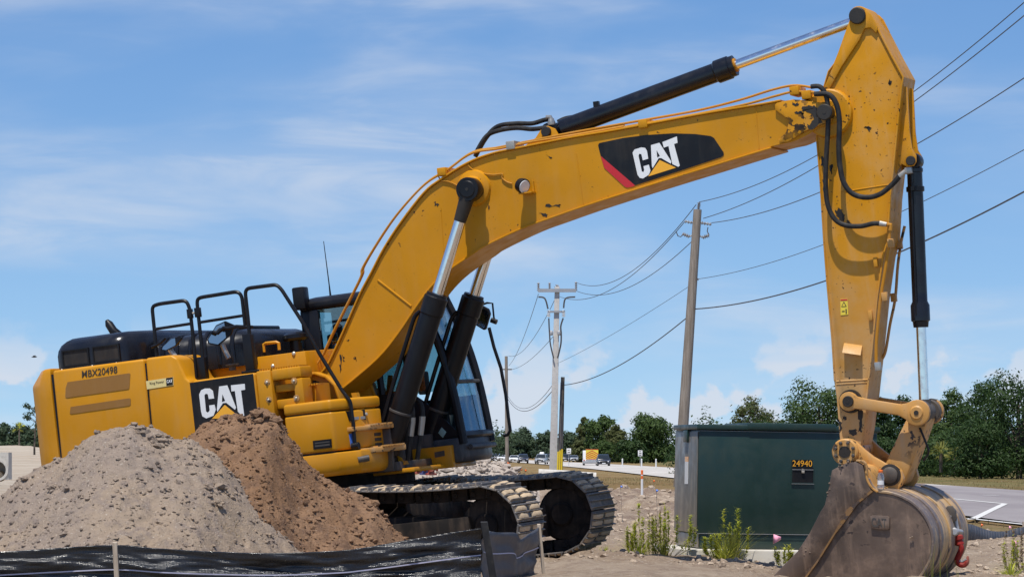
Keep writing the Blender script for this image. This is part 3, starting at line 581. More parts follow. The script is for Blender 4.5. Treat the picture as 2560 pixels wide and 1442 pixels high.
for i, pts in enumerate((z7([(728, 886), (768, 890), (774, 912), (746, 900)]), z7([(62, 822), (95, 822), (88, 838), (68, 836)]), z7([(400, 825), (412, 840), (408, 868), (402, 850)]), z7([(760, 832), (855, 834), (850, 841), (765, 842)]), z7([(770, 520), (800, 540), (795, 545)]), z2([(488, 600), (500, 598), (497, 700), (488, 712), (492, 660)]), z2([(588, 616), (604, 612), (600, 640)]), z2([(510, 598), (522, 620), (516, 640)]), z2([(540, 488), (550, 486), (548, 502)]))): smear(pts, LB+0.001, boom, 40+i)
for i, pts in enumerate(([(470, 400), (490, 410), (486, 470), (474, 460)], [(500, 370), (520, 378), (515, 400), (502, 396)], [(535, 460), (580, 470), (600, 500), (560, 500), (540, 490)], [(600, 330), (628, 340), (622, 470), (606, 480), (610, 400)])): smear(z6(pts), LS+0.001, stick, 60+i)

# ------------------------------------------------------------------ bucket cylinder, links and bucket
lk = su(2293, 1031, 0.34)
bax = Vector((lk[0]-bc0[0], 0, lk[1]-bc0[1])).normalized(); btot = math.hypot(lk[0]-bc0[0], lk[1]-bc0[1])
def bal(d): return L(bc0[0], 0, bc0[1])+bax*d
te = btot*(816-402)/(1031-402)
bcy = B(); bcy.rings(bal(0.06), bax, [(0.07, 0), (0.088, 0.015), (0.088, 0.05), (0.08, 0.055), (0.08, te-0.42), (0.08, te-0.32), (0.10, te-0.28), (0.10, te-0.12), (0.085, te-0.11), (0.078, te-0.05)], 26)
bcy = bcy.build('bucket_cylinder', 'black_gloss', exc)
b = B(); b.cyl(bal(te-0.06), bal(btot-0.08), 0.053, n=22); b.build('piston_rod', 'chrome', bcy)
b = B(); b.rings(bal(0.26), bax, [(0.088, 0), (0.095, 0.005), (0.095, 0.05), (0.088, 0.055)], 22); p = bal(0.285); b.box(p+Vector((-0.02, -0.13, -0.02)), p+Vector((0.02, 0.13, 0.02))); b.build('clamp_ring', 'black', bcy)
b = B(); b.rings(L(bc0[0], -0.09, bc0[1]), (0, -1, 0), [(0.08, 0), (0.085, 0.01), (0.085, 0.17), (0.08, 0.18)], 18); b.cyl(bal(0), bal(0.08), 0.07); b.build('base_eye', 'black', bcy)
hose('oil_line', [(bc0[0]+bax.x*t-0.02, 0.09, bc0[1]+bax.z*t) for t in (0.3, 0.8, 1.3, te-0.35, te-0.28, te-0.12)], 0.012, 'black', bcy)
p = su(2268, 428, 0.14); b = B(); b.box(L(p[0]-0.03, 0.06, p[1]-0.03), L(p[0]+0.05, 0.15, p[1]+0.04)); b.build('hose_fitting', 'fitting', bcy, 0.01)
b = B(); b.rings(L(lk[0], -0.14, lk[1]), (0, -1, 0), [(0.095, 0), (0.10, 0.01), (0.10, 0.27), (0.095, 0.28)], 20); b.cyl(bal(btot-0.13), bal(btot-0.05), 0.07); b.build('rod_eye', 'dark_steel', bcy)
sp = su(2122, 1003, 0.34)
def bone(p, q, r0, r1, w):
    d = Vector((q[0]-p[0], q[1]-p[1])).normalized(); a = math.degrees(math.atan2(d.y, d.x)); nx, ny = -d.y, d.x; Ln = math.dist(p, q)
    A = arc(p, r0, a+40, a+320, 14); C = arc(q, r1, a-140, a+140, 14)
    lo = [(p[0]+d.x*Ln*t-nx*w, p[1]+d.y*Ln*t-ny*w) for t in (0.25, 0.5, 0.75)]; hi = [(p[0]+d.x*Ln*t+nx*w, p[1]+d.y*Ln*t+ny*w) for t in (0.75, 0.5, 0.25)]
    return A+lo+C+hi
linkp = bone(sp, lk, 0.10, 0.135, 0.058)
for sgn in (1, -1): plate('side_link', linkp, sgn*0.30, sgn*0.07, 'yellow_worn', exc, 0.01)
b = B(); b.rings(L(lk[0], -0.37, lk[1]), (0, -1, 0), [(0.06, 0), (0.075, 0.01), (0.075, 0.74), (0.06, 0.755)], 20); lp_ = b.build('link_pin', 'yellow_worn', exc)
b = B(); b.cyl(L(lk[0], 0.385, lk[1]), L(lk[0], 0.392, lk[1]), 0.025); b.build('pin_hole', 'grease', lp_)
for l in (-0.22, 0.22):
    b = B(); b.rings(L(lk[0], l-0.05, lk[1]), (0, -1, 0), [(0.12, 0), (0.128, 0.01), (0.128, 0.09), (0.12, 0.10)], 22); b.build('link_bushing', 'dark_steel', lp_)
for sgn in (1, -1):
    b = B(); b.rings(L(sp[0], sgn*LS, sp[1]), (0, -sgn, 0), [(0.125, 0), (0.12, 0.045)], 22); b.build('link_washer', 'grease', stick)
pin('stick_link_pin', sp[0], sp[1], -0.39, 0.39, 0.06, 'grease', stick, hole=0.02)
blp = su(2228, 1186, 0.33)
d = Vector((blp[0]-lk[0], blp[1]-lk[1])).normalized(); nx, ny = -d.y, d.x; Ln = math.dist(lk, blp)
b = B()
prism(b, [(lk[0]+nx*0.10+d.x*0.03, lk[1]+ny*0.10+d.y*0.03), (lk[0]-nx*0.10+d.x*0.03, lk[1]-ny*0.10+d.y*0.03), (blp[0]-nx*0.13-d.x*0.18, blp[1]-ny*0.13-d.y*0.18)]+arc(blp, 0.13, math.degrees(math.atan2(d.y, d.x))-80, math.degrees(math.atan2(d.y, d.x))+80, 10)+[(blp[0]+nx*0.13-d.x*0.18, blp[1]+ny*0.13-d.y*0.18)], -0.20, 0.20)
pl_ = b.build('power_link', 'yellow_worn', exc, 0.02, 2)
for l in (-0.26, 0.22):
    b = B(); prism(b, arc(lk, 0.115, 0, 352, 22), l, l+0.045); b.build('link_ear', 'yellow_worn', pl_, 0.006)
hose('grease_hose', [(lk[0]-0.02, 0.21, lk[1]-0.16), (lk[0]+0.03, 0.25, lk[1]-0.3), (lk[0]+0.05, 0.24, lk[1]-0.42), (lk[0]-0.02, 0.21, lk[1]-0.5)], 0.012, 'rubber', pl_)

bucket = B(); BW = 0.84
opening = z6([(640, 700), (590, 672), (520, 685), (430, 730), (412, 830), (382, 960), (350, 1012), (280, 1150), (200, 1270), (100, 1370), (30, 1442), (-70, 1540)])
backp = z6([(656, 790), (690, 850), (730, 880), (790, 888), (865, 908), (950, 952), (1020, 1020), (1070, 1110), (1087, 1200), (1078, 1290), (1045, 1370), (985, 1450), (880, 1530), (720, 1580), (520, 1600), (250, 1590), (40, 1565), (-70, 1545)])
op, bk = sus(opening, BW), catmull(sus(backp, BW), 4)
side = op+bk[::-1]
for i, sgn in enumerate((1, -1)):
    b = B(); prism(b, side, sgn*(BW-0.035), sgn*BW)
    if i == 0: bucket = b.build('bucket', 'bucket_steel', exc, 0.006, 1)
    else: b.build('side_plate', 'bucket_steel', bucket, 0.006, 1)
b = B(); strip(b, bk, -BW-0.012, BW+0.012, 0.03); b.build('wrapper', 'bucket_wrap', bucket, 0.006, 1)
rib = z6([(590, 672), (520, 685), (430, 730), (412, 830), (382, 960), (350, 1012), (280, 1150), (200, 1270), (100, 1370), (30, 1442), (-70, 1540), (180, 1530), (250, 1442), (330, 1330), (455, 1140), (540, 990), (690, 862), (656, 790), (636, 700)])
for sgn in (1, -1): plate('side_cutter', sus(rib, BW), sgn*(BW+0.001), sgn*0.03, 'bucket_steel', bucket, 0.006)
edge = sus(z6([(690, 862), (702, 872), (600, 955), (510, 1080), (455, 1150), (340, 1335), (262, 1442), (250, 1440), (330, 1330), (448, 1140), (530, 990)]), BW); plate('worn_edge', edge, BW+0.002, 0.034, 'worn_rust', bucket)
b = B(); strip(b, catmull(sus(z6([(590, 672), (640, 690), (656, 790), (690, 850), (730, 880)]), BW), 4), BW-0.05, BW+0.035, 0.02); b.build('ear_rim', 'yellow_worn', bucket, 0.004)
# top plate between the ears, and the lip
b = B(); strip(b, catmull(sus(z6([(560, 720), (640, 735), (690, 850), (730, 878)]), BW), 4), -BW+0.03, BW-0.03, 0.03); b.build('top_plate', 'yellow_worn', bucket)
b = B(); q = op[-1]; b.hexa([L(q[0]-0.25, -BW, q[1]-0.10), L(q[0]+0.2, -BW, q[1]), L(q[0]+0.2, BW, q[1]), L(q[0]-0.25, BW, q[1]-0.10), L(q[0]-0.25, -BW, q[1]-0.05), L(q[0]+0.2, -BW, q[1]+0.06), L(q[0]+0.2, BW, q[1]+0.06), L(q[0]-0.25, BW, q[1]-0.05)]); b.build('lip', 'bucket_steel', bucket, 0.01)
for k in range(5):
    l = -BW+0.12+k*(2*BW-0.24)/4; b = B(); b.hexa([L(q[0]-0.5, l-0.03, q[1]-0.19), L(q[0]-0.15, l-0.07, q[1]-0.11), L(q[0]-0.15, l+0.07, q[1]-0.11), L(q[0]-0.5, l+0.03, q[1]-0.19), L(q[0]-0.5, l-0.03, q[1]-0.17), L(q[0]-0.15, l-0.07, q[1]+0.02), L(q[0]-0.15, l+0.07, q[1]+0.02), L(q[0]-0.5, l+0.03, q[1]-0.17)]); b.build('tooth', 'bucket_steel', bucket, 0.008)
for l in (-0.55, 0.0, 0.45):
    b = B(); off = [(p[0], p[1]) for p in bk[14:60]]; strip(b, off[::-1], l-0.11, l+0.11, -0.046); b.build('wear_strap', 'bucket_wrap', bucket, 0.006, 1)
# hinge brackets
br = z6([(468, 570), (500, 540), (545, 527), (590, 545), (640, 592), (700, 640), (790, 690), (850, 700), (890, 735), (905, 790), (890, 830), (872, 850), (868, 905), (760, 900), (730, 860), (715, 740), (690, 700), (600, 690), (545, 690), (495, 680), (462, 640), (458, 600)])
for k, l in enumerate((0.30, -0.38)): plate('hinge_bracket', sus(br, 0.36), l, 0.08, 'yellow_worn', bucket, 0.012)
hp = su(2113, 1129, 0.40)
b = B(); b.rings(L(hp[0], -0.45, hp[1]), (0, -1, 0), [(0.135, 0), (0.14, 0.01), (0.14, 0.86), (0.125, 0.875)], 26); hpin = b.build('hinge_pin', 'yellow_worn', bucket)
b = B(); b.cyl(L(hp[0], 0.42, hp[1]), L(hp[0], 0.432, hp[1]), 0.062, n=20); b.build('pin_bore', 'grease', hpin)
for k in range(8):
    a = k*math.pi/4+0.3; b = B(); b.rings(L(hp[0]+0.1*math.cos(a), 0.425, hp[1]+0.1*math.sin(a)), (0, -1, 0), [(0.018, 0), (0.018, 0.02), (0.012, 0.026)], 8); b.build('bolt', 'dark_steel', hpin)
b = B(); b.rings(L(blp[0], -0.44, blp[1]), (0, -1, 0), [(0.07, 0), (0.085, 0.01), (0.085, 0.86), (0.06, 0.875)], 22); b.build('link_pin', 'dark_steel', bucket)
b = B(); b.rings(L(blp[0], 0.381, blp[1]), (0, -1, 0), [(0.115, 0), (0.115, 0.008), (0.10, 0.012)], 22); b.build('grease_ring', 'grease', bucket)
# cast badge on the side plate
bx = z6([(683, 1035), (700, 1030), (795, 1034), (812, 1042), (812, 1118), (800, 1128), (690, 1118)]); cb = plate('cast_badge', sus(bx, BW), BW, 0.03, 'bucket_steel', bucket, 0.006)
P0 = su(*z6([(697, 1106)])[0], BW); P1 = su(*z6([(797, 1112)])[0], BW); rt_ = (L(P1[0], BW, P1[1])-L(P0[0], BW, P0[1]))
text_on(cb, 'CAT', L(P0[0], BW+0.033, P0[1]), rt_.normalized(), Vector((0, 0, 1)), 0.095, 'dark_steel', 'cast_letters', rt_.length, 0.02)
b = B(); R = random.Random(5)
for k in range(26):
    x, y = R.choice([(535, 705), (415, 860), (275, 1240), (255, 1260), (950, 1165), (490, 690), (420, 800)]); x += R.gauss(0, 22); y += R.gauss(0, 14); s, u = su(*z6([(x, y)])[0], BW); rr = R.uniform(0.005, 0.013)
    b.rings(L(s, BW+0.026, u-rr), (0, 0, 1), [(rr*0.4, 0), (rr*1.2, rr*0.5), (rr*0.9, rr*1.2), (rr*0.2, rr*1.7)], 6)
b.build('mud_clumps', 'mud_dark', bucket)['kind'] = 'stuff'
# ------------------------------------------------------------------ boom cylinders
bb = (0.80, -0.80)
for sgn in (1, -1):
    l = 0.57*sgn; A_, C_ = Vector((bb[0], 0, bb[1])), Vector((bpin[0], 0, bpin[1])); dd = (C_-A_).normalized(); tt = (C_-A_).length
    hd = su(1077, 733, 0.57); te = (Vector((hd[0], 0, hd[1]))-A_).dot(dd)
    def q(t, o=0.0): return L(bb[0]+dd.x*t-dd.z*o, l, bb[1]+dd.z*t+dd.x*o)
    b = B(); b.rings(q(0.08), dd, [(0.10, 0), (0.12, 0.02), (0.122, te-0.60), (0.122, te-0.30), (0.132, te-0.29), (0.132, te-0.10), (0.118, te-0.09), (0.112, te-0.06)], 28); cy = b.build('boom_cylinder', 'black', exc)
    b = B(); b.cyl(q(te-0.1), q(tt-0.08), 0.064, n=24); b.build('piston_rod', 'chrome', cy)
    b = B(); b.cyl(q(tt-0.36), q(tt-0.06), 0.066, 0.085, n=24); b.build('rod_grease', 'grease', cy)
    b = B(); b.rings(L(bpin[0], l-0.08, bpin[1]), (0, -1, 0), [(0.125, 0), (0.13, 0.01), (0.13, 0.15), (0.125, 0.16)], 24); b.cyl(q(tt-0.14), q(tt-0.02), 0.08); b.build('rod_eye', 'black', cy)
    b = B(); b.rings(L(bb[0], l-0.08, bb[1]), (0, -1, 0), [(0.12, 0), (0.125, 0.01), (0.125, 0.15), (0.12, 0.16)], 20); b.cyl(q(0), q(0.12), 0.10); b.build('base_eye', 'black', cy)
    b = B()
    for k in range(12):
        a = 2*math.pi*k/12; x = dd.orthogonal().normalized(); y = dd.cross(x); p = q(te-0.09)+x*0.118*math.cos(a)+y*0.118*math.sin(a); b.cyl(p, p+dd*0.03, 0.013, n=6)
    b.build('head_bolts', 'black', cy)['kind'] = 'stuff'
    hose('oil_line', [(bb[0]+dd.x*t-dd.z*o, l+0.03, bb[1]+dd.z*t+dd.x*o) for t, o in ((0.25, 0.15), (0.8, 0.165), (te-0.5, 0.165), (te-0.3, 0.16), (te-0.22, 0.12))], 0.024, 'black', cy)
    b = B(); b.rings(q(0.55), dd, [(0.123, 0), (0.128, 0.004), (0.128, 0.024), (0.123, 0.028)], 24); b.build('clamp_band', 'dark_steel', cy)
    # looped hoses with pale couplings beside each cylinder
    for k in range(2):
        x = 1.02+0.09*k; hose('loop_hose', [(x-0.12, l-0.10-0.06*k, -0.62), (x-0.04, l-0.10-0.06*k, -0.28), (x+0.04, l-0.10-0.06*k, -0.16), (x+0.12, l-0.10-0.06*k, -0.24), (x+0.10, l-0.10-0.06*k, -0.44), (x+0.0, l-0.10-0.06*k, -0.82)], 0.026, 'rubber', cy, 10)
        b = B(); b.tube([L(x+0.115, l-0.10-0.06*k, -0.36), L(x+0.105, l-0.10-0.06*k, -0.42), L(x+0.07, l-0.10-0.06*k, -0.56)], [0.036, 0.034, 0.032], 10); b.build('hose_coupling', 'fitting', cy)

# ------------------------------------------------------------------ upper structure
# counterweight
ctop = []
def cw_outline(u):
    k = 0.0 if u < 0.45 else (u-0.45)*0.75
    return [(-2.70, 1.44-k*0.2), (-2.86+k*0.3, 1.40-k*0.4), (-3.02+k*0.6, 1.27-k*0.8), (-3.14+k, 1.02-k), (-3.24+k, 0.6), (-3.28+k, 0), (-3.24+k, -0.6), (-3.14+k, -1.02+k), (-3.02+k*0.6, -1.27+k*0.8), (-2.86+k*0.3, -1.40+k*0.4), (-2.70, -1.44+k*0.2)]
b = B(); b.loft([[L(s+(0.10 if u < -0.85 else 0), l, u) for s, l in cw_outline(u)] for u in (-0.92, -0.80, -0.2, 0.30, 0.45, 0.58, 0.63)]); b.build('counterweight', 'yellow', exc, 0.02, 2)
# right side door panels
def sidepanel(name, prof, l0, l1, mat='yellow', bevel=0.03): b = B(); prism(b, prof, l0, l1); return b.build(name, mat, exc, bevel, 3)
d1 = sidepanel('side_door', [(-2.675, -0.84), (-1.565, -0.84), (-1.535, 0.60), (-2.66, 0.60)], 0.8, 1.45)
d2 = sidepanel('side_door', [(-1.545, -0.84), (-1.0, -0.84), (-1.0, 0.29), (-1.06, 0.34), (-1.13, 0.56), (-1.20, 0.605), (-1.515, 0.605)], 0.72, 1.45)
d3 = sidepanel('fuel_tank', [(-0.99, -0.84), (-0.24, -0.84), (-0.24, 0.30), (-0.99, 0.30)], 0.70, 1.44)
b = B(); b.box(L(-2.69, 1.2, -0.86), L(-2.3, 1.425, 0.56)); b.box(L(-1.62, 1.2, -0.8), L(-1.4, 1.425, 0.55)); b.build('door_gap', 'black', exc)
b = B(); b.box(L(-2.7, 0.8, -0.86), L(0.1, -1.4, 0.05)); b.build('machine_deck', 'dark_steel', exc)
b = B(); b.box(L(-2.7, -0.6, -0.86), L(-0.42, -1.44, 0.58)); b.build('left_side_door', 'yellow', exc, 0.03)
# anti-glare stripes and lettering
plate('door_stripe', sus(z1([(350, 880), (845, 808), (852, 815), (845, 925), (838, 935), (345, 1005), (332, 998), (335, 930)]), 1.45), 1.452, 0.003, 'decal_brown', d1)
plate('door_stripe', sus(z1([(375, 1078), (845, 1008), (855, 1015), (855, 1058), (845, 1068), (378, 1135), (368, 1128)]), 1.45), 1.452, 0.003, 'decal_brown', d1)
a, c = su(*z1([(463, 845)])[0], 1.45), su(*z1([(755, 805)])[0], 1.45); dv = Vector((c[0]-a[0], 0, c[1]-a[1])); rgt = (L(c[0], 1.45, c[1])-L(a[0], 1.45, a[1]))
up_ = Vector((-rgt.z, 0, rgt.x)).normalized()
def on_face(parent, txt, p0, p1, h, l, mat, name, bold=0.0, shear=0.0):
    a, c = su(*p0, l), su(*p1, l); r = L(c[0], l, c[1])-L(a[0], l, a[1]); n = r.normalized()
    return text_on(parent, txt, L(a[0], l+0.004, a[1]), n, Vector((-n.z, 0, n.x)), h, mat, name, r.length, bold, shear)
on_face(d1, 'MBX20498', z1([(465, 846)])[0], z1([(752, 806)])[0], 0.077, 1.45, 'ink', 'stencil_number', 0.012, 0.12)
lb = plate('dealer_label', sus(z1([(978, 872), (1197, 838), (1199, 905), (986, 938)]), 1.45), 1.452, 0.003, 'decal_cream', d2)
on_face(lb, 'Ring Power', z1([(1010, 908)])[0], z1([(1125, 891)])[0], 0.036, 1.453, 'ink', 'label_text', 0.01)
plate('label_badge', sus(z1([(1140, 848), (1193, 840), (1195, 900), (1143, 908)]), 1.45), 1.4552, 0.003, 'decal_black', lb)
on_face(lb, 'CAT', z1([(1146, 888)])[0], z1([(1190, 882)])[0], 0.034, 1.458, 'decal_white', 'badge_text', 0.03)
cat_sign(d3, 1.442, z1([(1322, 887), (1835, 812), (1868, 1100), (1880, 1230), (1362, 1300)]), None,
    z1([(1405, 980), (1420, 945), (1450, 931), (1490, 930), (1515, 950), (1525, 1010), (1482, 1015), (1475, 977), (1458, 972), (1447, 985), (1460, 1115), (1475, 1125), (1490, 1105), (1485, 1066), (1528, 1060), (1538, 1100), (1520, 1148), (1462, 1170), (1430, 1152), (1420, 1110)]),
    z1([(1565, 915), (1630, 905), (1700, 1083), (1692, 1100), (1622, 1045), (1595, 1048), (1551, 1118), (1547, 1100)]), z1([(1592, 978), (1613, 1028), (1588, 1037)]),
    z1([(1660, 905), (1770, 893), (1773, 940), (1740, 946), (1766, 1148), (1748, 1150), (1715, 1116), (1691, 951), (1663, 954)]), z1([(1610, 1062), (1745, 1172), (1508, 1172)]))
# engine hood
b = B(); b.loft([[L(s, l, u) for s, l in [(-2.74+e, 1.10-e), (-2.715+e, 1.18-e), (-2.64+e*.5, 1.22-e), (-2.02, 1.22-e), (-1.93, 1.20-e), (-1.86-e*.2, 1.14-e), (-1.75-e*0.4, 0.96-e), (-1.72-e*0.4, 0.86-e), (-1.72-e*0.4, -1.2+e), (-2.74+e, -1.2+e)]] for e, u in ((0, 0.55), (0.0, 0.76), (0.012, 0.82), (0.04, 0.875), (0.085, 0.915), (0.15, 0.94), (0.25, 0.95))]); hood = b.build('engine_hood', 'black_gloss', exc, smooth=60)
for x0, x1 in ((-2.62, -2.32), (-2.24, -1.94)):
    b = B(); b.box(L(x0, 1.20, 0.645), L(x1, 1.224, 0.80)); gr = b.build('hood_grille', 'black_mesh', hood)
    b = B()
    for a_, c_ in (((x0-.015, .63), (x1+.015, .645)), ((x0-.015, .80), (x1+.015, .815)), ((x0-.015, .645), (x0, .80)), ((x1, .645), (x1+.015, .80))): b.box(L(a_[0], 1.20, a_[1]), L(c_[0], 1.236, c_[1]))
    b.build('grille_frame', 'black', gr)
for x in (-2.66, -2.28, -1.98):
    b = B(); b.rings(L(x, 1.215, 0.60), (0, -1, 0), [(0.016, 0), (0.016, 0.012), (0.010, 0.018)], 8); b.build('bolt', 'bolt', hood)
b = B(); b.box(L(-2.36, 1.20, 0.575), L(-2.24, 1.245, 0.605)); b.build('hood_latch', 'fitting', hood, 0.006)
b = B(); b.loft([[L(s, l, u) for s, l in ((-1.9, 0.78-e), (-0.62-e, 0.78-e), (-0.55-e, 0.6-e), (-0.55-e, -0.9), (-1.9, -0.9))] for e, u in ((0, 0.42), (0.0, 0.64), (0.015, 0.71), (0.05, 0.77), (0.10, 0.81), (0.17, 0.835), (0.27, 0.845))]); hood2 = b.build('rear_hood', 'black_gloss', exc, smooth=60)
for k in range(6):
    x = -1.62+k*0.17; b = B(); b.tube([L(x, 0.775, 0.46), L(x, 0.783, 0.66), L(x, 0.745, 0.765), L(x, 0.67, 0.825), L(x, 0.3, 0.85), L(x, -0.5, 0.85)], 0.028, 8); b.build('hood_rib', 'black_gloss', hood2)
b = B(); p = [su(*q_, 0.3) for q_ in z1([(755, 500), (715, 470), (680, 415), (662, 385)])]; b.tube([L(p[0][0]+0.03, 0.3, p[0][1]-0.1)]+[L(s, 0.3, u) for s, u in p], [0.05, 0.05, 0.05, 0.047, 0.02], 16); b.build('exhaust_pipe', 'black', exc)
# walkway and inner walls
b = B(); b.box(L(-1.10, 0.70, -0.5), L(-0.66, 0.60, 0.44)); b.build('inner_wall', 'yellow', exc, 0.008)
b = B(); b.hexa([L(-0.72, 0.62, 0.05), L(0.02, 0.62, 0.05), L(0.02, -0.30, 0.05), L(-0.72, -0.30, 0.05), L(-0.72, 0.62, 0.50), L(0.02, 0.62, 0.50), L(0.02, -0.30, 0.52), L(-0.72, -0.30, 0.52)]); ht = b.build('hydraulic_tank', 'yellow', exc, 0.01)
for x, y in z1([(1745, 715), (1990, 752), (2158, 652)]):
    s, u = su(x, y, 0.63); b = B(); b.rings(L(s, 0.615, u), (0, -1, 0), [(0.022, 0), (0.022, 0.012), (0.012, 0.02)], 10); b.build('bolt', 'bolt', ht)
P = pl(z1([(1922, 640), (1918, 580), (1935, 570), (2020, 560), (2040, 568), (2045, 622)]), 0.45); b = B(); b.tube([L(*p) for p in P], 0.018, 8); b.build('grab_handle', 'yellow', ht)
b = B(); s, u = su(738, 843, -0.05); b.rings(L(s, -0.05, u-0.16), (0, 0, 1), [(0.07, 0), (0.07, 0.12), (0.13, 0.125), (0.145, 0.15), (0.14, 0.19), (0.09, 0.215), (0.02, 0.22)], 18); b.build('air_precleaner', 'black', exc)
b = B(); s, u = su(580, 912, 1.0); b.rings(L(s, 1.0, u-0.06), (0, 0, 1), [(0.04, 0), (0.04, 0.05), (0.075, 0.055), (0.075, 0.07), (0.03, 0.075)], 14); b.build('filler_cap', 'dark_steel', exc)
# right front: step frame, tool box, lower frame
sf = B()
def bar(b, s0, s1, u0, u1, l0=1.36, l1=1.43): b.box(L(s0, l0, u0), L(s1, l1, u1))
b = B(); b.box(L(-0.235, 0.75, -0.30), L(-0.06, 1.43, 0.31)); post = b.build('step_post', 'yellow', exc, 0.02)
b = B(); b.box(L(-0.055, 1.10, 0.19), L(0.29, 1.42, 0.31)); b.build('upper_step', 'yellow', exc, 0.02)
b = B(); b.box(L(0.19, 1.18, -0.10), L(0.30, 1.425, 0.185)); b.build('step_post', 'yellow', exc, 0.02)
b = B(); b.box(L(-0.055, 1.05, -0.12), L(0.185, 1.36, -0.02)); b.build('lower_step', 'yellow', exc, 0.012)
b = B(); b.box(L(-0.055, 1.2, 0.06), L(0.19, 1.36, 0.14)); b.build('step_rail', 'yellow', exc, 0.012)
b = B(); b.box(L(-0.2, 0.66, -0.3), L(0.28, 1.05, 0.12)); b.build('inner_wall', 'yellow', exc)
for x, y in z3([(203, 318), (488, 303), (220, 502), (513, 485)]):
    s, u = su(x, y, 1.43); b = B(); b.rings(L(s, 1.42, u), (0, -1, 0), [(0.035, 0), (0.035, 0.012), (0.022, 0.014)], 14); w_ = b.build('bolt_washer', 'yellow_worn', post); b = B(); b.rings(L(s, 1.433, u), (0, -1, 0), [(0.014, 0), (0.014, 0.012), (0.009, 0.016)], 8); b.build('bolt_head', 'bolt', w_)
for s0, s1, l, u in ((-0.2, 0.28, 1.3, 0.312), (0.26, 0.42, 1.15, 0.10)):
    b = B()
    for k in range(int((s1-s0)/0.03)): x = s0+k*0.03; b.box(L(x, l-0.15, u-0.004), L(x+0.014, l+0.1, u+0.014))
    b.build('tread_teeth', 'yellow', post)['kind'] = 'stuff'
# foot bracket of the boom with its pin
for sgn in (1, -1):
    b = B(); prism(b, [(-0.42, -0.45), (0.30, -0.45), (0.33, -0.1), (0.29, 0.08), (0.20, 0.18), (0.08, 0.23), (-0.08, 0.235), (-0.42, 0.24)], sgn*0.44, sgn*0.50); br_ = b.build('boom_bracket', 'yellow', exc, 0.01)
    b = B(); strip(b, [(-0.42, 0.24), (-0.08, 0.235), (0.08, 0.23), (0.20, 0.18), (0.29, 0.08), (0.33, -0.1)], sgn*0.44, sgn*0.58, 0.03); b.build('bracket_rim', 'yellow', br_, 0.008)
    b = B(); b.rings(L(0, sgn*0.50, 0), (0, -sgn, 0), [(0.175, 0), (0.17, 0.012), (0.15, 0.015)], 26); b.build('grease_patch', 'grease', br_)
    b = B(); b.rings(L(0, sgn*0.51, 0), (0, -sgn, 0), [(0.085, 0), (0.085, 0.05), (0.06, 0.055)], 22); fp = b.build('foot_pin', 'yellow_worn', br_)
    b = B(); b.cyl(L(0, sgn*0.56, 0), L(0, sgn*0.572, 0), 0.038, n=14); b.build('pin_hole', 'grease', fp)
# tool box: body with a slanting front
def toolbox(u0, u1, grow=0.0, s_in=0.05):
    pts = [(s_in, 0.70), (s_in, 1.45+grow), (0.60+grow*0.5, 1.45+grow), (0.78+grow, 1.10), (0.87+grow, 0.70)]
    return [[L(s, l, u0) for s, l in pts], [L(s, l, u1) for s, l in pts]]
b = B(); b.loft(toolbox(-0.635, -0.215)); tbx = b.build('tool_box', 'yellow', exc, 0.025, 3)
b = B(); b.loft(toolbox(-0.205, -0.085, 0.006)); lid = b.build('tool_box_lid', 'yellow', exc, 0.03, 3)
b = B(); b.box(L(0.07, 0.75, -0.22), L(0.58, 1.42, -0.20)); b.build('lid_gap', 'black', tbx)
b = B(); pts = [(-1.0, 0.70), (-1.0, 1.445), (0.62, 1.445), (0.84, 1.32), (0.90, 0.95), (0.90, 0.70)]
b.loft([[L(s-e, l-e, u) for s, l in pts] for u, e in ((-0.90, 0.06), (-0.86, 0.015), (-0.80, 0), (-0.655, 0))]); lf = b.build('lower_frame', 'yellow', exc, 0.015, 2)
b = B(); b.box(L(-1.0, 0.8, -0.66), L(0.6, 1.425, -0.63)); b.build('frame_gap', 'black', lf)
# latch recess, treads, slots, plates on the front of the tool box
dirf = Vector((0.27, 0, 0)); fr0, fr1 = Vector((0.60, 1.45)), Vector((0.87, 0.70))
def front(t, u, out=0.0): p = fr0.lerp(Vector((0.78, 1.10)), t/0.5) if t < 0.5 else Vector((0.78, 1.10)).lerp(fr1, (t-0.5)/0.5); return L(p.x+out, p.y, u)
b = B(); b.hexa([front(0.30, -0.335, -0.02), front(0.62, -0.335, -0.02), front(0.62, -0.335, 0.006), front(0.30, -0.335, 0.006), front(0.26, -0.225, -0.02), front(0.62, -0.225, -0.02), front(0.62, -0.225, 0.006), front(0.26, -0.225, 0.006)]); la = b.build('latch_recess', 'decal_black', tbx)
b = B(); b.hexa([front(0.34, -0.325, 0.0), front(0.6, -0.325, 0.0), front(0.6, -0.325, 0.012), front(0.34, -0.325, 0.012), front(0.34, -0.295, 0), front(0.6, -0.295, 0), front(0.6, -0.295, 0.012), front(0.34, -0.295, 0.012)]); b.build('latch_plate', 'fitting', la)
def tread(name, t0, t1, u, dep, th=0.05):
    b = B(); b.hexa([front(t0, u-th, -0.02), front(t1, u-th, -0.02), front(t1, u-th, dep), front(t0, u-th, dep*0.5), front(t0, u, -0.02), front(t1, u, -0.02), front(t1, u, dep), front(t0, u, dep*0.5)]); o = b.build(name, 'yellow_worn', exc, 0.008)
    b = B()
    for k in range(9):
        t = t0+(t1-t0)*(0.45+k*0.06); b.hexa([front(t, u-0.002, 0.0), front(t+0.03, u-0.002, 0.0), front(t+0.03, u-0.002, dep-0.003), front(t, u-0.002, dep-0.003), front(t, u+0.014, 0.0), front(t+0.03, u+0.014, 0.0), front(t+0.03, u+0.014, dep-0.003), front(t, u+0.014, dep-0.003)])
    b.build('tread_teeth', 'yellow_worn', o)['kind'] = 'stuff'
tread('front_step', 0.25, 1.0, -0.40, 0.13); tread('front_step', 0.35, 1.05, -0.64, 0.22, 0.06)
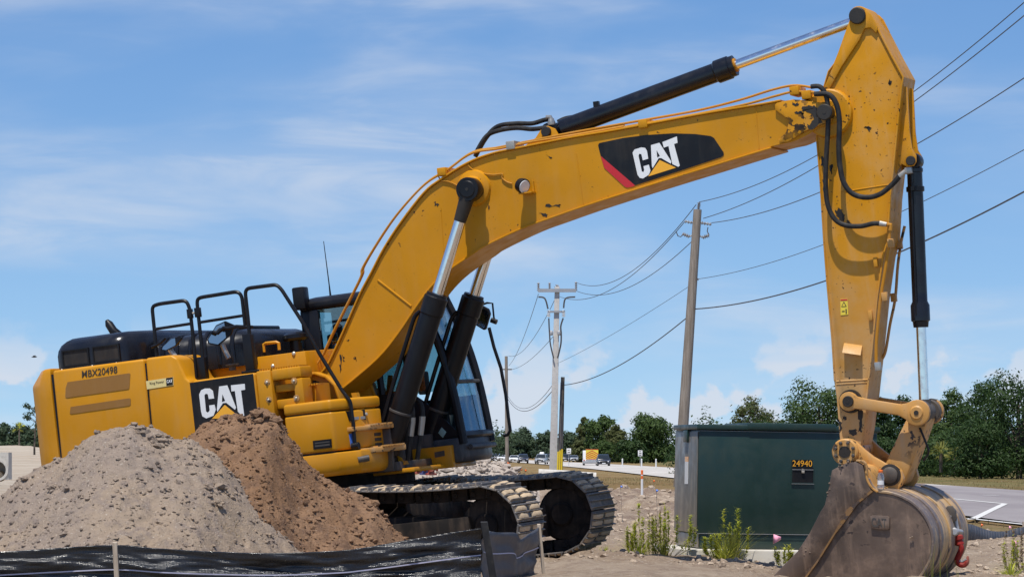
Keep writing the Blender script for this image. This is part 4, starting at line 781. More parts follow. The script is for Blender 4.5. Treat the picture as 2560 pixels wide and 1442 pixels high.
for k in range(3):
    u = -0.485-k*0.055; b = B(); b.hexa([front(0.78, u-0.036, -0.01), front(0.93, u-0.036, -0.01), front(0.93, u-0.036, 0.005), front(0.78, u-0.036, 0.005), front(0.78, u, -0.01), front(0.93, u, -0.01), front(0.93, u, 0.005), front(0.78, u, 0.005)]); b.build('vent_slot', 'ink', tbx, 0.004)
b = B(); b.hexa([front(0.28, -0.61, 0), front(0.36, -0.61, 0), front(0.36, -0.61, 0.006), front(0.28, -0.61, 0.006), front(0.27, -0.47, 0), front(0.35, -0.47, 0), front(0.35, -0.47, 0.006), front(0.27, -0.47, 0.006)]); b.build('instruction_label', 'decal_blue', tbx)
b = B(); b.rings(front(0.64, -0.275, -0.005), (1, -0.4, 0), [(0.018, 0), (0.018, 0.02), (0.012, 0.024)], 10); b.build('bolt', 'bolt', tbx)
npl = plate('maker_plate', sus(z3([(690, 938), (886, 916), (893, 1008), (697, 1030)]), 1.45), 1.452, 0.008, 'black', tbx)
plate('plate_text_band', sus(z3([(712, 957), (868, 940), (869, 953), (713, 971)]), 1.45), 1.4605, 0.002, 'dark_steel', npl); plate('plate_text_band', sus(z3([(714, 985), (870, 967), (871, 985), (716, 1004)]), 1.45), 1.4605, 0.002, 'dark_steel', npl)
b = B(); a_ = su(*z3([(1175, 1140)])[0], 1.30); b.cyl(L(a_[0], 1.33, a_[1]), L(a_[0]+0.10, 1.26, a_[1]+0.01), 0.035, n=14); b.build('tie_eye', 'dark_steel', lf)
# handrails
def rail(pts, l, r=0.021, name='handrail', sub=4, lats=None):
    b = B(); P = pl(pts, l); 
    if lats: P = [(p[0], q_, p[2]) for p, q_ in zip(P, lats)]
    b.tube([L(*p) for p in P], r, 10); return b.build(name, 'black', exc)
def rounded(pts, r=9):
    out = [pts[0]]
    for i in range(1, len(pts)-1):
        p, q_, s_ = Vector(pts[i-1]), Vector(pts[i]), Vector(pts[i+1]); a_ = q_+(p-q_).normalized()*min(r, (p-q_).length*0.45); c_ = q_+(s_-q_).normalized()*min(r, (s_-q_).length*0.45)
        for k in range(5): t = k/4; out.append(tuple(a_*(1-t)**2+q_*2*t*(1-t)+c_*t*t))
    return out+[pts[-1]]
h1 = rail(rounded(z1([(1065, 680), (1045, 470), (1025, 275), (1080, 255), (1300, 225), (1330, 300), (1350, 480), (1385, 850)]), 12), 1.22)
r1 = rail(z1([(1040, 458), (1340, 412)]), 1.22, 0.017, 'rail_bar'); r1.parent = h1
h2 = rail(rounded(z1([(1445, 840), (1415, 520), (1385, 235), (1400, 205), (1710, 155), (1745, 190), (1772, 430)]), 12), 1.22)
r2 = rail(z1([(1410, 402), (1755, 348)]), 1.22, 0.017, 'rail_bar'); r2.parent = h2
for x0, x1, y0, y1 in ((1308, 1352, 298, 368), (1368, 1418, 288, 358)):
    a_, c_ = su(*z1([(x0, y0)])[0], 1.22), su(*z1([(x1, y1)])[0], 1.22); b = B(); b.box(L(a_[0], 1.19, c_[1]), L(c_[0], 1.25, a_[1])); b.build('rail_clamp', 'black', h1 if x0 < 1350 else h2, 0.006)
b = B(); P = pl(z1([(1350, 330), (1370, 325)]), 1.22); b.cyl(L(*P[0]), L(*P[1]), 0.012); b.build('clamp_bolt', 'bolt', h1)
b = B(); a_ = su(*z1([(1438, 840)])[0], 1.22); b.box(L(a_[0]-0.04, 1.17, a_[1]-0.03), L(a_[0]+0.05, 1.27, a_[1]+0.22)); b.build('rail_foot', 'black', h2, 0.01)
h3 = rail(rounded(z1([(1825, 790), (1800, 420), (1772, 160), (1790, 130), (2020, 100), (2060, 135), (2230, 400)])+z3([(760, 20), (1000, 410), (1085, 520), (1115, 760), (1135, 1000), (1155, 1130), (1215, 1148)]), 9), 1.24)
b = B(); a_ = su(*z1([(1825, 790)])[0], 1.24); b.box(L(a_[0]-0.05, 1.19, a_[1]-0.02), L(a_[0]+0.05, 1.29, a_[1]+0.40)); b.box(L(a_[0]-0.09, 1.16, a_[1]-0.02), L(a_[0]+0.12, 1.32, a_[1]+0.005)); b.build('rail_foot', 'black', h3, 0.006)
b = B(); P = pl(z3([(1105, 1000), (1165, 990)]), 1.24); b.rings(L(*P[0]), L(*P[1])-L(*P[0]), [(0.04, 0), (0.04, 0.08)], 12); b.build('rail_clamp', 'black', h3)
b = B(); P = pl(z1([(1830, 440), (1700, 435), (1640, 450), (1600, 445), (1550, 490), (1520, 480)]), 1.22); b.tube([L(*p) for p in P], 0.02, 8); b.build('mirror_arm', 'black', h3)
def mirror(pts, l, tilt, parent):
    P = sus(z1(pts), l); c0 = (sum(p[0] for p in P)/len(P), sum(p[1] for p in P)/len(P))
    b = B(); b.loft([[L(c0[0]+(p[0]-c0[0])*0.8, l-0.06+(p[0]-c0[0])*tilt, c0[1]+(p[1]-c0[1])*0.85) for p in P], [L(p[0], l-0.02+(p[0]-c0[0])*tilt, p[1]) for p in P], [L(p[0], l+0.005+(p[0]-c0[0])*tilt, p[1]) for p in P]]); o = b.build('mirror', 'black', parent)
    b = B(); b.loft([[L(c0[0]+(p[0]-c0[0])*0.86, l+0.007+(p[0]-c0[0])*tilt, c0[1]+(p[1]-c0[1])*0.88) for p in P], [L(c0[0]+(p[0]-c0[0])*0.86, l+0.010+(p[0]-c0[0])*tilt, c0[1]+(p[1]-c0[1])*0.88) for p in P]]); b.build('mirror_face', 'mirror_glass', o)
mirror([(1545, 425), (1600, 392), (1660, 425), (1640, 500), (1560, 590), (1500, 575), (1492, 545)], 1.12, -0.6, exc)
mirror([(1130, 600), (1180, 530), (1230, 512), (1240, 525), (1205, 590), (1150, 630), (1125, 625)], 1.30, -0.8, exc)
b = B(); P = pl(z1([(1020, 600), (1060, 585), (1100, 560), (1135, 525)]), 1.25); b.tube([L(*p) for p in P], 0.015, 8); b.build('mirror_arm', 'black', h1)
for pts, l in (([(1590, 580), (1615, 640), (1640, 690)], 1.05), ([(1170, 620), (1200, 660), (1225, 700)], 1.25)):
    b = B(); P = pl(z1(pts), l); b.tube([L(*p) for p in P], 0.03, 8); b.build('mirror_post', 'fitting', exc)

# ------------------------------------------------------------------ cab (far side)
CR, CLf = -0.46, -1.40
def cabpt(s, l, u): return L(s, l, u)
cabf = lambda u: np.interp(u, [-0.92, -0.80, -0.1, 0.45, 1.02], [1.30, 1.34, 1.27, 1.16, 0.95])     # front face over height
cab = B()
def beam(b, p, q_, r=0.05, n=8): b.tube([L(*p), L(*((Vector(p)+Vector(q_))/2)), L(*q_)], r, n)
# floor box, lower walls, pillars, roof
b = B(); b.loft([[L(s, l, u) for s, l in ((-0.44, CR), (float(cabf(u)), CR), (float(cabf(u))+0.07, (CR+CLf)/2), (float(cabf(u)), CLf), (-0.44, CLf))] for u in (-0.90, -0.84, -0.62)]); cab = b.build('cab', 'cab_grey', exc, 0.03, 2)
b = B(); b.box(L(-0.44, CR-0.005, -0.62), L(0.75, CR-0.05, -0.05)); b.build('cab_lower_wall', 'black', cab, 0.01)
b = B(); b.hexa([L(0.75, CR-0.005, -0.62), L(1.33, CR-0.005, -0.62), L(1.33, CR-0.05, -0.62), L(0.75, CR-0.05, -0.62), L(0.75, CR-0.005, -0.05), L(1.0, CR-0.005, -0.25), L(1.0, CR-0.05, -0.25), L(0.75, CR-0.05, -0.05)]); b.build('cab_lower_wall', 'black', cab)
b = B(); b.box(L(-0.44, CLf, -0.62), L(1.28, CLf+0.05, -0.15)); b.build('cab_door_panel', 'black', cab, 0.01)
b = B(); b.box(L(-0.46, CR, -0.62), L(-0.40, CLf, 0.45)); b.box(L(-0.46, CR, 0.45), L(-0.42, CR-0.12, 1.0)); b.build('cab_rear_wall', 'black', cab, 0.01)
b = B(); b.loft([[L(s, l, u) for s, l in ((-0.47+e, CR+0.01-e), (0.98-e, CR+0.01-e), (1.04-e, (CR+CLf)/2), (0.98-e, CLf-0.01+e), (-0.47+e, CLf-0.01+e))] for e, u in ((0.02, 0.99), (0.0, 1.02), (0.0, 1.08), (0.05, 1.12), (0.16, 1.145))]); roof = b.build('cab_roof', 'black', cab, 0.015, 2)
for l in (CR-0.03, CLf+0.03):
    fl = [(float(cabf(u)), l, u) for u in (-0.70, -0.1, 0.45, 1.02)]
    b = B(); b.tube([L(*p) for p in catmull(fl, 4)], 0.052, 10); b.build('front_pillar', 'black', cab)
    b = B(); b.box(L(-0.46, l-0.05, -0.1), L(-0.24, l+0.03, 1.0)); b.build('rear_pillar', 'black', cab, 0.02)
    b = B(); b.tube([L(0.42, l, -0.05), L(0.40, l, 0.5), L(0.36, l, 1.0)], 0.04, 8); b.build('mid_pillar', 'black', cab)
for l in (CR-0.02, CLf+0.02):
    b = B(); b.loft([[L(-0.26, l, -0.06), L(-0.26, l-0.006, -0.06), L(-0.26, l-0.006, 1.0), L(-0.26, l, 1.0)], [L(0.95, l, -0.06), L(0.95, l-0.006, -0.06), L(0.95, l-0.006, 1.0), L(0.95, l, 1.0)]]); b.build('side_window', 'cab_glass', cab)
mid = lambda u: float(cabf(u))
b = B(); loops = []
for u in np.linspace(-0.60, 1.0, 12):
    row = [(mid(u)+0.01+0.045*math.sin(math.pi*t), CR-0.05+(CLf-CR+0.10)*t, u) for t in np.linspace(0, 1, 9)]
    loops.append([L(*p) for p in row]+[L(p[0]-0.008, p[1], p[2]) for p in row[::-1]])
b.loft(loops); b.build('windshield', 'cab_glass', cab)
for u, r in ((0.0, 0.022), (-0.60, 0.04), (1.0, 0.04)):
    b = B(); b.tube([L(mid(u)+0.015+0.045*math.sin(math.pi*t), CR-0.02+(CLf-CR+0.04)*t, u) for t in np.linspace(0, 1, 9)], r, 8); b.build('windshield_bar', 'black' if u else 'dark_steel', cab)
b = B(); b.tube([L(mid(-0.72)+0.05, -0.55, -0.74), L(mid(-0.72)+0.09, -0.93, -0.74), L(mid(-0.72)+0.05, -1.32, -0.74)], 0.03, 10); b.build('front_bumper', 'cab_grey', cab)
# seat, console, levers, far window seen through the glass
b = B(); b.box(L(-0.15, -0.72, -0.35), L(0.38, -1.2, -0.18)); b.hexa([L(-0.22, -0.70, -0.2), L(-0.05, -0.70, -0.2), L(-0.05, -1.22, -0.2), L(-0.22, -1.22, -0.2), L(-0.34, -0.73, 0.48), L(-0.20, -0.73, 0.48), L(-0.20, -1.19, 0.48), L(-0.34, -1.19, 0.48)]); b.box(L(-0.34, -0.85, 0.50), L(-0.22, -1.07, 0.72)); b.build('operator_seat', 'seat_grey', cab, 0.03)
b = B(); b.box(L(0.0, -0.52, -0.5), L(0.52, -0.68, -0.02)); b.build('control_console', 'seat_grey', cab, 0.02)
b = B(); b.box(L(0.0, -1.24, -0.5), L(0.5, -1.36, -0.04)); b.build('control_console', 'seat_grey', cab, 0.02)
b = B(); b.tube([L(0.45, -0.60, -0.05), L(0.50, -0.60, 0.16)], 0.03, 8); b.build('joystick', 'seat_grey', cab)
b = B(); b.box(L(0.84, -0.52, -0.1), L(0.92, -0.72, 0.16)); b.build('monitor', 'seat_grey', cab, 0.02)
b = B(); b.box(L(0.82, -0.60, -0.6), L(1.14, -0.9, -0.35)); b.tube([L(0.95, -0.75, -0.4), L(1.0, -0.75, -0.1)], 0.02, 8); b.build('travel_pedals', 'seat_grey', cab, 0.02)
# cab extras: grab rail, mirror, lamp box, antenna, badge
b = B(); P = pl(z2([(1565, 400), (1600, 540), (1650, 690), (1685, 880), (1705, 1050), (1718, 1140), (1700, 1172), (1670, 1178)]), -1.45); b.tube([L(*p) for p in P], 0.020, 10); b.build('grab_rail', 'black', cab)
def cabmirror():
    P = sus(z2([(1485, 225), (1560, 265), (1572, 300), (1540, 410), (1525, 418), (1462, 380), (1458, 340)]), -1.5); c0 = (sum(p[0] for p in P)/7, sum(p[1] for p in P)/7)
    b = B(); prism(b, P, -1.55, -1.5); o = b.build('cab_mirror', 'black', cab, 0.01)
    b = B(); prism(b, [(c0[0]+(p[0]-c0[0])*0.84, c0[1]+(p[1]-c0[1])*0.84) for p in P], -1.499, -1.494); b.build('mirror_face', 'mirror_glass', o)
    b = B(); Q = pl(z2([(1515, 235), (1550, 222), (1590, 225), (1600, 330), (1612, 355)]), -1.52); b.tube([L(*p) for p in Q], 0.012, 6); Q = pl(z2([(1580, 345), (1620, 360)]), -1.52); b.cyl(L(*Q[0]), L(*Q[1]), 0.03, n=10); b.build('mirror_arm', 'black', o)
cabmirror()
b = B(); a_, c_ = su(*z2([(152, 115)])[0], -0.40), su(*z2([(238, 268)])[0], -0.40); b.box(L(a_[0], -0.34, c_[1]), L(c_[0]+0.03, -0.50, a_[1])); b.build('rear_lamp_box', 'black', cab, 0.02)
b = B(); P = pl([(826, 738), (823, 712), (809, 603)], -0.8); b.tube([L(*p) for p in P], [0.012, 0.007, 0.004], 6); b.build('antenna', 'black', cab)
b = B(); a_ = su(*z2([(1228, 1155)])[0], CR); 
prism(b, [(a_[0]-0.05, a_[1]+0.0), (a_[0]+0.0, a_[1]-0.06), (a_[0]+0.05, a_[1]+0.0), (a_[0]+0.0, a_[1]+0.06)], CR, CR+0.004); b.build('cab_sticker', 'sticker_teal', cab, 0.004)
# platform under the cab, front frame and swing ring
b = B(); b.box(L(0.55, 0.55, -0.95), L(1.12, -1.38, -0.90)); b.box(L(0.75, -0.36, -0.95), L(1.22, -0.455, -0.70)); b.build('cab_platform', 'yellow', exc, 0.01)
plate('frame_label', [(1.02, -0.82), (1.14, -0.81), (1.14, -0.75), (1.02, -0.76)], -0.359, 0.004, 'dark_steel', exc)
b = B(); b.box(L(0.3, 0.68, -0.92), L(0.98, -0.36, -0.82)); b.box(L(0.62, 0.72, -0.92), L(0.95, 0.66, -0.45)); b.box(L(0.66, 0.48, -0.95), L(0.98, 0.40, -0.55)); b.box(L(0.66, -0.40, -0.95), L(0.98, -0.48, -0.55)); b.build('front_frame', 'dark_steel', exc, 0.01)
b = B(); b.hexa([L(0.60, 0.60, -0.5), L(0.66, 0.60, -0.5), L(0.66, 0.52, -0.5), L(0.60, 0.52, -0.5), L(0.50, 0.60, -0.02), L(0.56, 0.60, -0.02), L(0.56, 0.52, -0.02), L(0.50, 0.52, -0.02)]); b.build('frame_gusset', 'yellow', exc)
b = B(); b.hexa([L(0.86, 0.5, -0.86), L(1.0, 0.5, -0.86), L(1.0, 0.38, -0.86), L(0.86, 0.38, -0.86), L(0.82, 0.5, -0.70), L(0.96, 0.5, -0.78), L(0.96, 0.38, -0.78), L(0.82, 0.38, -0.70)]); b.build('frame_gusset', 'yellow', exc)
b = B(); b.rings(L(0, 0, -1.16), (0, 0, 1), [(0.88, 0), (0.92, 0.02), (0.92, 0.10), (0.84, 0.11), (0.84, 0.26)], 40); b.build('swing_ring', 'under_steel', exc)

# ------------------------------------------------------------------ undercarriage
b = B(); b.box(L(-1.1, 0.85, -1.62), L(1.1, -0.85, -1.17)); b.hexa([L(-1.5, 1.3, -1.75), L(1.5, 1.3, -1.75), L(0.9, 0.5, -1.70), L(-0.9, 0.5, -1.70), L(-1.4, 1.3, -1.45), L(1.4, 1.3, -1.45), L(0.8, 0.5, -1.2), L(-0.8, 0.5, -1.2)]); b.hexa([L(-1.5, -1.3, -1.75), L(1.5, -1.3, -1.75), L(0.9, -0.5, -1.70), L(-0.9, -0.5, -1.70), L(-1.4, -1.3, -1.45), L(1.4, -1.3, -1.45), L(0.8, -0.5, -1.2), L(-0.8, -0.5, -1.2)]); b.build('car_body', 'under_steel', exc, 0.02)
IC, SC, IR, SR = (2.20, -1.605), (-2.15, -1.56), 0.415, 0.455
def track_path(n=56):
    pts = []
    bot_u = -2.02
    tt = [(-2.15+0.05*i, bot_u) for i in range(int(4.35/0.05))]
    a = arc(IC, IR, -90, 88, 40); t0 = a[-1]; t1 = (SC[0], SC[1]+SR)
    run = [(t0[0]+(t1[0]-t0[0])*k/60, t0[1]+(t1[1]-t0[1])*k/60+0.085*math.sin(math.pi*k/60)*1.0-0.03*abs(math.sin(3*math.pi*k/60))) for k in range(1, 60)]
    pts = tt+a+run+arc(SC, SR, 90, 268, 40)
    P = np.array(pts); P = np.vstack([P, P[:1]]); seg = np.hypot(*np.diff(P, axis=0).T); cum = np.concatenate([[0], np.cumsum(seg)]); out = []
    for k in range(n):
        d_ = cum[-1]*k/n; e = cum[-1]*0.008; p = [np.interp((d_+o) % cum[-1], cum, P[:, i]) for o in (-e*0.6, e*0.6) for i in (0, 1)]
        out.append(((p[0]+p[2])/2, (p[1]+p[3])/2, math.atan2(p[3]-p[1], p[2]-p[0])))
    return out, cum[-1]/n
PATH, pitch = track_path(56)
TW = 0.80
b = B(); hl = pitch*0.5
prf = [(-hl*0.96, 0.0), (hl*0.99, 0.0), (hl*0.99, 0.018), (hl*0.84, 0.018), (hl*0.79, 0.056), (hl*0.72, 0.056), (hl*0.66, 0.018), (0.10*hl, 0.018), (0.06*hl, 0.044), (-0.06*hl, 0.044), (-0.10*hl, 0.018), (-hl*0.64, 0.018), (-hl*0.70, 0.046), (-hl*0.80, 0.046), (-hl*0.86, 0.018), (-hl*0.96, 0.018)]
b.loft([[(x, -TW/2, z) for x, z in prf], [(x, TW/2, z) for x, z in prf]])
shoe_src = b.build('track_shoe', 'track_steel', None, 0.003, 1); shoe_me = shoe_src.data; bpy.data.objects.remove(shoe_src)
b = B(); b.box((-hl*0.9, -0.16, -0.13), (hl*0.85, -0.10, 0.0)); b.box((-hl*0.9, 0.10, -0.13), (hl*0.85, 0.16, 0.0)); b.cyl((-hl*0.5, -0.18, -0.07), (-hl*0.5, 0.18, -0.07), 0.035, n=10)
link_src = b.build('chain_link', 'under_steel', None, 0.006, 1); link_me = link_src.data; bpy.data.objects.remove(link_src)
RR = random.Random(9)
for side_, lc in (('near', 1.22), ('far', -1.22)):
    tr = bpy.data.objects.new('track', None); COL.objects.link(tr); tr.parent = exc; tr.location = L(0, lc, 0)
    mud = B()
    for i, (s, u, a) in enumerate(PATH):
        o = bpy.data.objects.new('track_shoe', shoe_me); COL.objects.link(o); o.parent = tr; o.location = (s, 0, u); o.rotation_euler = (0, -a+math.pi, 0)
        M = Matrix.Translation((s, 0, u)) @ Matrix.Rotation(-a+math.pi, 4, 'Y')
        o2 = bpy.data.objects.new('chain_link', link_me); COL.objects.link(o2); o2.parent = tr; o2.location = (s, 0, u); o2.rotation_euler = (0, -a+math.pi, 0)
        # packed earth between the bars
        if RR.random() < 0.86:
            for x0, x1 in ((-0.68, -0.09), (0.09, 0.68)):
                for y0, y1 in ((-TW/2+0.01, -0.03), (0.03, TW/2-0.01)):
                    if RR.random() < 0.12: continue
                    h = RR.uniform(0.046, 0.062); c0, c1 = RR.uniform(0, 0.03), RR.uniform(0, 0.03); nn = 5; L0 = []
                    for k in range(nn):
                        y = y0+c0+(y1-c1-y0-c0)*k/(nn-1); hh = h*(0.82+0.3*RR.random()) if 0 < k < nn-1 else h*0.55
                        L0.append([M @ Vector((x0*hl, y, 0.012)), M @ Vector((x1*hl, y, 0.012)), M @ Vector((x1*hl*0.9+x0*hl*0.1, y, hh*0.85)), M @ Vector(((x0+x1)*hl/2, y, hh)), M @ Vector((x0*hl*0.9+x1*hl*0.1, y, hh*0.85))])
                    mud.loft(L0)
    mo = mud.build('packed_mud', 'mud', tr, smooth=50); mo['kind'] = 'stuff'
    # frame, idler, sprocket, rollers
    b = B(); prof = [(-1.85, -1.83), (1.75, -1.83), (1.75, -1.50), (1.35, -1.42), (0.2, -1.36), (-1.4, -1.36), (-1.85, -1.5)]
    b.loft([[(s, -0.21, u+H-H) for s, u in prof], [(s, 0.21, u) for s, u in prof]]); b.build('track_frame', 'under_steel', tr, 0.02)
    b = B(); b.box((0.9, -0.30, -1.84), (2.05, -0.21, -1.48)); b.box((-1.5, -0.29, -1.95), (1.4, -0.24, -1.78)); b.build('track_guard', 'under_steel', tr, 0.01)
    for nm, c_, r_ in (('idler_wheel', IC, IR-0.10), ('drive_sprocket', SC, SR-0.08)):
        b = B(); b.rings((c_[0], -0.17, c_[1]), (0, 1, 0), [(r_*0.55, 0), (r_*0.9, 0.03), (r_*0.92, 0.09), (r_, 0.10), (r_, 0.24), (r_*0.92, 0.25), (r_*0.9, 0.31), (r_*0.55, 0.34)], 32); w_ = b.build(nm, 'under_steel', tr)
        b = B(); b.rings((c_[0], -0.22, c_[1]), (0, 1, 0), [(0.11, 0), (0.13, 0.02), (0.13, 0.42), (0.11, 0.44)], 20); b.build('hub', 'under_steel', w_)
    for k in range(8):
        b = B(); x = -1.6+k*0.45; b.rings((x, -0.2, -1.84), (0, 1, 0), [(0.07, 0), (0.10, 0.01), (0.10, 0.13), (0.08, 0.14), (0.08, 0.26), (0.10, 0.27), (0.10, 0.39), (0.07, 0.40)], 16); b.build('track_roller', 'under_steel', tr)
    for x in (-0.8, 0.7):
        b = B(); b.rings((x, -0.15, -1.30), (0, 1, 0), [(0.06, 0), (0.08, 0.01), (0.08, 0.29), (0.06, 0.30)], 16); b.build('carrier_roller', 'under_steel', tr)
    for ch in tr.children: ch.location.z += H
    mo.location = (0, 0, H); tr.location = (0, -lc, 0)
# ------------------------------------------------------------------ spoil heaps
def ico_rocks(name, pts, mat, parent, seed, squash=0.75):
    """many small angular lumps joined into one mesh; pts: (x, y, z, r)"""
    rng = np.random.default_rng(seed); t = (1+5**.5)/2
    base = np.array([(-1, t, 0), (1, t, 0), (-1, -t, 0), (1, -t, 0), (0, -1, t), (0, 1, t), (0, -1, -t), (0, 1, -t), (t, 0, -1), (t, 0, 1), (-t, 0, -1), (-t, 0, 1)], float); base /= np.linalg.norm(base[0])
    fc = np.array([(0, 11, 5), (0, 5, 1), (0, 1, 7), (0, 7, 10), (0, 10, 11), (1, 5, 9), (5, 11, 4), (11, 10, 2), (10, 7, 6), (7, 1, 8), (3, 9, 4), (3, 4, 2), (3, 2, 6), (3, 6, 8), (3, 8, 9), (4, 9, 5), (2, 4, 11), (6, 2, 10), (8, 6, 7), (9, 8, 1)])
    P = np.array(pts); n = len(P)
    V = base[None]*rng.uniform(0.6, 1.25, (n, 12, 1)); sc_ = rng.uniform(0.7, 1.3, (n, 1, 3)); sc_[:, :, 2] *= squash; V = V*sc_
    a = rng.uniform(0, 6.28, n); ca, sa = np.cos(a)[:, None], np.sin(a)[:, None]; x, y = V[..., 0]*ca-V[..., 1]*sa, V[..., 0]*sa+V[..., 1]*ca; V[..., 0], V[..., 1] = x, y
    V = V*P[:, None, 3:4]+P[:, None, :3]; Fc = (fc[None]+12*np.arange(n)[:, None, None]).reshape(-1, 3)
    me = bpy.data.meshes.new(name); me.from_pydata(V.reshape(-1, 3).tolist(), [], Fc.tolist()); o = link(name, me, mat, parent); return o
def heap(name, sil, Z0, front_k, back_k, wr, yspan, mat, rock_mat, seed, label, nrock, amp=0.05, rockr=(0.012, 0.05), res=0.035, big=()):
    xs = [(x-1280)/8000*Z0 for x, y in sil]; zs = [EYE+(1130-y)/8000*Z0 for x, y in sil]
    X = np.arange(min(xs), max(xs), res); Y = np.arange(Z0-yspan[0], Z0+yspan[1], res); XX, YY = np.meshgrid(X, Y, indexing='ij')
    def h(x, y):
        top_ = np.interp(x, xs, zs); yy = y-Z0-0.12*fbm(x*1.3, y*0+3, 3, seed+7); d = np.where(yy < 0, front_k, back_k)*(np.sqrt(yy*yy+wr*wr)-wr)
        return top_-d+amp*fbm(x*3.2, y*3.2, 4, seed)+amp*0.62*fbm(x*9, y*9, 4, seed+3, 0.62)+0.016*np.maximum(fbm(x*19, y*19, 2, seed+9), -0.1)
    ZZ = h(XX, YY); gr = ground_z(XX, YY)-0.06; ZZ = np.maximum(ZZ, gr-0.02)
    root = empty(name, (float(np.mean(X)), Z0, 0.0), 0, label, 'dirt pile')
    ix = np.arange(XX.size).reshape(XX.shape); q = np.stack([ix[:-1, :-1], ix[1:, :-1], ix[1:, 1:], ix[:-1, 1:]], -1).reshape(-1, 4)
    me = grid_mesh('heaped_earth', XX-root.location.x, YY-Z0, ZZ, q); link('heaped_earth', me, mat, root)
    rng = np.random.default_rng(seed); pts = []
    rx = rng.uniform(X[0]+0.1, X[-1]-0.1, nrock*2); ry_ = rng.uniform(Y[0], min(Y[-1], Z0+0.35), nrock*2); rz = h(rx, ry_); ok = rz > ground_z(rx, ry_)+0.03
    rr = rockr[0]+(rockr[1]-rockr[0])*rng.random(nrock*2)**10
    for x, y, z, r, k in zip(rx, ry_, rz, rr, ok):
        if k and len(pts) < nrock: pts.append((x-root.location.x, y-Z0, z+r*0.15, r))
    for px, py, r in big:      # the lumps one can pick out
        for dy in np.arange(-2.6, 0.3, 0.02):
            p = at(px, py, Z0+dy)
            if float(h(np.array([p.x]), np.array([p.y]))[0]) >= p.z: pts += [(p.x-root.location.x+rng.normal()*r*0.5, p.y-Z0+rng.normal()*r*0.4, p.z-r*0.15+rng.normal()*r*0.3, r*rng.uniform(0.35, 0.8)) for _ in range(5)]; break
    o = ico_rocks('loose_lumps', pts, rock_mat, root, seed); o['kind'] = 'stuff'
    return root, h
grey_sil = [(-330, 1560), (-170, 1400), (-60, 1300), (0, 1245), (40, 1205), (60, 1192), (120, 1166), (165, 1146), (200, 1117), (235, 1092), (260, 1080), (300, 1074), (340, 1068), (365, 1077), (395, 1084), (430, 1100), (480, 1106), (530, 1133), (570, 1177), (620, 1237), (680, 1302), (730, 1352), (770, 1387), (860, 1480), (930, 1560)]
gp, gh = heap('dirt_pile', grey_sil, 31.0, 0.62, 0.75, 0.28, (3.4, 2.2), 'dirt_grey', 'dirt_grey', 4, 'grey-brown stony soil heap in front of the excavator counterweight', 11000, 0.07, (0.004, 0.030), 0.02,
    [(345, 1072, 0.085), (332, 1070, 0.05), (390, 1090, 0.075), (380, 1105, 0.06), (250, 1082, 0.05), (395, 1100, 0.07), (540, 1215, 0.10), (535, 1225, 0.06), (543, 1258, 0.045), (400, 1306, 0.055), (285, 1340, 0.05), (195, 1180, 0.05), (172, 1225, 0.055), (130, 1220, 0.06), (150, 1222, 0.05), (370, 1165, 0.045), (390, 1160, 0.04), (62, 1198, 0.05), (45, 1220, 0.05), (410, 1226, 0.035), (80, 1290, 0.05), (175, 1282, 0.035), (300, 1075, 0.06), (356, 1073, 0.05), (235, 1095, 0.04), (150, 1155, 0.05), (120, 1170, 0.045)])
brown_sil = [(330, 1400), (400, 1210), (450, 1110), (475, 1085), (520, 1062), (560, 1046), (600, 1044), (635, 1036), (655, 1026), (680, 1034), (700, 1052), (722, 1086), (760, 1142), (800, 1180), (850, 1212), (905, 1243), (940, 1258), (960, 1290), (985, 1330), (1010, 1352), (1040, 1372), (1110, 1470), (1170, 1560)]
bp_, bh = heap('dirt_pile', brown_sil, 32.3, 0.72, 0.85, 0.22, (3.6, 1.0), 'dirt_brown', 'dirt_brown', 21, 'reddish brown soil heap covering the lower tool box side of the excavator', 9000, 0.10, (0.005, 0.036), 0.02,
    [(660, 1036, 0.10), (640, 1042, 0.07), (690, 1050, 0.09), (930, 1355, 0.11), (900, 1362, 0.07), (935, 1262, 0.07), (950, 1280, 0.06), (770, 1250, 0.06), (800, 1280, 0.05), (760, 1300, 0.05), (720, 1120, 0.05), (600, 1048, 0.05), (560, 1055, 0.05), (985, 1335, 0.06)])
rub_sil = [(1000, 1215), (1060, 1180), (1110, 1168), (1160, 1160), (1200, 1154), (1240, 1158), (1280, 1172), (1310, 1190), (1350, 1215)]
rp, rh = heap('rubble_pile', rub_sil, 62.0, 0.5, 0.5, 0.3, (3.0, 2.5), 'rubble_stone', 'rubble_stone', 33, 'low heap of broken pale rubble behind the crawler tracks', 1500, 0.12, (0.03, 0.13), 0.09)
rp['category'] = 'rubble'
# grass roots sticking out of the grey heap
def blades(name, mat, parent, items, seed, seg=3):
    """items: (x, y, z, height, width, lean_x, lean_y)"""
    V, Fc = [], []; rng = random.Random(seed)
    for x, y, z, h, w, lx, ly in items:
        a = math.atan2(ly, lx)+math.pi/2+rng.uniform(-.4, .4); cx, cy = math.cos(a)*w/2, math.sin(a)*w/2; k = len(V)
        for i in range(seg+1):
            t = i/seg; ww = (1-t*0.85); px, py, pz = x+lx*t*t, y+ly*t*t, z+h*(t-0.25*t*t*min(1, math.hypot(lx, ly)/max(h, .01)))
            V += [(px-cx*ww, py-cy*ww, pz), (px+cx*ww, py+cy*ww, pz)]
        for i in range(seg): Fc.append((k+2*i, k+2*i+1, k+2*i+3, k+2*i+2))
    me = bpy.data.meshes.new(name); me.from_pydata(V, [], Fc); return link(name, me, mat, parent)
R = random.Random(3)
t = empty('dry_grass_tuft', at(575, 1325, 29.6), 0, 'pale straw roots poking out of the grey soil heap', 'dry grass')
it = []
for k in range(16): it.append((R.gauss(0, 0.05), R.gauss(0, 0.03)-0.06, R.uniform(-0.05, 0.03), R.uniform(-0.06, 0.10), 0.008, R.uniform(-0.12, 0.16), -0.06))
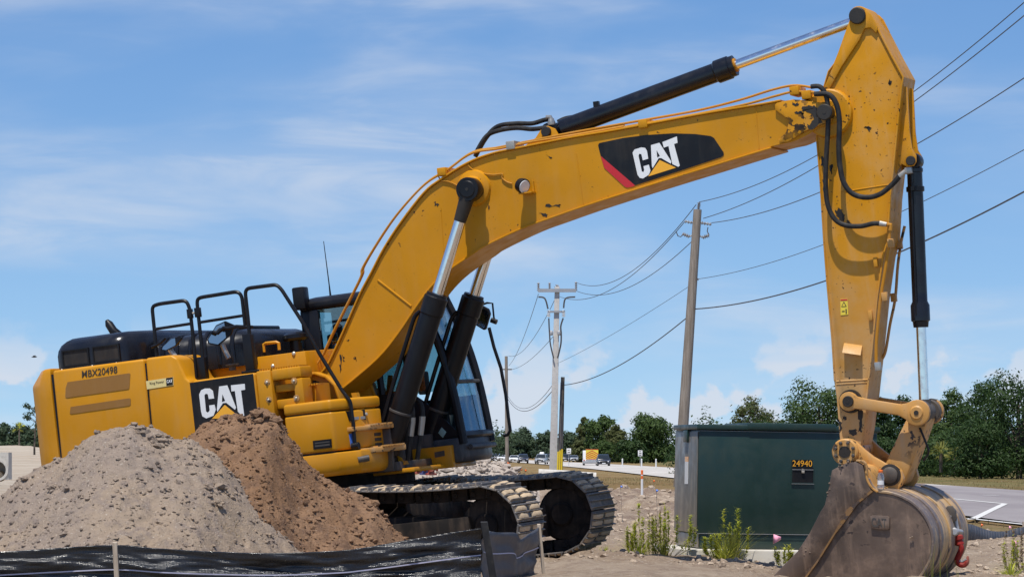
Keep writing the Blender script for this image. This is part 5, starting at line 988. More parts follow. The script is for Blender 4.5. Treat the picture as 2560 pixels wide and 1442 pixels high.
blades('straw_stems', 'straw', t, it, 4)

# ------------------------------------------------------------------ silt fence in the foreground
fence = empty('silt_fence', at(760, 1500, 28), 0, 'black woven silt fence on wooden stakes along the foot of the soil heaps', 'silt fence')
f0 = fence.location.copy()
tops = [(-260, 1392, 27.0), (-60, 1381, 27.2), (0, 1378, 27.3), (140, 1369, 27.4), (287, 1361, 27.5), (400, 1370, 27.6), (550, 1378, 27.8), (700, 1381, 27.95), (846, 1375, 28.1), (913, 1367, 28.2), (1022, 1348, 28.3), (1148, 1327, 28.4), (1205, 1319, 28.45)]
cols = catmull([tuple(at(x, y, Z)) for x, y, Z in tops], 18)
def ribbon(name, cols, mat, low=-0.35, rows=70, th=0.004, seed=0, amp=0.035, hem=None):
    C = np.array(cols); n = len(C); u = np.linspace(0, 1, rows); d = np.concatenate([[0], np.cumsum(np.hypot(*np.diff(C[:, :2], axis=0).T))])
    DD, UU = np.meshgrid(d, u, indexing='ij'); X = np.repeat(C[:, 0:1], rows, 1); Y = np.repeat(C[:, 1:2], rows, 1); Zt = np.repeat(C[:, 2:3], rows, 1); Z = Zt+(low-Zt)*UU
    wob = amp*fbm(DD*1.1+UU*2.2, UU*5.5-DD*0.5, 4, seed)*np.minimum(1, UU*6+0.15)*2+0.030*(1-np.abs(fbm(DD*0.8+UU*1.2, UU*7-DD*0.9, 3, seed+5))*3)*np.minimum(1, UU*5+0.2)+0.008*fbm(DD*2, UU*14-DD*2.0, 3, seed+8)-0.10*np.sin(np.pi*np.minimum(1, UU*1.4))*0.5
    nx = np.gradient(C[:, 1], d)[:, None]; ny = -np.gradient(C[:, 0], d)[:, None]; ln = np.hypot(nx, ny); X = X+nx/ln*wob; Y = Y+ny/ln*wob
    ix = np.arange(X.size).reshape(X.shape); q = np.stack([ix[:-1, :-1], ix[1:, :-1], ix[1:, 1:], ix[:-1, 1:]], -1).reshape(-1, 4)
    me = grid_mesh(name, X-f0.x, Y-f0.y, Z-f0.z, q); o = link(name, me, mat, fence)
    md = o.modifiers.new('thick', 'SOLIDIFY'); md.thickness = th; md.offset = 0; return o, X-f0.x, Y-f0.y, Z-f0.z, (nx/ln, ny/ln)
def thread_on(name, data, frac):
    o, X, Y, Z, (nx, ny) = data; r = X.shape[1]; b = B(); P = []
    for i in range(X.shape[0]):
        j = frac*(r-1); j0 = int(j); w = j-j0; p = [a[i, j0]*(1-w)+a[i, min(r-1, j0+1)]*w for a in (X, Y, Z)]; P.append(Vector((p[0]+nx[i, 0]*0.006, p[1]+ny[i, 0]*0.006, p[2])))
    b.loft([[p+Vector((nx[i, 0]*0.0045, ny[i, 0]*0.0045, 0.0055)), p+Vector((nx[i, 0]*0.0045, ny[i, 0]*0.0045, -0.0055))] for i, p in enumerate(P)], caps=False, closed=False); return b.build(name, 'thread', fence)
ra = ribbon('fence_cloth', cols, 'silt_cloth', -0.30, 80, seed=5, amp=0.05)
thread_on('marker_thread', ra, 0.235)
c2 = catmull([tuple(at(1212, 1322, 28.5)), tuple(at(1240, 1330, 29.0)), tuple(at(1290, 1331, 29.5)), tuple(at(1303, 1347, 29.7)), tuple(at(1322, 1334, 30.1)), tuple(at(1347, 1317, 30.7))], 6)
rb = ribbon('fence_cloth', c2, 'silt_cloth_thin', -0.2, 20, seed=9, amp=0.03); thread_on('marker_thread', rb, 0.22)
def stake(px, ptop, pb, Z, mat, w=0.04, lean=0.0):
    a, c = at(px, ptop, Z)-f0, at(pb, 1620, Z)-f0; b = B()
    b.hexa([c+Vector((-w/2, -w/2, 0)), c+Vector((w/2, -w/2, 0)), c+Vector((w/2, w/2, 0)), c+Vector((-w/2, w/2, 0)), a+Vector((-w/2, -w/2, 0)), a+Vector((w/2, -w/2, 0)), a+Vector((w/2, w/2, 0.006)), a+Vector((-w/2, w/2, 0.006))]); return b.build('stake', mat, fence, 0.003, 1)
stake(287, 1355, 302, 27.40, 'stake_wood', 0.040); stake(1210, 1304, 1262, 28.42, 'rubber', 0.062); stake(1347, 1310, 1378, 30.72, 'stake_wood', 0.034)
tag(fence.children[-1], 'weathered stake at the far end') if False else None

# ------------------------------------------------------------------ switchgear cabinet on its pad
cz = 37.0; cA = at(1742, 1370, cz); yaw = math.radians(8.6); CW_, CD_, CH_ = 2.12, 1.35, 1.40
cabt = empty('switchgear_cabinet', (cA.x, cA.y, 0.0), yaw, 'dark green metal utility cabinet numbered 24940 on a concrete pad', 'utility cabinet')
cabt.rotation_euler = (0, math.radians(0.9), yaw)
zb = cA.z; zt = zb+CH_
b = B(); b.box((0.03, 0.02, zb), (CW_-0.03, CD_-0.02, zb+0.17)); b.build('base_skirt', 'cabinet_green', cabt, 0.008)
b = B(); b.box((0.0, 0.0, zb+0.175), (CW_, CD_-0.02, zt-0.03)); body = b.build('cabinet_body', 'cabinet_green', cabt, 0.01)
b = B(); b.box((-0.012, 0.02, zb+0.18), (-0.002, CD_-0.05, zt-0.05)); b.build('side_panel', 'cabinet_dusty', cabt, 0.003)
b = B(); b.box((0.014, 0.04, zb+0.01), (0.026, CD_-0.05, zb+0.165)); b.build('side_panel', 'cabinet_dusty', cabt, 0.003)
b = B(); b.box((-0.03, -0.03, zt-0.025), (CW_+0.03, CD_, zt+0.035)); b.build('cabinet_roof', 'cabinet_green', cabt, 0.01)
b = B(); b.box((0.57, -0.038, zt-0.018), (1.62, CD_-0.1, zt+0.062)); b.build('roof_hatch', 'cabinet_green', cabt, 0.012)
b = B(); b.box((0.0, -0.008, zb+0.172), (CW_, 0.0, zb+0.177)); b.build('panel_seam', 'galvanised', cabt)
b = B(); b.box((0.0, -0.006, zt-0.040), (CW_, 0.0, zt-0.037)); b.build('panel_seam', 'galvanised', cabt)
def cfront(px, py):
    # point on the cabinet's front face
    r = Vector(((px-1280)/8000, 1, (1130-py)/8000)); fx = Vector((math.cos(yaw), math.sin(yaw), 0)); fn = Vector((math.sin(yaw), -math.cos(yaw), 0)); t_ = (Vector((cA.x, cA.y, 0))).dot(fn)/r.dot(fn); P = r*t_; rel = P-Vector((cA.x, cA.y, 0)); x = rel.dot(fx); return x, EYE+P.z+x*math.sin(math.radians(0.9))
for px in (1963, 1980):
    x, z = cfront(px, 1071); b = B(); b.rings((x, 0.0, z), (0, -1, 0), [(0.014, 0), (0.016, 0.006), (0.012, 0.014)], 10); b.build('bolt', 'galvanised', body)
x0, z0 = cfront(1976, 1167); x1, z1_ = cfront(2029, 1206)
b = B(); b.box((x0, -0.006, z1_), (x1, 0.0, z0)); rec = b.build('latch_pocket', 'decal_black', body)
b = B(); b.box((x0-0.008, -0.02, z1_-0.012), (x1+0.008, 0.0, z1_)); b.box((x0-0.008, -0.012, z1_), (x0, 0.0, z0)); b.box((x1, -0.012, z1_), (x1+0.008, 0.0, z0)); b.build('pocket_frame', 'cabinet_green', rec)
b = B(); b.box((x0-0.008, -0.02, z1_-0.016), (x1+0.008, -0.004, z1_-0.012)); b.box((x0, -0.016, z0-0.03), (x1, -0.004, z0-0.024)); b.build('pocket_lip', 'galvanised', rec)
b = B(); xm = (x0+x1)/2; b.box((xm-0.016, -0.03, z0-0.066), (xm+0.016, -0.006, z0-0.036)); b.tube([(xm-0.01, -0.02, z0-0.036), (xm-0.01, -0.02, z0-0.02), (xm+0.01, -0.02, z0-0.02), (xm+0.01, -0.02, z0-0.036)], 0.003, 6); b.build('padlock', 'bolt', rec, 0.003)
xa, za = cfront(1976, 1166); xb, zb2 = cfront(2026, 1149)
b = B(); b.box((xa-0.004, -0.004, za), (xb+0.004, 0.0, zb2)); nb = b.build('number_plate', 'decal_black', body)
text_on(nb, '24940', (xa+0.002, -0.008, za+0.006), (1, 0, 0), (0, 0, 1), zb2-za-0.012, 'decal_amber', 'number_text', xb-xa-0.004, 0.0)
b = B(); b.box((-0.04, 0.50, zt-0.17), (-0.012, 0.70, zt-0.03)); b.build('hinge_cover', 'cabinet_green', cabt, 0.006)
b = B(); b.box((-0.016, 0.52, zb+0.74), (-0.0125, 0.70, zb+1.0)); st_ = b.build('warning_sticker', 'decal_white', cabt); b = B(); b.box((-0.016, 0.52, zb+1.0), (-0.0125, 0.70, zb+1.06)); b.build('sticker_band', 'lamp_amber', cabt)
b = B(); pb_ = -0.35; pts = [(-0.22, -0.30), (CW_+0.3, -0.30), (CW_+0.3, CD_+0.3), (-0.22, CD_+0.3)]
b.loft([[(x, y, z) for x, y in pts] for z in (-0.6, zb-0.004)]); pad = b.build('concrete_pad', 'concrete', None, 0.02, 2)
pad.location = (cA.x, cA.y, 0); pad.rotation_euler = (0, math.radians(0.9), yaw); tag(pad, 'pale concrete slab under the dark green utility cabinet', 'concrete pad')

# ------------------------------------------------------------------ poles and wires
def lathe_pole(name, base, top, r0, r1, mat, label, cat='utility pole', n=14):
    root = empty(name, base, 0, label, cat); b = B(); b.tube([Vector((0, 0, -1.0)), Vector((0, 0, 0)), (Vector(top)-Vector(base))*0.5, Vector(top)-Vector(base)], [r0, r0, (r0+r1)/2, r1], n); b.build('pole_shaft', mat, root); return root
def insulator(root, p, q_, r=0.07, n=5, mat='porcelain'):
    p, q_ = Vector(p), Vector(q_); d = q_-p; ln = d.length; prof = [(r*0.35, 0)]
    for k in range(n): h = ln*(k+0.2)/n; prof += [(r*0.45, h), (r, h+ln*0.25/n), (r, h+ln*0.35/n), (r*0.45, h+ln*0.6/n)]
    prof.append((r*0.3, ln)); b = B(); b.rings(p, d, prof, 10); return b.build('insulator', mat, root)
def wire(name, p, q_, sag, r, label, n=40):
    p, q_ = Vector(p), Vector(q_); b = B(); pts = []
    for i in range(n+1):
        t = i/n; v = p.lerp(q_, t); v.z -= 4*sag*t*(1-t); pts.append(v-p)
    b.tube(pts, r, 6); o = b.build(name, 'wire_mat'); o.location = p; return tag(o, label, 'wire', 'overhead wires strung between the utility poles')
Z1 = 125.0
p1b, p1t = at(1696, 1240, Z1), at(1744, 524, Z1)
pole1 = lathe_pole('utility_pole', p1b, p1t, 0.225, 0.16, 'pole_wood', 'tall leaning grey wooden utility pole rising behind the green cabinet')
def lp1(px, py, dz=0): return at(px, py, Z1+dz)-p1b
insulator(pole1, lp1(1746, 523), lp1(1748, 506), 0.085, 5)
for a_, c_ in ((((1738, 558)), ((1711, 553))), (((1752, 557)), ((1779, 561)))): insulator(pole1, lp1(*a_), lp1(*c_), 0.075, 4, 'galvanised')
for a_, c_ in (((1706, 584), (1724, 592)), ((1773, 588), (1756, 594))):
    insulator(pole1, lp1(*a_), lp1(*c_), 0.09, 4, 'porcelain'); b = B(); b.tube([lp1(*c_), lp1((c_[0]+1740)/2, c_[1]-6), lp1(1738, c_[1]-10)], 0.03, 6); b.build('cutout_arm', 'galvanised', pole1)
insulator(pole1, lp1(1740, 698), lp1(1747, 698), 0.06, 2); insulator(pole1, lp1(1732, 772), lp1(1740, 772), 0.05, 2, 'galvanised')
b = B(); b.tube([lp1(1690, 578), lp1(1695, 590), lp1(1702, 592), lp1(1708, 585)], 0.02, 5); b.tube([lp1(1773, 588), lp1(1768, 578), lp1(1770, 568)], 0.02, 5); b.build('jumper_wire', 'wire_mat', pole1)
Z2 = 200.0
p2b, p2t = at(1382, 1210, Z2), at(1393, 716, Z2)
pole2 = empty('concrete_utility_pole', p2b, 0, 'pale square concrete utility pole with a short crossarm on top', 'utility pole')
hh = (p2t-p2b); b = B(); b.loft([[(sx*w+hh.x*t, sy*w, hh.z*t) for sx, sy in ((-1, -1), (1, -1), (1, 1), (-1, 1))] for t, w in ((-0.05, 0.25), (0, 0.25), (1, 0.15))]); b.build('pole_shaft', 'concrete_pole_mat', pole2, 0.02)
def lp2(px, py, dz=0): return at(px, py, Z2+dz)-p2b
b = B(); a_, c_ = lp2(1345, 728), lp2(1440, 724); b.box((a_.x, -0.3, a_.z-0.07), (c_.x, -0.18, c_.z+0.05)); b.build('crossarm', 'galvanised', pole2)
b = B(); a_, c_ = lp2(1370, 780), lp2(1412, 779); b.box((a_.x, -0.3, a_.z-0.05), (c_.x, -0.2, c_.z+0.05)); b.build('crossarm', 'galvanised', pole2)
for px, y0, y1 in ((1346, 728, 706), (1374, 726, 706), (1440, 726, 704)): insulator(pole2, lp2(px, y0, -0.2), lp2(px, y1, -0.2), 0.10, 4, 'porcelain')
insulator(pole2, lp2(1389, 722), lp2(1395, 712), 0.16, 2)
for px in (1372, 1409): insulator(pole2, lp2(px, 775, -0.2), lp2(px, 792, -0.2), 0.13, 4, 'sign_white')
for px in (1378, 1398): b = B(); b.rings(lp2(px, 838, -0.3), (0, 0, 1), [(0.10, 0), (0.12, 0.05), (0.12, 0.2), (0.06, 0.3)], 10); b.build('cable_bracket', 'galvanised', pole2)
for pts in ([(1372, 795), (1373, 820), (1374, 835), (1376, 860), (1384, 895)], [(1408, 795), (1402, 815), (1403, 835), (1402, 860), (1394, 895)], [(1346, 742), (1362, 746), (1370, 772)], [(1438, 742), (1414, 746), (1409, 770)]):
    b = B(); b.tube([lp2(x, y, -0.35) for x, y in catmull(pts, 5)], 0.05, 6); b.build('drop_cable', 'wire_mat', pole2)
p3b, p3t = at(1400, 1205, 202), at(1407, 942, 202)
pole3 = lathe_pole('stub_pole', p3b, p3t, 0.16, 0.12, 'wood_dark', 'short dark wooden stub pole just right of the concrete pole')
for k, px in enumerate((1394, 1399, 1404)):
    a_ = at(px, 1172+k*1.5, 199)-p3b; c_ = at(px+1.5, 1128-k*3, 199)-p3b; b = B(); b.tube([a_+Vector((0, 0, -0.8)), a_, c_], 0.055, 8); b.build('guy_guard', 'yellow_plastic', pole3)
    b = B(); b.tube([c_, at(1402+k, 955, 201)-p3b], 0.02, 5); b.build('guy_wire', 'wire_mat', pole3)
p4b, p4t = at(1268, 1180, 350), at(1265.5, 890, 350)
pole4 = lathe_pole('utility_pole', p4b, p4t, 0.22, 0.16, 'pole_wood', 'thin distant wooden utility pole seen right of the cab')
b = B(); a_ = at(1252, 923, 350)-p4b; c_ = at(1280, 922, 350)-p4b; b.box((a_.x, -0.1, a_.z-0.06), (c_.x, 0.1, a_.z+0.06)); b.build('crossarm', 'wood_dark', pole4)
NX = 62.0
for (px, py), (qx, qy), sag, r, lab in (((1748, 505), (3000, -405), 1.3, 0.014, 'thin overhead wire leaving the wooden pole top to the upper right'), ((1758, 546), (2800, -165), 0.8, 0.014, 'thin overhead wire just under the topmost one at right'), ((1779, 557), (2800, 30), 0.8, 0.014, 'thin overhead wire leaving the right insulator of the wooden pole'), ((1747, 697), (2800, 240), 0.6, 0.010, 'faint thin cable running right from the wooden pole halfway up'), ((1740, 772), (3000, 225), 0.9, 0.022, 'thick lowest cable running right from the wooden pole')):
    wire('overhead_wire', at(px, py, Z1), at(qx, qy, NX), sag, r, lab)
for (px, py), (qx, qy), sag, r, lab in (((1740, 512), (1440, 706), 1.25, 0.016, 'wire from wooden pole top to the crossarm right end'), ((1712, 554), (1398, 741), 1.2, 0.016, 'wire from the left insulator down to the crossarm middle'), ((1729, 604), (1441, 727), 0.95, 0.016, 'lower wire from wooden pole to the crossarm right end')):
    wire('overhead_wire', at(px, py, Z1), at(qx, qy, Z2), sag, r, lab)
wire('overhead_wire', at(1722, 716, Z1), at(1398, 906, Z2), 0.15, 0.010, 'faint thin cable between wooden and concrete poles')
wire('overhead_wire', at(1718, 793, Z1), at(1409, 962, 202), 0.55, 0.024, 'thick cable sagging from the wooden pole to the stub pole')
for a_, c_, sag, r, lab in (((1346, 735), (1272, 914), 0.65, 0.018, 'wire from the crossarm left end to the thin distant pole'), ((1392, 738), (1271, 889), 1.2, 0.018, 'wire from concrete pole top to the thin distant pole'), ((1392, 830), (1278, 923), 0.5, 0.018, 'wire from the cable brackets of the concrete pole to the thin distant pole'), ((1384, 972), (1270, 997), 1.35, 0.025, 'low cable loop between concrete pole and thin distant pole'), ((1384, 958), (1270, 990), 1.45, 0.018, 'second low cable loop beside the thin distant pole')):
    wire('overhead_wire', at(*a_, Z2), at(*c_, 350), sag, r, lab)

# ------------------------------------------------------------------ trees
def leaf_cloud(name, lobes, n, size, mat, parent, seed, fill=0.45):
    rng = np.random.default_rng(seed); lob = np.array([(*c, *r) for c, r in lobes]); vol = lob[:, 3]*lob[:, 4]+lob[:, 3]*lob[:, 5]; pick = rng.choice(len(lob), n, p=vol/vol.sum()); L_ = lob[pick]
    d = rng.normal(size=(n, 3)); d /= np.linalg.norm(d, axis=1)[:, None]; rad = 1-fill*rng.random(n)**1.6
    lump = 1+0.22*np.sin(d[:, 0]*7+pick)*np.sin(d[:, 2]*6+pick*2.1)+0.10*rng.normal(size=n)
    P = L_[:, :3]+d*L_[:, 3:6]*(rad*lump)[:, None]
    nrm_ = d*1.1+rng.normal(size=(n, 3))*0.5+np.array([0, 0, 0.35]); nrm_ /= np.linalg.norm(nrm_, axis=1)[:, None]
    t1_ = np.cross(nrm_, rng.normal(size=(n, 3))); t1_ /= np.linalg.norm(t1_, axis=1)[:, None]+1e-9; t2_ = np.cross(nrm_, t1_); s = size*rng.uniform(0.55, 1.35, n)[:, None]
    V = np.stack([P-t1_*s, P-t2_*s*0.55, P+t1_*s, P+t2_*s*0.55], 1).reshape(-1, 3); q = np.arange(4*n).reshape(-1, 4)
    me = grid_mesh(name, V[:, 0], V[:, 1], V[:, 2], q); me.polygons.foreach_set('use_smooth', [False]*len(me.polygons)); return link(name, me, mat, parent)
def tree(px, py_top, Z, width_px, label, mat='leaf_deep', seed=0, n=3800, size=0.24, low=0.12, gap=0.0, name='broadleaf_tree', nl=15, group='trees lining the far side of the road'):
    rng = random.Random(seed); X = (px-1280)/8000*Z; zg = -0.65 if X > -20 else 2.0; top_ = EYE+(1130-py_top)/8000*Z; Hh = top_-zg; Wd = width_px/8000*Z/2
    root = empty(name, (X, Z, zg), rng.uniform(0, 6), label, 'tree', group)
    lobes = []
    for k in range(nl):
        t = (k+0.5)/nl; zc = Hh*(low+0.10+(0.84-low-0.10)*t); env = math.sin(math.pi*min(1, 0.30+0.58*t))**0.6; a = k*2.4+rng.uniform(-.5, .5); rr = Wd*env*rng.uniform(0.5, 0.8); R_ = Wd*rng.choice((0.24, 0.32, 0.42, 0.56))*rng.uniform(0.9, 1.1)
        lobes.append(((rr*math.cos(a), rr*math.sin(a), zc), (R_, R_, R_*rng.uniform(0.55, 0.85))))
    o1, o2 = rng.uniform(-.35, .35)*Wd, rng.uniform(-.35, .35)*Wd; lobes.append(((o1, o2, Hh-Wd*0.28), (Wd*0.36, Wd*0.36, Wd*0.28))); lobes.append(((-o1*1.4, -o2, Hh*0.80), (Wd*0.30, Wd*0.30, Wd*0.22))); lobes.append(((0, 0, Hh*0.45), (Wd*0.8, Wd*0.8, Hh*0.38)))
    for k in range(5): a = k*1.26+rng.random(); lobes.append(((Wd*0.6*math.cos(a), Wd*0.6*math.sin(a), Hh*0.18), (Wd*0.5, Wd*0.5, Hh*0.17)))
    lobes = [(c, (r[0], r[1], min(r[2], Hh-c[2]))) for c, r in lobes]
    b = B(); tr_r = max(0.10, Hh*0.028); b.tube([(0, 0, -0.4), (0, 0, 0), (rng.uniform(-.2, .2), 0, Hh*0.3), (rng.uniform(-.3, .3), 0.1, Hh*0.7)], [tr_r*1.5, tr_r*1.2, tr_r, tr_r*0.4], 8)
    for c, r in lobes[::2]: b.tube([(0, 0, Hh*0.22), (c[0]*0.5, c[1]*0.5, (Hh*0.3+c[2])*0.5), (c[0], c[1], c[2])], [tr_r*0.6, tr_r*0.4, tr_r*0.15], 6)
    b.build('trunk', 'bark', root); leaf_cloud('crown', lobes, n, size, mat, root, seed, 0.5); return root
TR = [  # centre of the road view
 (1625, 1030, 640, 118, 'large dark rounded tree just left of the green cabinet', 'leaf_mid', 4200),
 (1500, 1036, 680, 74, 'tall dark tree behind the chevron board truck', 'leaf_mid', 3200),
 (1462, 1042, 700, 44, 'slim tall tree left of the tallest one behind the chevron truck', 'leaf_olive', 2000),
 (1545, 1060, 660, 60, 'pale olive tree between the two large dark trees', 'leaf_olive', 2200),
 (1580, 1098, 610, 70, 'low dark bushy tree at the foot of the large rounded tree', 'leaf_deep', 2000),
 (1510, 1100, 650, 60, 'low bright green bush tree behind the dark car', 'leaf_mid', 1800),
 (1455, 1094, 690, 60, 'brownish low tree right of the stub pole', 'leaf_olive', 1800),
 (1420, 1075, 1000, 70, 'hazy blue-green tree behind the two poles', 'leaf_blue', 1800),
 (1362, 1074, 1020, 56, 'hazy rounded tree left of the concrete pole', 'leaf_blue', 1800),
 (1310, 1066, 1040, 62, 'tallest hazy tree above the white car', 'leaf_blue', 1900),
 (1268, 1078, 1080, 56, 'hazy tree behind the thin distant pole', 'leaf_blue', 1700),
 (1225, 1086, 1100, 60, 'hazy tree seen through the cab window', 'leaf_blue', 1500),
 # behind the stick
 (1868, 987, 330, 106, 'open crowned tree rising above the cabinet roof', 'leaf_olive', 3200),
 (1770, 1060, 420, 130, 'low dark tree hidden behind the cabinet left part', 'leaf_mid', 1500),
 (1935, 1030, 340, 80, 'low bushy tree above the cabinet right part', 'leaf_olive', 2000),
 (2045, 942, 300, 190, 'wide dark tree left behind the excavator stick', 'leaf_mid', 5600),
 (2190, 972, 295, 110, 'dark tree seen between stick and bucket cylinder', 'leaf_deep', 4200),
 (2275, 985, 300, 120, 'dark tree directly behind the bucket link', 'leaf_deep', 4200),
 (2370, 968, 290, 120, 'mid-height tree right of the bucket cylinder rod', 'leaf_mid', 4600),
 (2455, 950, 285, 150, 'dark tree second from the right edge', 'leaf_deep', 6200),
 (2548, 922, 255, 240, 'largest dense tree at the right edge', 'leaf_deep', 7600),
 (2450, 1045, 250, 130, 'rounded dark bush tree low in front of the right trees', 'leaf_deep', 3600),
 (2340, 1075, 275, 90, 'sunlit green shrub beneath the trees behind the bucket link', 'leaf_mid', 3000),
 (2230, 1090, 285, 120, 'low dark shrub behind the bucket hinge', 'leaf_deep', 2600),
 # far left
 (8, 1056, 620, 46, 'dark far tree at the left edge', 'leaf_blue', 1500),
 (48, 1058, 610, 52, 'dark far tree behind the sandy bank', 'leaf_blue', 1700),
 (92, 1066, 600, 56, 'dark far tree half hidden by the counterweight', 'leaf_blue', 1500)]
for i, (px, py, Z, w, lab, m, n) in enumerate(TR):
    big = Z < 350
    tree(px, py, Z, w*1.08, lab, m, 100+i, int(n*2.4), 0.00047*Z, 0.04 if big else 0.06, group='trees beyond the road' if px > 200 else 'far trees behind the sandy bank')
# thin open tree beside the counterweight
def sapling(px, py_top, Z, label):
    p = at(px, 1112, Z); root = empty('thin_tree', p, 0, label, 'tree'); rng = random.Random(8); Hh = (1112-py_top)/8000*Z; b = B(); tips = []
    b.tube([(0, 0, -1), (0, 0, 0), (0.1, 0, Hh*0.5), (0.3, 0, Hh*0.95)], [0.12, 0.10, 0.06, 0.02], 6)
    for k in range(16):
        t = 0.3+0.65*rng.random(); a = rng.uniform(0, 6.28); ln = Hh*0.32*rng.uniform(0.5, 1.1); q_ = Vector((0.2*t+ln*math.cos(a), ln*math.sin(a), Hh*t+ln*0.45)); b.tube([(0.2*t, 0, Hh*t), tuple((Vector((0.2*t, 0, Hh*t))+q_)/2+Vector((0, 0, 0.1))), tuple(q_)], [0.04, 0.025, 0.01], 5); tips.append(q_)
    b.build('trunk', 'bark', root); leaf_cloud('crown', [(tuple(q_), (0.42, 0.42, 0.34)) for q_ in tips], 900, 0.13, 'leaf_blue', root, 4, 0.9)
sapling(86, 1018, 330, 'thin sparse tree beside the rear of the counterweight')
def palm(px, py_top, py_base, Z, label, n=26, ln=1.2, mat='leaf_palm'):
    p = at(px, py_base, Z); root = empty('palm_tree', p, 0, label, 'palm'); h = (py_base-py_top)/8000*Z-ln*0.5; rng = random.Random(int(px)); b = B(); b.tube([(0, 0, -0.5), (0, 0, h*0.5), (0.05, 0, h)], [0.16, 0.13, 0.12], 8); b.build('trunk', 'bark', root)
    it = []
    V, Fc = [], []
    for k in range(n):
        a = rng.uniform(0, 6.28); e = rng.uniform(-0.4, 1.3); d = Vector((math.cos(a)*math.cos(e), math.sin(a)*math.cos(e), math.sin(e))); st = Vector((0.05, 0, h))
        for j in range(7):
            f = rng.uniform(-0.6, 0.6); g_ = Vector((math.cos(a+f)*math.cos(e), math.sin(a+f)*math.cos(e), math.sin(e)+rng.uniform(-.15, .15))); o_ = st+d*ln*0.45; e_ = o_+g_*ln*0.5+Vector((0, 0, -0.12*ln)); w = Vector((-math.sin(a), math.cos(a), 0.3))*0.035; k0 = len(V)
            V += [tuple(o_-w), tuple(o_+w), tuple(e_)]; Fc.append((k0, k0+1, k0+2))
        w = Vector((-math.sin(a), math.cos(a), 0))*0.02; k0 = len(V); V += [tuple(st-w), tuple(st+w), tuple(st+d*ln*0.5)]; Fc.append((k0, k0+1, k0+2))
    me = bpy.data.meshes.new('fronds'); me.from_pydata(V, [], Fc); link('fronds', me, mat, root)
palm(48, 1060, 1108, 520, 'pale yellow-green palm standing before the far left trees', 30, 1.4, 'leaf_bright')
palm(2352, 1112, 1165, 262, 'pale fan palm under the trees right of the bucket link', 34, 1.3); palm(2388, 1124, 1170, 260, 'small fan palm right of the larger fan palm', 28, 1.1)
# the closed wood behind the single trees
rng = random.Random(77); lob = []
for k in range(0): x = 60+k*1.15; lob.append(((x-40-8, rng.uniform(-6, 6)+40, rng.uniform(1.5, 2.6)), (rng.uniform(2, 3), 2.5, rng.uniform(1.6, 2.6))))
w_ = leaf_cloud('woodland', [((18+k*2.6, 720+rng.uniform(-8, 8), rng.uniform(0.5, 1.6)), (2.6, 2.6, rng.uniform(2.0, 3.6))) for k in range(20)]+[((-12+k*3, 1130+rng.uniform(-8, 8), rng.uniform(0.5, 2.4)), (3, 3, rng.uniform(3.0, 4.6))) for k in range(18)], 16000, 0.42, 'leaf_mid', None, 70); struct(w_, 'stuff'); tag(w_, 'mass of undergrowth closing the view behind the trees', 'woodland')
w_ = leaf_cloud('undergrowth', [((16+k*1.7, 300+rng.uniform(-6, 6), rng.uniform(0.6, 2.2)), (1.9, 1.8, rng.uniform(2.2, 4.0))) for k in range(22)]+[((34+k*1.8, 272+rng.uniform(-4, 4), rng.uniform(0.2, 1.2)), (1.7, 1.6, rng.uniform(1.6, 3.0))) for k in range(9)], 34000, 0.15, 'leaf_deep', None, 71); struct(w_, 'stuff'); tag(w_, 'dark undergrowth beneath the right hand trees', 'undergrowth')
w_ = leaf_cloud('far_wood', [((-130+k*3.0, 640+rng.uniform(-8, 8), rng.uniform(2.6, 3.6)), (2.6, 2.6, rng.uniform(1.2, 2.0))) for k in range(22)]+[((-215+k*4.2, 690+rng.uniform(-10, 10), rng.uniform(3.0, 5.0)), (4.2, 4, rng.uniform(2.0, 4.2))) for k in range(52)], 22000, 0.36, 'leaf_blue', None, 72); struct(w_, 'stuff'); tag(w_, 'dark far wood behind the sandy bank', 'wood')

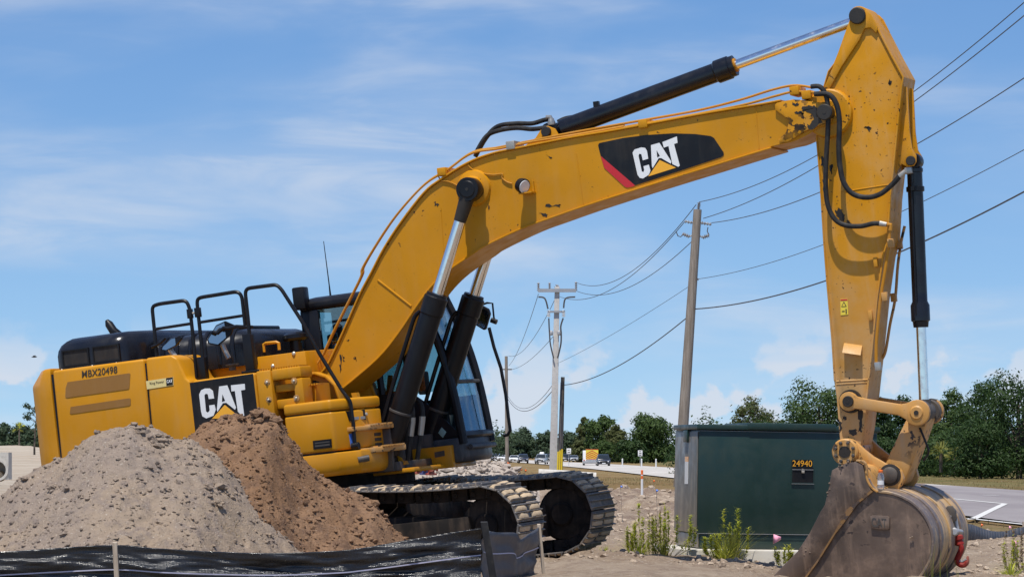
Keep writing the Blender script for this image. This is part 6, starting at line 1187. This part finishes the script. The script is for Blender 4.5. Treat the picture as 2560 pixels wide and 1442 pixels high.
# ------------------------------------------------------------------ cars and truck on the road
def make_car(name, paint_name, col, suv=True):
    if paint_name not in MATS: paint(paint_name, col, 0.22, 0.03, 0.06, coat=0.6)
    root = empty(name, (0, 0, 0)); hgt = 1.72 if suv else 1.45; W_ = 0.92
    low = [(-2.3, 0.32), (2.28, 0.30), (2.36, 0.55), (2.30, 0.82), (1.35, 1.02), (-2.2, 1.05), (-2.36, 0.8)]
    b = B(); b.loft([[(x*0.985, y, z) for x, z in low] if abs(y) > 0.85 else [(x, y, z) for x, z in low] for y in (-W_, -0.80, 0.80, W_)]); b.build('car_body', paint_name, root, 0.05, 2)
    top_ = [(1.32, 1.0), (0.55, hgt-0.05), (0.2, hgt), (-1.5, hgt-0.02), (-2.15, 1.04)] if suv else [(1.1, 1.0), (0.35, hgt-0.04), (0.0, hgt), (-0.9, hgt-0.02), (-1.8, 1.04)]
    b = B(); b.loft([[(x, y*(0.80 if z > 1.2 else 0.95), z) for x, z in top_] for y in (-0.92, 0.92)]); cab_ = b.build('cabin', paint_name, root, 0.05, 2)
    (xa, za), (xb, zb_) = top_[0], top_[1]; n_ = Vector((zb_-za, 0, xa-xb)).normalized()*0.012
    def sp_(t, y): return Vector((xa+(xb-xa)*t, y, za+(zb_-za)*t))+n_
    b = B(); b.loft([[sp_(0.08, -0.80), sp_(0.08, 0.80), sp_(0.92, 0.66), sp_(0.92, -0.66)], [sp_(0.08, -0.80)+n_, sp_(0.08, 0.80)+n_, sp_(0.92, 0.66)+n_, sp_(0.92, -0.66)+n_]]); b.build('windscreen', 'car_glass', root)
    for sg in (-1, 1):
        b = B(); zt_ = hgt-0.14; b.hexa([(0.85, sg*0.875, 1.1), (-1.6, sg*0.875, 1.1), (-1.6, sg*0.89, 1.1), (0.85, sg*0.89, 1.1), (0.35, sg*0.765, zt_), (-1.35, sg*0.765, zt_), (-1.35, sg*0.78, zt_), (0.35, sg*0.78, zt_)]); b.build('side_window', 'car_glass', root)
        b = B(); b.hexa([(2.25, sg*0.55, 0.66), (2.37, sg*0.55, 0.66), (2.27, sg*0.90, 0.68), (2.1, sg*0.90, 0.68), (2.2, sg*0.55, 0.82), (2.34, sg*0.55, 0.80), (2.24, sg*0.90, 0.83), (2.05, sg*0.90, 0.83)]); b.build('headlight', 'lamp_white', root)
        for x in (1.42, -1.42):
            b = B(); b.rings((x, sg*0.70, 0.34), (0, sg, 0), [(0.30, 0), (0.34, 0.03), (0.34, 0.18), (0.28, 0.22)], 18); w2 = b.build('wheel', 'tyre', root); b = B(); b.rings((x, sg*0.905, 0.34), (0, sg, 0), [(0.20, 0), (0.19, 0.02)], 14); b.build('rim', 'galvanised', w2)
        b = B(); b.box((0.75, sg*0.93 if sg > 0 else -1.08, 1.02), (0.95, 1.08 if sg > 0 else -0.93, 1.17)); b.build('door_mirror', paint_name, root, 0.02)
    b = B(); b.box((2.30, -0.48, 0.46), (2.385, 0.48, 0.74)); b.build('grille', 'black', root); b = B(); b.box((2.36, -0.25, 0.40), (2.40, 0.25, 0.52)); b.build('licence_plate', 'sign_white', root)
    return root
CARS = [(1508, 1167, 455, 'dark_blue_paint', (0.012, 0.016, 0.03), True, 'nearest dark car driving towards the camera beside the chevron truck', 'car'),
 (1354, 1160, 540, 'silver_paint', (0.22, 0.24, 0.26), True, 'grey sport utility car with pale roof load left of the concrete pole', 'car'),
 (1308, 1157, 590, 'navy_paint', (0.018, 0.022, 0.045), True, 'dark blue sport utility car right of the white car', 'car'),
 (1286, 1154, 610, 'white_paint', (0.72, 0.72, 0.70), False, 'white car beside the thin distant pole', 'car'),
 (1372, 1153, 620, 'black_paint', (0.02, 0.02, 0.022), True, 'black car half hidden behind the grey sport utility car', 'car'),
 (1414, 1151, 640, 'dark_blue_paint', None, True, 'dark car right of the yellow guy guards', 'car'),
 (1434, 1151, 650, 'silver_paint', None, False, 'small silver car left of the chevron truck', 'car'),
 (1255, 1149, 720, 'white_paint', None, False, 'white far car just left of the thin pole', 'car'),
 (1240, 1148, 745, 'navy_paint', None, True, 'dark far car at the corner of the cab', 'car'),
 (1226, 1147, 770, 'white_paint', None, True, 'farthest white car seen below the cab corner', 'car')]
for i, (px, py, Z, pn, col, suv, lab, cat) in enumerate(CARS):
    c = make_car('car', pn, col, suv); p = at(px, py, Z); c.location = (p.x, Z, -0.60 if p.x > float(road_near(Z))-6 else -0.66); c.rotation_euler = (0, 0, -math.pi/2+random.Random(i).uniform(-.1, .1)-0.06); tag(c, lab, cat, 'cars coming along the far road')
    if i == 1: b = B(); b.rings((-0.4, -0.4, 1.78), (0, 1, 0), [(0.12, 0), (0.28, 0.1), (0.28, 0.7), (0.12, 0.8)], 12); b.build('roof_load', 'sign_white', c)
tk = empty('warning_truck', (0, 0, 0), 0, 'white work truck with a yellow and red chevron board on its back', 'truck')
p = at(1477, 1160, 475); tk.location = (p.x, 475, -0.62)
b = B(); b.box((-1.15, 0, 0.5), (1.1, 4.5, 0.9)); b.box((-1.1, 3.0, 0.9), (1.05, 4.6, 2.3)); b.build('truck_body', 'sign_white', tk, 0.06)
b = B(); b.box((-1.2, -0.3, 0.35), (1.1, 0.0, 0.75)); b.build('rear_bumper', 'galvanised', tk, 0.03)
b = B(); b.box((-0.75, -0.12, 0.95), (1.10, -0.02, 2.45)); bd = b.build('chevron_board', 'decal_yellow', tk)
for sg in (-1, 1):
    for k in range(5):
        zc = 0.98+k*0.30; b = B(); x0_, x1_ = (0.175, 0.175+sg*0.9); zz = [min(2.44, max(0.96, z)) for z in (zc+0.0, zc+0.13)]; lowz = [min(2.44, max(0.96, z-0.5)) for z in (zc+0.0, zc+0.13)]
        b.add([(x0_, -0.13, zz[0]), (x0_, -0.13, zz[1]), (x1_, -0.13, lowz[1]), (x1_, -0.13, lowz[0])], [(0, 1, 2, 3)]); b.build('chevron_stripe', 'decal_red', bd)
b = B(); b.box((-0.75, -0.14, 2.42), (1.10, -0.02, 2.50)); b.build('board_edge', 'decal_red', bd)
for x in (-1.0, 0.95):
    for y in (0.6, 3.8): b = B(); b.rings((x-0.12, y, 0.42), (1, 0, 0), [(0.34, 0), (0.42, 0.03), (0.42, 0.22), (0.34, 0.25)], 16); b.build('wheel', 'tyre', tk)
    b = B(); b.box((x-0.1, -0.32, 0.78), (x+0.1, -0.02, 0.92)); b.build('tail_light', 'lamp_red', tk)
# signs and markers
def sign(px, pyt, pyb, wpx, Z, label, lines=3):
    p = at(px, 1165, Z); zg = -0.66; t_ = EYE+(1130-pyt)/8000*Z; bt = EYE+(1130-pyb)/8000*Z; w = wpx/8000*Z/2; root = empty('road_sign', (p.x, Z, zg), 0, label, 'sign')
    b = B(); b.box((-0.03, 0.0, -0.3), (0.03, 0.05, t_-zg)); b.build('sign_post', 'galvanised', root); b = B(); b.box((-w, -0.02, bt-zg), (w, 0.0, t_-zg)); pn = b.build('sign_panel', 'sign_white', root, 0.006)
    for k in range(lines):
        zc = t_-zg-(k+0.7)*(t_-bt)/(lines+0.4); b = B(); b.box((-w*(0.62-0.1*(k % 2)), -0.025, zc-0.05), (w*(0.6-0.12*((k+1) % 2)), -0.021, zc+0.06)); b.build('sign_text_band', 'ink', pn)
sign(1422, 1120, 1134, 11, 470, 'white road sign left of the chevron truck', 2); sign(1600.5, 1125, 1139.5, 11, 430, 'white road sign under the large rounded tree', 3)
def marker(px, pt, pb, Z, label):
    a_ = at(px, pb, Z); hgt = (pb-pt)/8000*Z; root = empty('marker_post', a_, 0, label, 'marker post'); r = 0.035
    for nm, z0_, z1__, m in (('white_base', -0.3, hgt*0.42, 'white_plastic'), ('orange_band', hgt*0.42, hgt*0.62, 'orange_plastic'), ('white_band', hgt*0.62, hgt*0.70, 'white_plastic'), ('orange_top', hgt*0.70, hgt, 'orange_plastic')):
        b = B(); b.rings((0, 0, z0_), (0, 0, 1), [(r, 0), (r, z1__-z0_-0.01), (r*0.7, z1__-z0_)], 10); b.build(nm, m, root)
marker(1605, 1174, 1212, 95, 'orange and white marker post left of the cabinet')
for px, Z, lab in ((1640, 400, 'white stub post left of the cabinet by the trees'), (1556, 420, 'white stub post left of the leafy road sign'), (1604, 410, 'white stub post below the right road sign')):
    a_ = at(px, 1168, Z); root = B(); root.tube([(0, 0, -0.3), (0, 0, 1.2), (0, 0, 1.25)], [0.09, 0.09, 0.05], 8); o = root.build('stub_post', 'white_plastic'); o.location = (a_.x, Z, -0.66); tag(o, lab, 'post')
def flag(px, py, Z, h, mat, label, sz=0.09, ang=0.4):
    p = at(px, py, Z); g0 = gz(p.x, Z); root = empty('marker_flag', (p.x, Z, g0), 0, label, 'flag'); t_ = p.z-g0
    b = B(); b.tube([(0.05, 0, -0.05), (0.02, 0, t_*0.5), (0, 0, t_+sz*0.6)], 0.003, 5); b.build('flag_wire', 'wire_mat', root)
    n = 6; lo = []
    for i in range(n+1):
        t = i/n; lo.append([(sz*t*math.cos(ang), sz*t*math.sin(ang)+0.012*math.sin(t*7), t_+sz*0.6*(1-t*0.55)), (sz*t*math.cos(ang), sz*t*math.sin(ang)+0.012*math.sin(t*7+1), t_-sz*0.55+sz*0.5*t)])
    b = B(); b.loft(lo, caps=False, closed=False); o = b.build('flag_cloth', mat, root); md = o.modifiers.new('t', 'SOLIDIFY'); md.thickness = 0.002
flag(1933, 1347, 36.55, 0, 'pink_plastic', 'pink survey flag in front of the cabinet pad', 0.10); flag(2534, 1360, 36.0, 0, 'pink_plastic', 'pink survey flag in the weeds at the right edge', 0.085, 0.9)
flag(2452, 1312, 52, 0, 'orange_plastic', 'small orange flag right of the bucket', 0.05); flag(2522, 1318, 50, 0, 'pink_plastic', 'small pink flag above the weeds at right', 0.05)
flag(1551, 1216, 63, 0, 'blue_plastic', 'small blue flag on the rough ground right of the tracks', 0.05); flag(1640, 1226, 58, 0, 'blue_plastic', 'small blue flag left of the cabinet', 0.05)
flag(1633, 1202, 82, 0, 'orange_plastic', 'small orange flag beside the marker post', 0.06); flag(1300, 1174, 120, 0, 'orange_plastic', 'small orange flag in dry grass left of the concrete pole', 0.09); flag(1312, 1176, 118, 0, 'orange_plastic', 'orange flag nearer the concrete pole', 0.09); flag(1268, 1158, 150, 0, 'orange_plastic', 'orange flag at the foot of the thin pole', 0.12)
# concrete drain pipes
def drain(px0, px1, pyc, Z, r, label, yaw=0.0, name='concrete_pipe'):
    a_, c_ = at(px0, pyc, Z), at(px1, pyc+8, Z); ln = (c_-a_).length; root = empty(name, a_, 0, label, 'pipe'); d = c_-a_; dn = Vector((d.x*math.cos(yaw)-d.y*math.sin(yaw), d.x*math.sin(yaw)+d.y*math.cos(yaw), d.z)); x = dn.orthogonal().normalized(); y = dn.normalized().cross(x); b = B(); n = 28
    prof = [(r, 0.0), (r, 0.6), (r*0.92, 0.65), (r*0.92, 1.0), (r*0.74, 1.0), (r*0.74, 0.0)]
    lo = [[dn*h+x*(q_*math.cos(2*math.pi*j/n))+y*(q_*math.sin(2*math.pi*j/n)) for j in range(n)] for q_, h in prof]; b.loft(lo+[lo[0]], caps=False); b.build('pipe_shell', 'concrete', root)
drain(1346, 1490, 1186, 72, 0.135, 'pale concrete pipe lying behind the right crawler track')
st0 = at(-31, 1198, 172); bs = empty('drainage_box', (st0.x, 172, st0.z), 0, 'grey concrete drainage box with round opening at the left edge', 'drain box')
b = B(); n = 24; w, hgt = 1.12, 1.46; outer = [(0, 0), (w, 0), (w, hgt), (0, hgt)]; cx, cz_ = 0.52, 0.52; ri = 0.46
ring = [(cx+ri*math.cos(2*math.pi*k/n-math.pi*0.75), cz_+ri*math.sin(2*math.pi*k/n-math.pi*0.75)) for k in range(n)]
sq = []
for k in range(n):
    t = k/n*4; e = int(t); f = t-e; p0, p1 = outer[e], outer[(e+1) % 4]; sq.append((p0[0]+(p1[0]-p0[0])*f, p0[1]+(p1[1]-p0[1])*f))
b.loft([[(x, 1.2, z) for x, z in sq], [(x, 0, z) for x, z in sq], [(x, 0, z) for x, z in ring], [(x, 1.15, z) for x, z in ring]], caps=True); b.build('box_shell', 'concrete', bs, 0)
b = B(); b.rings((cx, -0.10, cz_), (0, 1, 0), [(ri+0.01, 0.02), (ri+0.14, 0.02), (ri+0.14, 0.14), (ri+0.01, 0.14)], 28); n_ = b.f[-2:]; b.f = b.f[:-2]; b.build('pipe_collar', 'concrete', bs)
b = B(); b.rings((cx, 0.3, cz_-0.34), (0, 1, 0), [(0.05, 0), (0.26, 0.05), (0.3, 0.5), (0.3, 0.8)], 14); b.build('sand_fill', 'mud', bs)
# valves and hydrants at the rubble
def valve(px, py, Z, mat, label):
    p = at(px, py, Z); root = empty('hydrant', p, 0, label, 'hydrant'); b = B(); b.rings((0, 0, 0), (0, 0, 1), [(0.10, 0), (0.10, 0.03), (0.06, 0.04), (0.055, 0.14), (0.09, 0.15), (0.09, 0.18), (0.06, 0.19), (0.05, 0.23), (0.02, 0.25)], 14); b.build('barrel', mat, root)
    b = B(); b.rings((-0.12, 0, 0.11), (1, 0, 0), [(0.045, 0), (0.045, 0.03), (0.03, 0.04), (0.03, 0.20), (0.045, 0.21), (0.045, 0.24)], 12); b.build('outlet', mat, root); b = B(); b.rings((0, -0.12, 0.11), (0, 1, 0), [(0.05, 0), (0.05, 0.04), (0.03, 0.06)], 12); b.build('cap', mat, root)
valve(1022, 1184, 56, 'red_paint', 'red pipe fitting left of the other below the excavator'); valve(1048, 1184, 56, 'red_paint', 'red pipe fitting beside the blue one'); valve(1063, 1186, 55.5, 'hydrant_blue', 'dark blue pipe fitting on the rubble'); valve(1078, 1187, 55, 'red_paint', 'dull red pipe fitting at the right of the row')
# second silt fence at right
f2 = empty('silt_fence', at(2500, 1340, 60), 0, 'low black silt fence crossing the ground right of the bucket', 'silt fence')
C = catmull([tuple(at(x, y, Z)-f2.location) for x, y, Z in ((2395, 1306, 49), (2430, 1310, 49.5), (2470, 1324, 50), (2510, 1327, 50.5), (2560, 1316, 51), (2640, 1310, 52))], 6); b = B()
for c0, c1 in zip(C[:-1], C[1:]): b.add([(c0[0], c0[1], c0[2]), (c1[0], c1[1], c1[2]), (c1[0], c1[1]-0.03, c1[2]-0.12), (c0[0], c0[1]-0.03, c0[2]-0.12), (c0[0], c0[1], c0[2]-0.4), (c1[0], c1[1], c1[2]-0.4)], [(0, 1, 2, 3), (3, 2, 5, 4)])
o = b.build('fence_cloth', 'silt_cloth_thin', f2); md = o.modifiers.new('t', 'SOLIDIFY'); md.thickness = 0.01
for px, Z in ((2395, 49), (2560, 51)): a_ = at(px, 1306, Z)-f2.location; b = B(); b.box((a_.x-0.02, a_.y+0.01, a_.z-0.6), (a_.x+0.02, a_.y+0.05, a_.z+0.02)); b.build('stake', 'stake_wood', f2)

# ------------------------------------------------------------------ small things on the bucket
def ms(s, l, u): return exc.matrix_basis @ L(s, l, u)
bpx = su(2202, 1224, BW-0.02); bt = empty('drink_bottle', ms(bpx[0], BW-0.015, bpx[1]), 0, 'clear plastic drink bottle with orange cap standing on the bucket ear', 'bottle')
b = B(); k = 0.0037; b.rings((0, 0, 0), (0, 0, 1), [(0.030, 0), (0.036, 0.008), (0.036, 0.05), (0.033, 0.055), (0.033, 0.10), (0.037, 0.105), (0.037, 0.14), (0.030, 0.165), (0.018, 0.175), (0.018, 0.185)], 18); b.build('bottle_body', 'bottle_clear', bt)
b = B(); b.rings((0, 0, 0.055), (0, 0, 1), [(0.0345, 0), (0.0345, 0.045)], 18); b.build('bottle_label', 'white_plastic', bt); b = B(); b.rings((0, 0, 0.178), (0, 0, 1), [(0.022, 0), (0.024, 0.004), (0.023, 0.024), (0.014, 0.030)], 16); b.build('bottle_cap', 'orange_plastic', bt)
# hook and shackle hanging from the bucket's back lug
def wrap_pt(px, py, l, out=0.0):
    s, u = su(px, py, l); return ms(s, l, u)
lh = -0.18
a_ = wrap_pt(2370, 1280, lh); hk = empty('lifting_hook', a_, 0, 'steel shackle and red swivel hook hanging on the bucket back', 'hook')
def hkp(zx, zy, dl=0.0): q_ = z6([(zx, zy)])[0]; return wrap_pt(q_[0], q_[1], lh+dl)-a_
b = B(); b.tube([hkp(x, y, 0.03) for x, y in catmull([(1212, 1030), (1205, 1060), (1218, 1095), (1240, 1130)], 4)], 0.022, 8); b.tube([hkp(x, y, -0.06) for x, y in catmull([(1228, 1020), (1245, 1050), (1252, 1090), (1262, 1135)], 4)], 0.022, 8); b.cyl(hkp(1235, 1135, 0.10), hkp(1285, 1140, -0.12), 0.026, n=12); b.rings(hkp(1240, 1140, 0.12), hkp(1240, 1140, 0.2)-hkp(1240, 1140, 0.12), [(0.042, 0), (0.045, 0.03), (0.03, 0.05)], 12); b.build('shackle', 'galvanised', hk)
b = B(); b.rings(hkp(1262, 1160), hkp(1275, 1225)-hkp(1262, 1160), [(0.03, 0), (0.055, 0.012), (0.055, 0.05), (0.04, 0.055), (0.045, 0.075), (0.05, 0.10), (0.03, 0.115)], 16); b.build('swivel', 'red_paint', hk)
path = catmull([(1275, 1215), (1288, 1250), (1272, 1290), (1258, 1330), (1275, 1355), (1305, 1358), (1325, 1335), (1330, 1300)], 5); nn = len(path); b = B(); b.tube([hkp(x, y, 0.02) for x, y in path], [0.024+0.009*math.sin(math.pi*i/(nn-1)) if i < nn-6 else 0.024-0.017*(i-nn+6)/5 for i in range(nn)], 10); b.build('hook_body', 'red_paint', hk)
b = B(); b.tube([hkp(x, y, 0.03) for x, y in ((1262, 1330), (1290, 1338), (1322, 1320))], 0.012, 6); b.build('safety_latch', 'galvanised', hk)
lg = [su(*q_, lh) for q_ in z6([(1180, 990), (1195, 968), (1225, 968), (1250, 1000), (1255, 1060), (1235, 1085), (1215, 1060), (1195, 1040)])]
b = B(); prism(b, lg, lh-0.03, lh+0.03); b.build('lifting_lug', 'dark_steel', bucket, 0.006)

# ------------------------------------------------------------------ plants
def fennel(px, py, Z, n, hmax, spread, label, seed, mat='leaf_bright', dense=130, stem='weed_stem', cat='weed', leaflen=0.062):
    p = at(px, py, Z); zg = gz(p.x, Z); rng = random.Random(seed); root = empty('leafy_weed', (p.x, Z, zg), 0, label, cat); b = B(); it = []
    for k in range(n):
        a = rng.uniform(0, 6.28); r = spread*rng.random()**0.7; h = hmax*rng.uniform(0.55, 1.0); tipp = Vector((math.cos(a)*r, math.sin(a)*r*0.6, h)); b0 = Vector((math.cos(a)*r*0.2, math.sin(a)*r*0.15, -0.03)); mid_ = (b0+tipp)/2+Vector((math.cos(a)*r*0.32, 0, -0.06*h))
        P = catmull([tuple(b0), tuple(mid_), tuple(tipp)], 5); b.tube(P, [0.004*(1-0.7*i/(len(P)-1)) for i in range(len(P))], 5)
        for j in range(dense):
            t = 0.30+0.70*rng.random()**0.7; q_ = Vector(P[min(len(P)-1, int(t*(len(P)-1)))])+Vector((rng.gauss(0, .008), rng.gauss(0, .008), rng.gauss(0, 0.02))); a2 = rng.uniform(0, 6.28); ll = leaflen*rng.uniform(0.6, 1.3)*(1.2-t*0.5); it.append((q_.x, q_.y, q_.z, ll*rng.uniform(-0.1, 0.9), 0.017, math.cos(a2)*ll, math.sin(a2)*ll))
    b.build('stems', stem, root); o = blades('leaves', mat, root, it, seed, 2); return root
def tuft(px, py, Z, n, h, spread, mat, label, seed, name='grass_tuft', w=0.016):
    p = at(px, py, Z); zg = gz(p.x, Z); rng = random.Random(seed); root = empty(name, (p.x, Z, zg), 0, label, 'grass'); it = []
    for k in range(n): a = rng.uniform(0, 6.28); r = spread*rng.random(); it.append((math.cos(a)*r*0.3, math.sin(a)*r*0.3, -0.02, h*rng.uniform(0.4, 1.0), w, math.cos(a)*r, math.sin(a)*r*0.7))
    blades('grass_blades', mat, root, it, seed, 4); return root
fennel(1625, 1398, 36.75, 9, 0.70, 0.30, 'tall feathery green weed left of the cabinet pad', 1); fennel(1668, 1400, 36.6, 8, 0.54, 0.34, 'bushy feathery weed against the cabinet pad corner', 2)
fennel(1578, 1395, 36.9, 4, 0.40, 0.08, 'slim upright weed right of the far track', 3); fennel(1655, 1392, 36.8, 6, 0.62, 0.16, 'brown dry weed stalks at the cabinet corner', 12, 'weed_brown', 40)
fennel(1846, 1402, 36.55, 6, 0.62, 0.30, 'leaning bright green weed in front of the cabinet', 4, leaflen=0.06); fennel(1800, 1400, 36.6, 6, 0.30, 0.18, 'low green weed left of the grass clump at the pad', 5); tuft(1832, 1410, 36.5, 110, 0.46, 0.34, 'leaf_palm', 'grass clump with long blades before the cabinet pad', 6)
tuft(1812, 1412, 36.5, 110, 0.30, 0.26, 'leaf_bright', 'fresh green grass clump before the cabinet pad', 16)
fennel(1965, 1400, 36.6, 6, 0.24, 0.14, 'small bright weed beneath the pink flag', 7); tuft(1515, 1392, 36.8, 50, 0.16, 0.16, 'leaf_bright', 'small green tuft beside the far track', 8); tuft(1470, 1400, 36.4, 30, 0.12, 0.14, 'rough_grass', 'small dry tuft under the far track nose', 9)
tuft(1598, 1402, 36.7, 60, 0.34, 0.30, 'leaf_bright', 'arching grass clump left of the tall feathery weed', 51); tuft(1660, 1406, 36.6, 70, 0.30, 0.30, 'leaf_palm', 'straw green arching grass at the pad corner', 52)
fennel(2535, 1420, 34.6, 9, 0.42, 0.22, 'green and straw weed at the lower right corner', 10, 'leaf_bright', 50); fennel(2560, 1395, 36.5, 8, 0.52, 0.3, 'dry brown weed stalks at the right edge', 13, 'weed_brown', 40); tuft(2525, 1435, 34.2, 70, 0.22, 0.25, 'leaf_bright', 'grass clump at the lower right corner', 11)
for i, (px, hh_) in enumerate(((2330, 0.52), (2315, 0.36), (2350, 0.42), (2372, 0.55), (2395, 0.3))):
    tuft(px, 1442, 31.2, 5, hh_, 0.06, 'leaf_palm', ['single tall grass stalk before the bucket curve', 'short grass stalk before the bucket', 'middle grass stalk before the bucket', 'tallest grass stalk before the hook', 'grass stalk under the hook'][i], 40+i, 'grass_stalk', 0.007)
# dry twigs and rough strip of grass towards the road
rng = random.Random(31); it = []
for k in range(9000):
    y = rng.uniform(80, 260); x0_ = -4+0.0*y; x1_ = float(road_near(y))-0.6; x = rng.uniform(min(x0_, x1_-1), x1_)
    it.append((x, y, gz(x, y) if k % 40 == 0 else -0.70, rng.uniform(0.06, 0.22), 0.03, rng.gauss(0, .08), rng.gauss(0, .08)))
for k in range(5000):
    y = rng.uniform(90, 250); x = float(road_far(y))+rng.uniform(0.4, 14); it.append((x, y, -0.72, rng.uniform(0.06, 0.25), 0.03, rng.gauss(0, .08), rng.gauss(0, .08)))
o = blades('dry_grass', 'rough_grass', None, it, 32, 2); struct(o, 'stuff'); tag(o, 'dry brownish grass along both sides of the road', 'grass')
# stones and clods on the bare ground
rg = np.random.default_rng(5); pts = []
n = 9000; xx = rg.uniform(-1.0, 9.0, n); yy = 34+26*rg.random(n)**1.6; zz = ground_z(xx, yy); rr = 0.006+0.045*rg.random(n)**7+0.02*rg.random(n)*(yy > 44)
for x, y, z, r in zip(xx, yy, zz, rr): pts.append((x, y, z+r*0.2, r))
for k in range(700): y = rg.uniform(60, 106); x = y*rg.uniform(0.012, 0.075); pts.append((x, y, float(ground_z(np.array([x]), np.array([y]))[0]), rg.uniform(0.05, 0.12)))
o = ico_rocks('ground_clods', pts, 'clod_tan', None, 6); struct(o, 'stuff'); tag(o, 'loose clods and stones on the bare ground', 'clods')
# white litter on the verge
for px, py, Z, lab in ((1498, 1184, 130, 'white litter bag on the verge'), (1559, 1191, 112, 'small white litter left of the marker post'), (1566, 1190, 115, 'second small white litter left of the marker post')):
    p = at(px, py, Z); b = B(); b.rings((0, 0, 0), (0, 0, 1), [(0.05, 0), (0.09, 0.03), (0.07, 0.07), (0.03, 0.09)], 9); o = b.build('litter_bag', 'sign_white'); o.location = (p.x, Z, gz(p.x, Z)+0.02); o.scale = (1, 1, 0.8); tag(o, lab, 'litter')
# bird
p = at(86, 892, 150); bd_ = empty('bird', p, 0.3, 'small dark bird gliding in the sky at the left', 'bird')
b = B(); b.tube([(-0.14, 0, 0.0), (-0.05, 0, 0.0), (0.06, 0, 0.01), (0.13, 0, 0.02)], [0.008, 0.03, 0.032, 0.008], 8); b.build('bird_body', 'bird_black', bd_)
for sg in (-1, 1):
    b = B(); b.hexa([(-0.03, 0, 0.0), (0.05, 0, 0.0), (0.03, sg*0.18, 0.07), (-0.02, sg*0.18, 0.07), (-0.03, 0, 0.008), (0.05, 0, 0.008), (0.03, sg*0.18, 0.076), (-0.02, sg*0.18, 0.076)]); b.hexa([(-0.02, sg*0.18, 0.07), (0.03, sg*0.18, 0.07), (-0.04, sg*0.36, 0.0), (-0.06, sg*0.36, 0.0), (-0.02, sg*0.18, 0.076), (0.03, sg*0.18, 0.076), (-0.04, sg*0.36, 0.004), (-0.06, sg*0.36, 0.004)]); b.build('wing', 'bird_black', bd_)
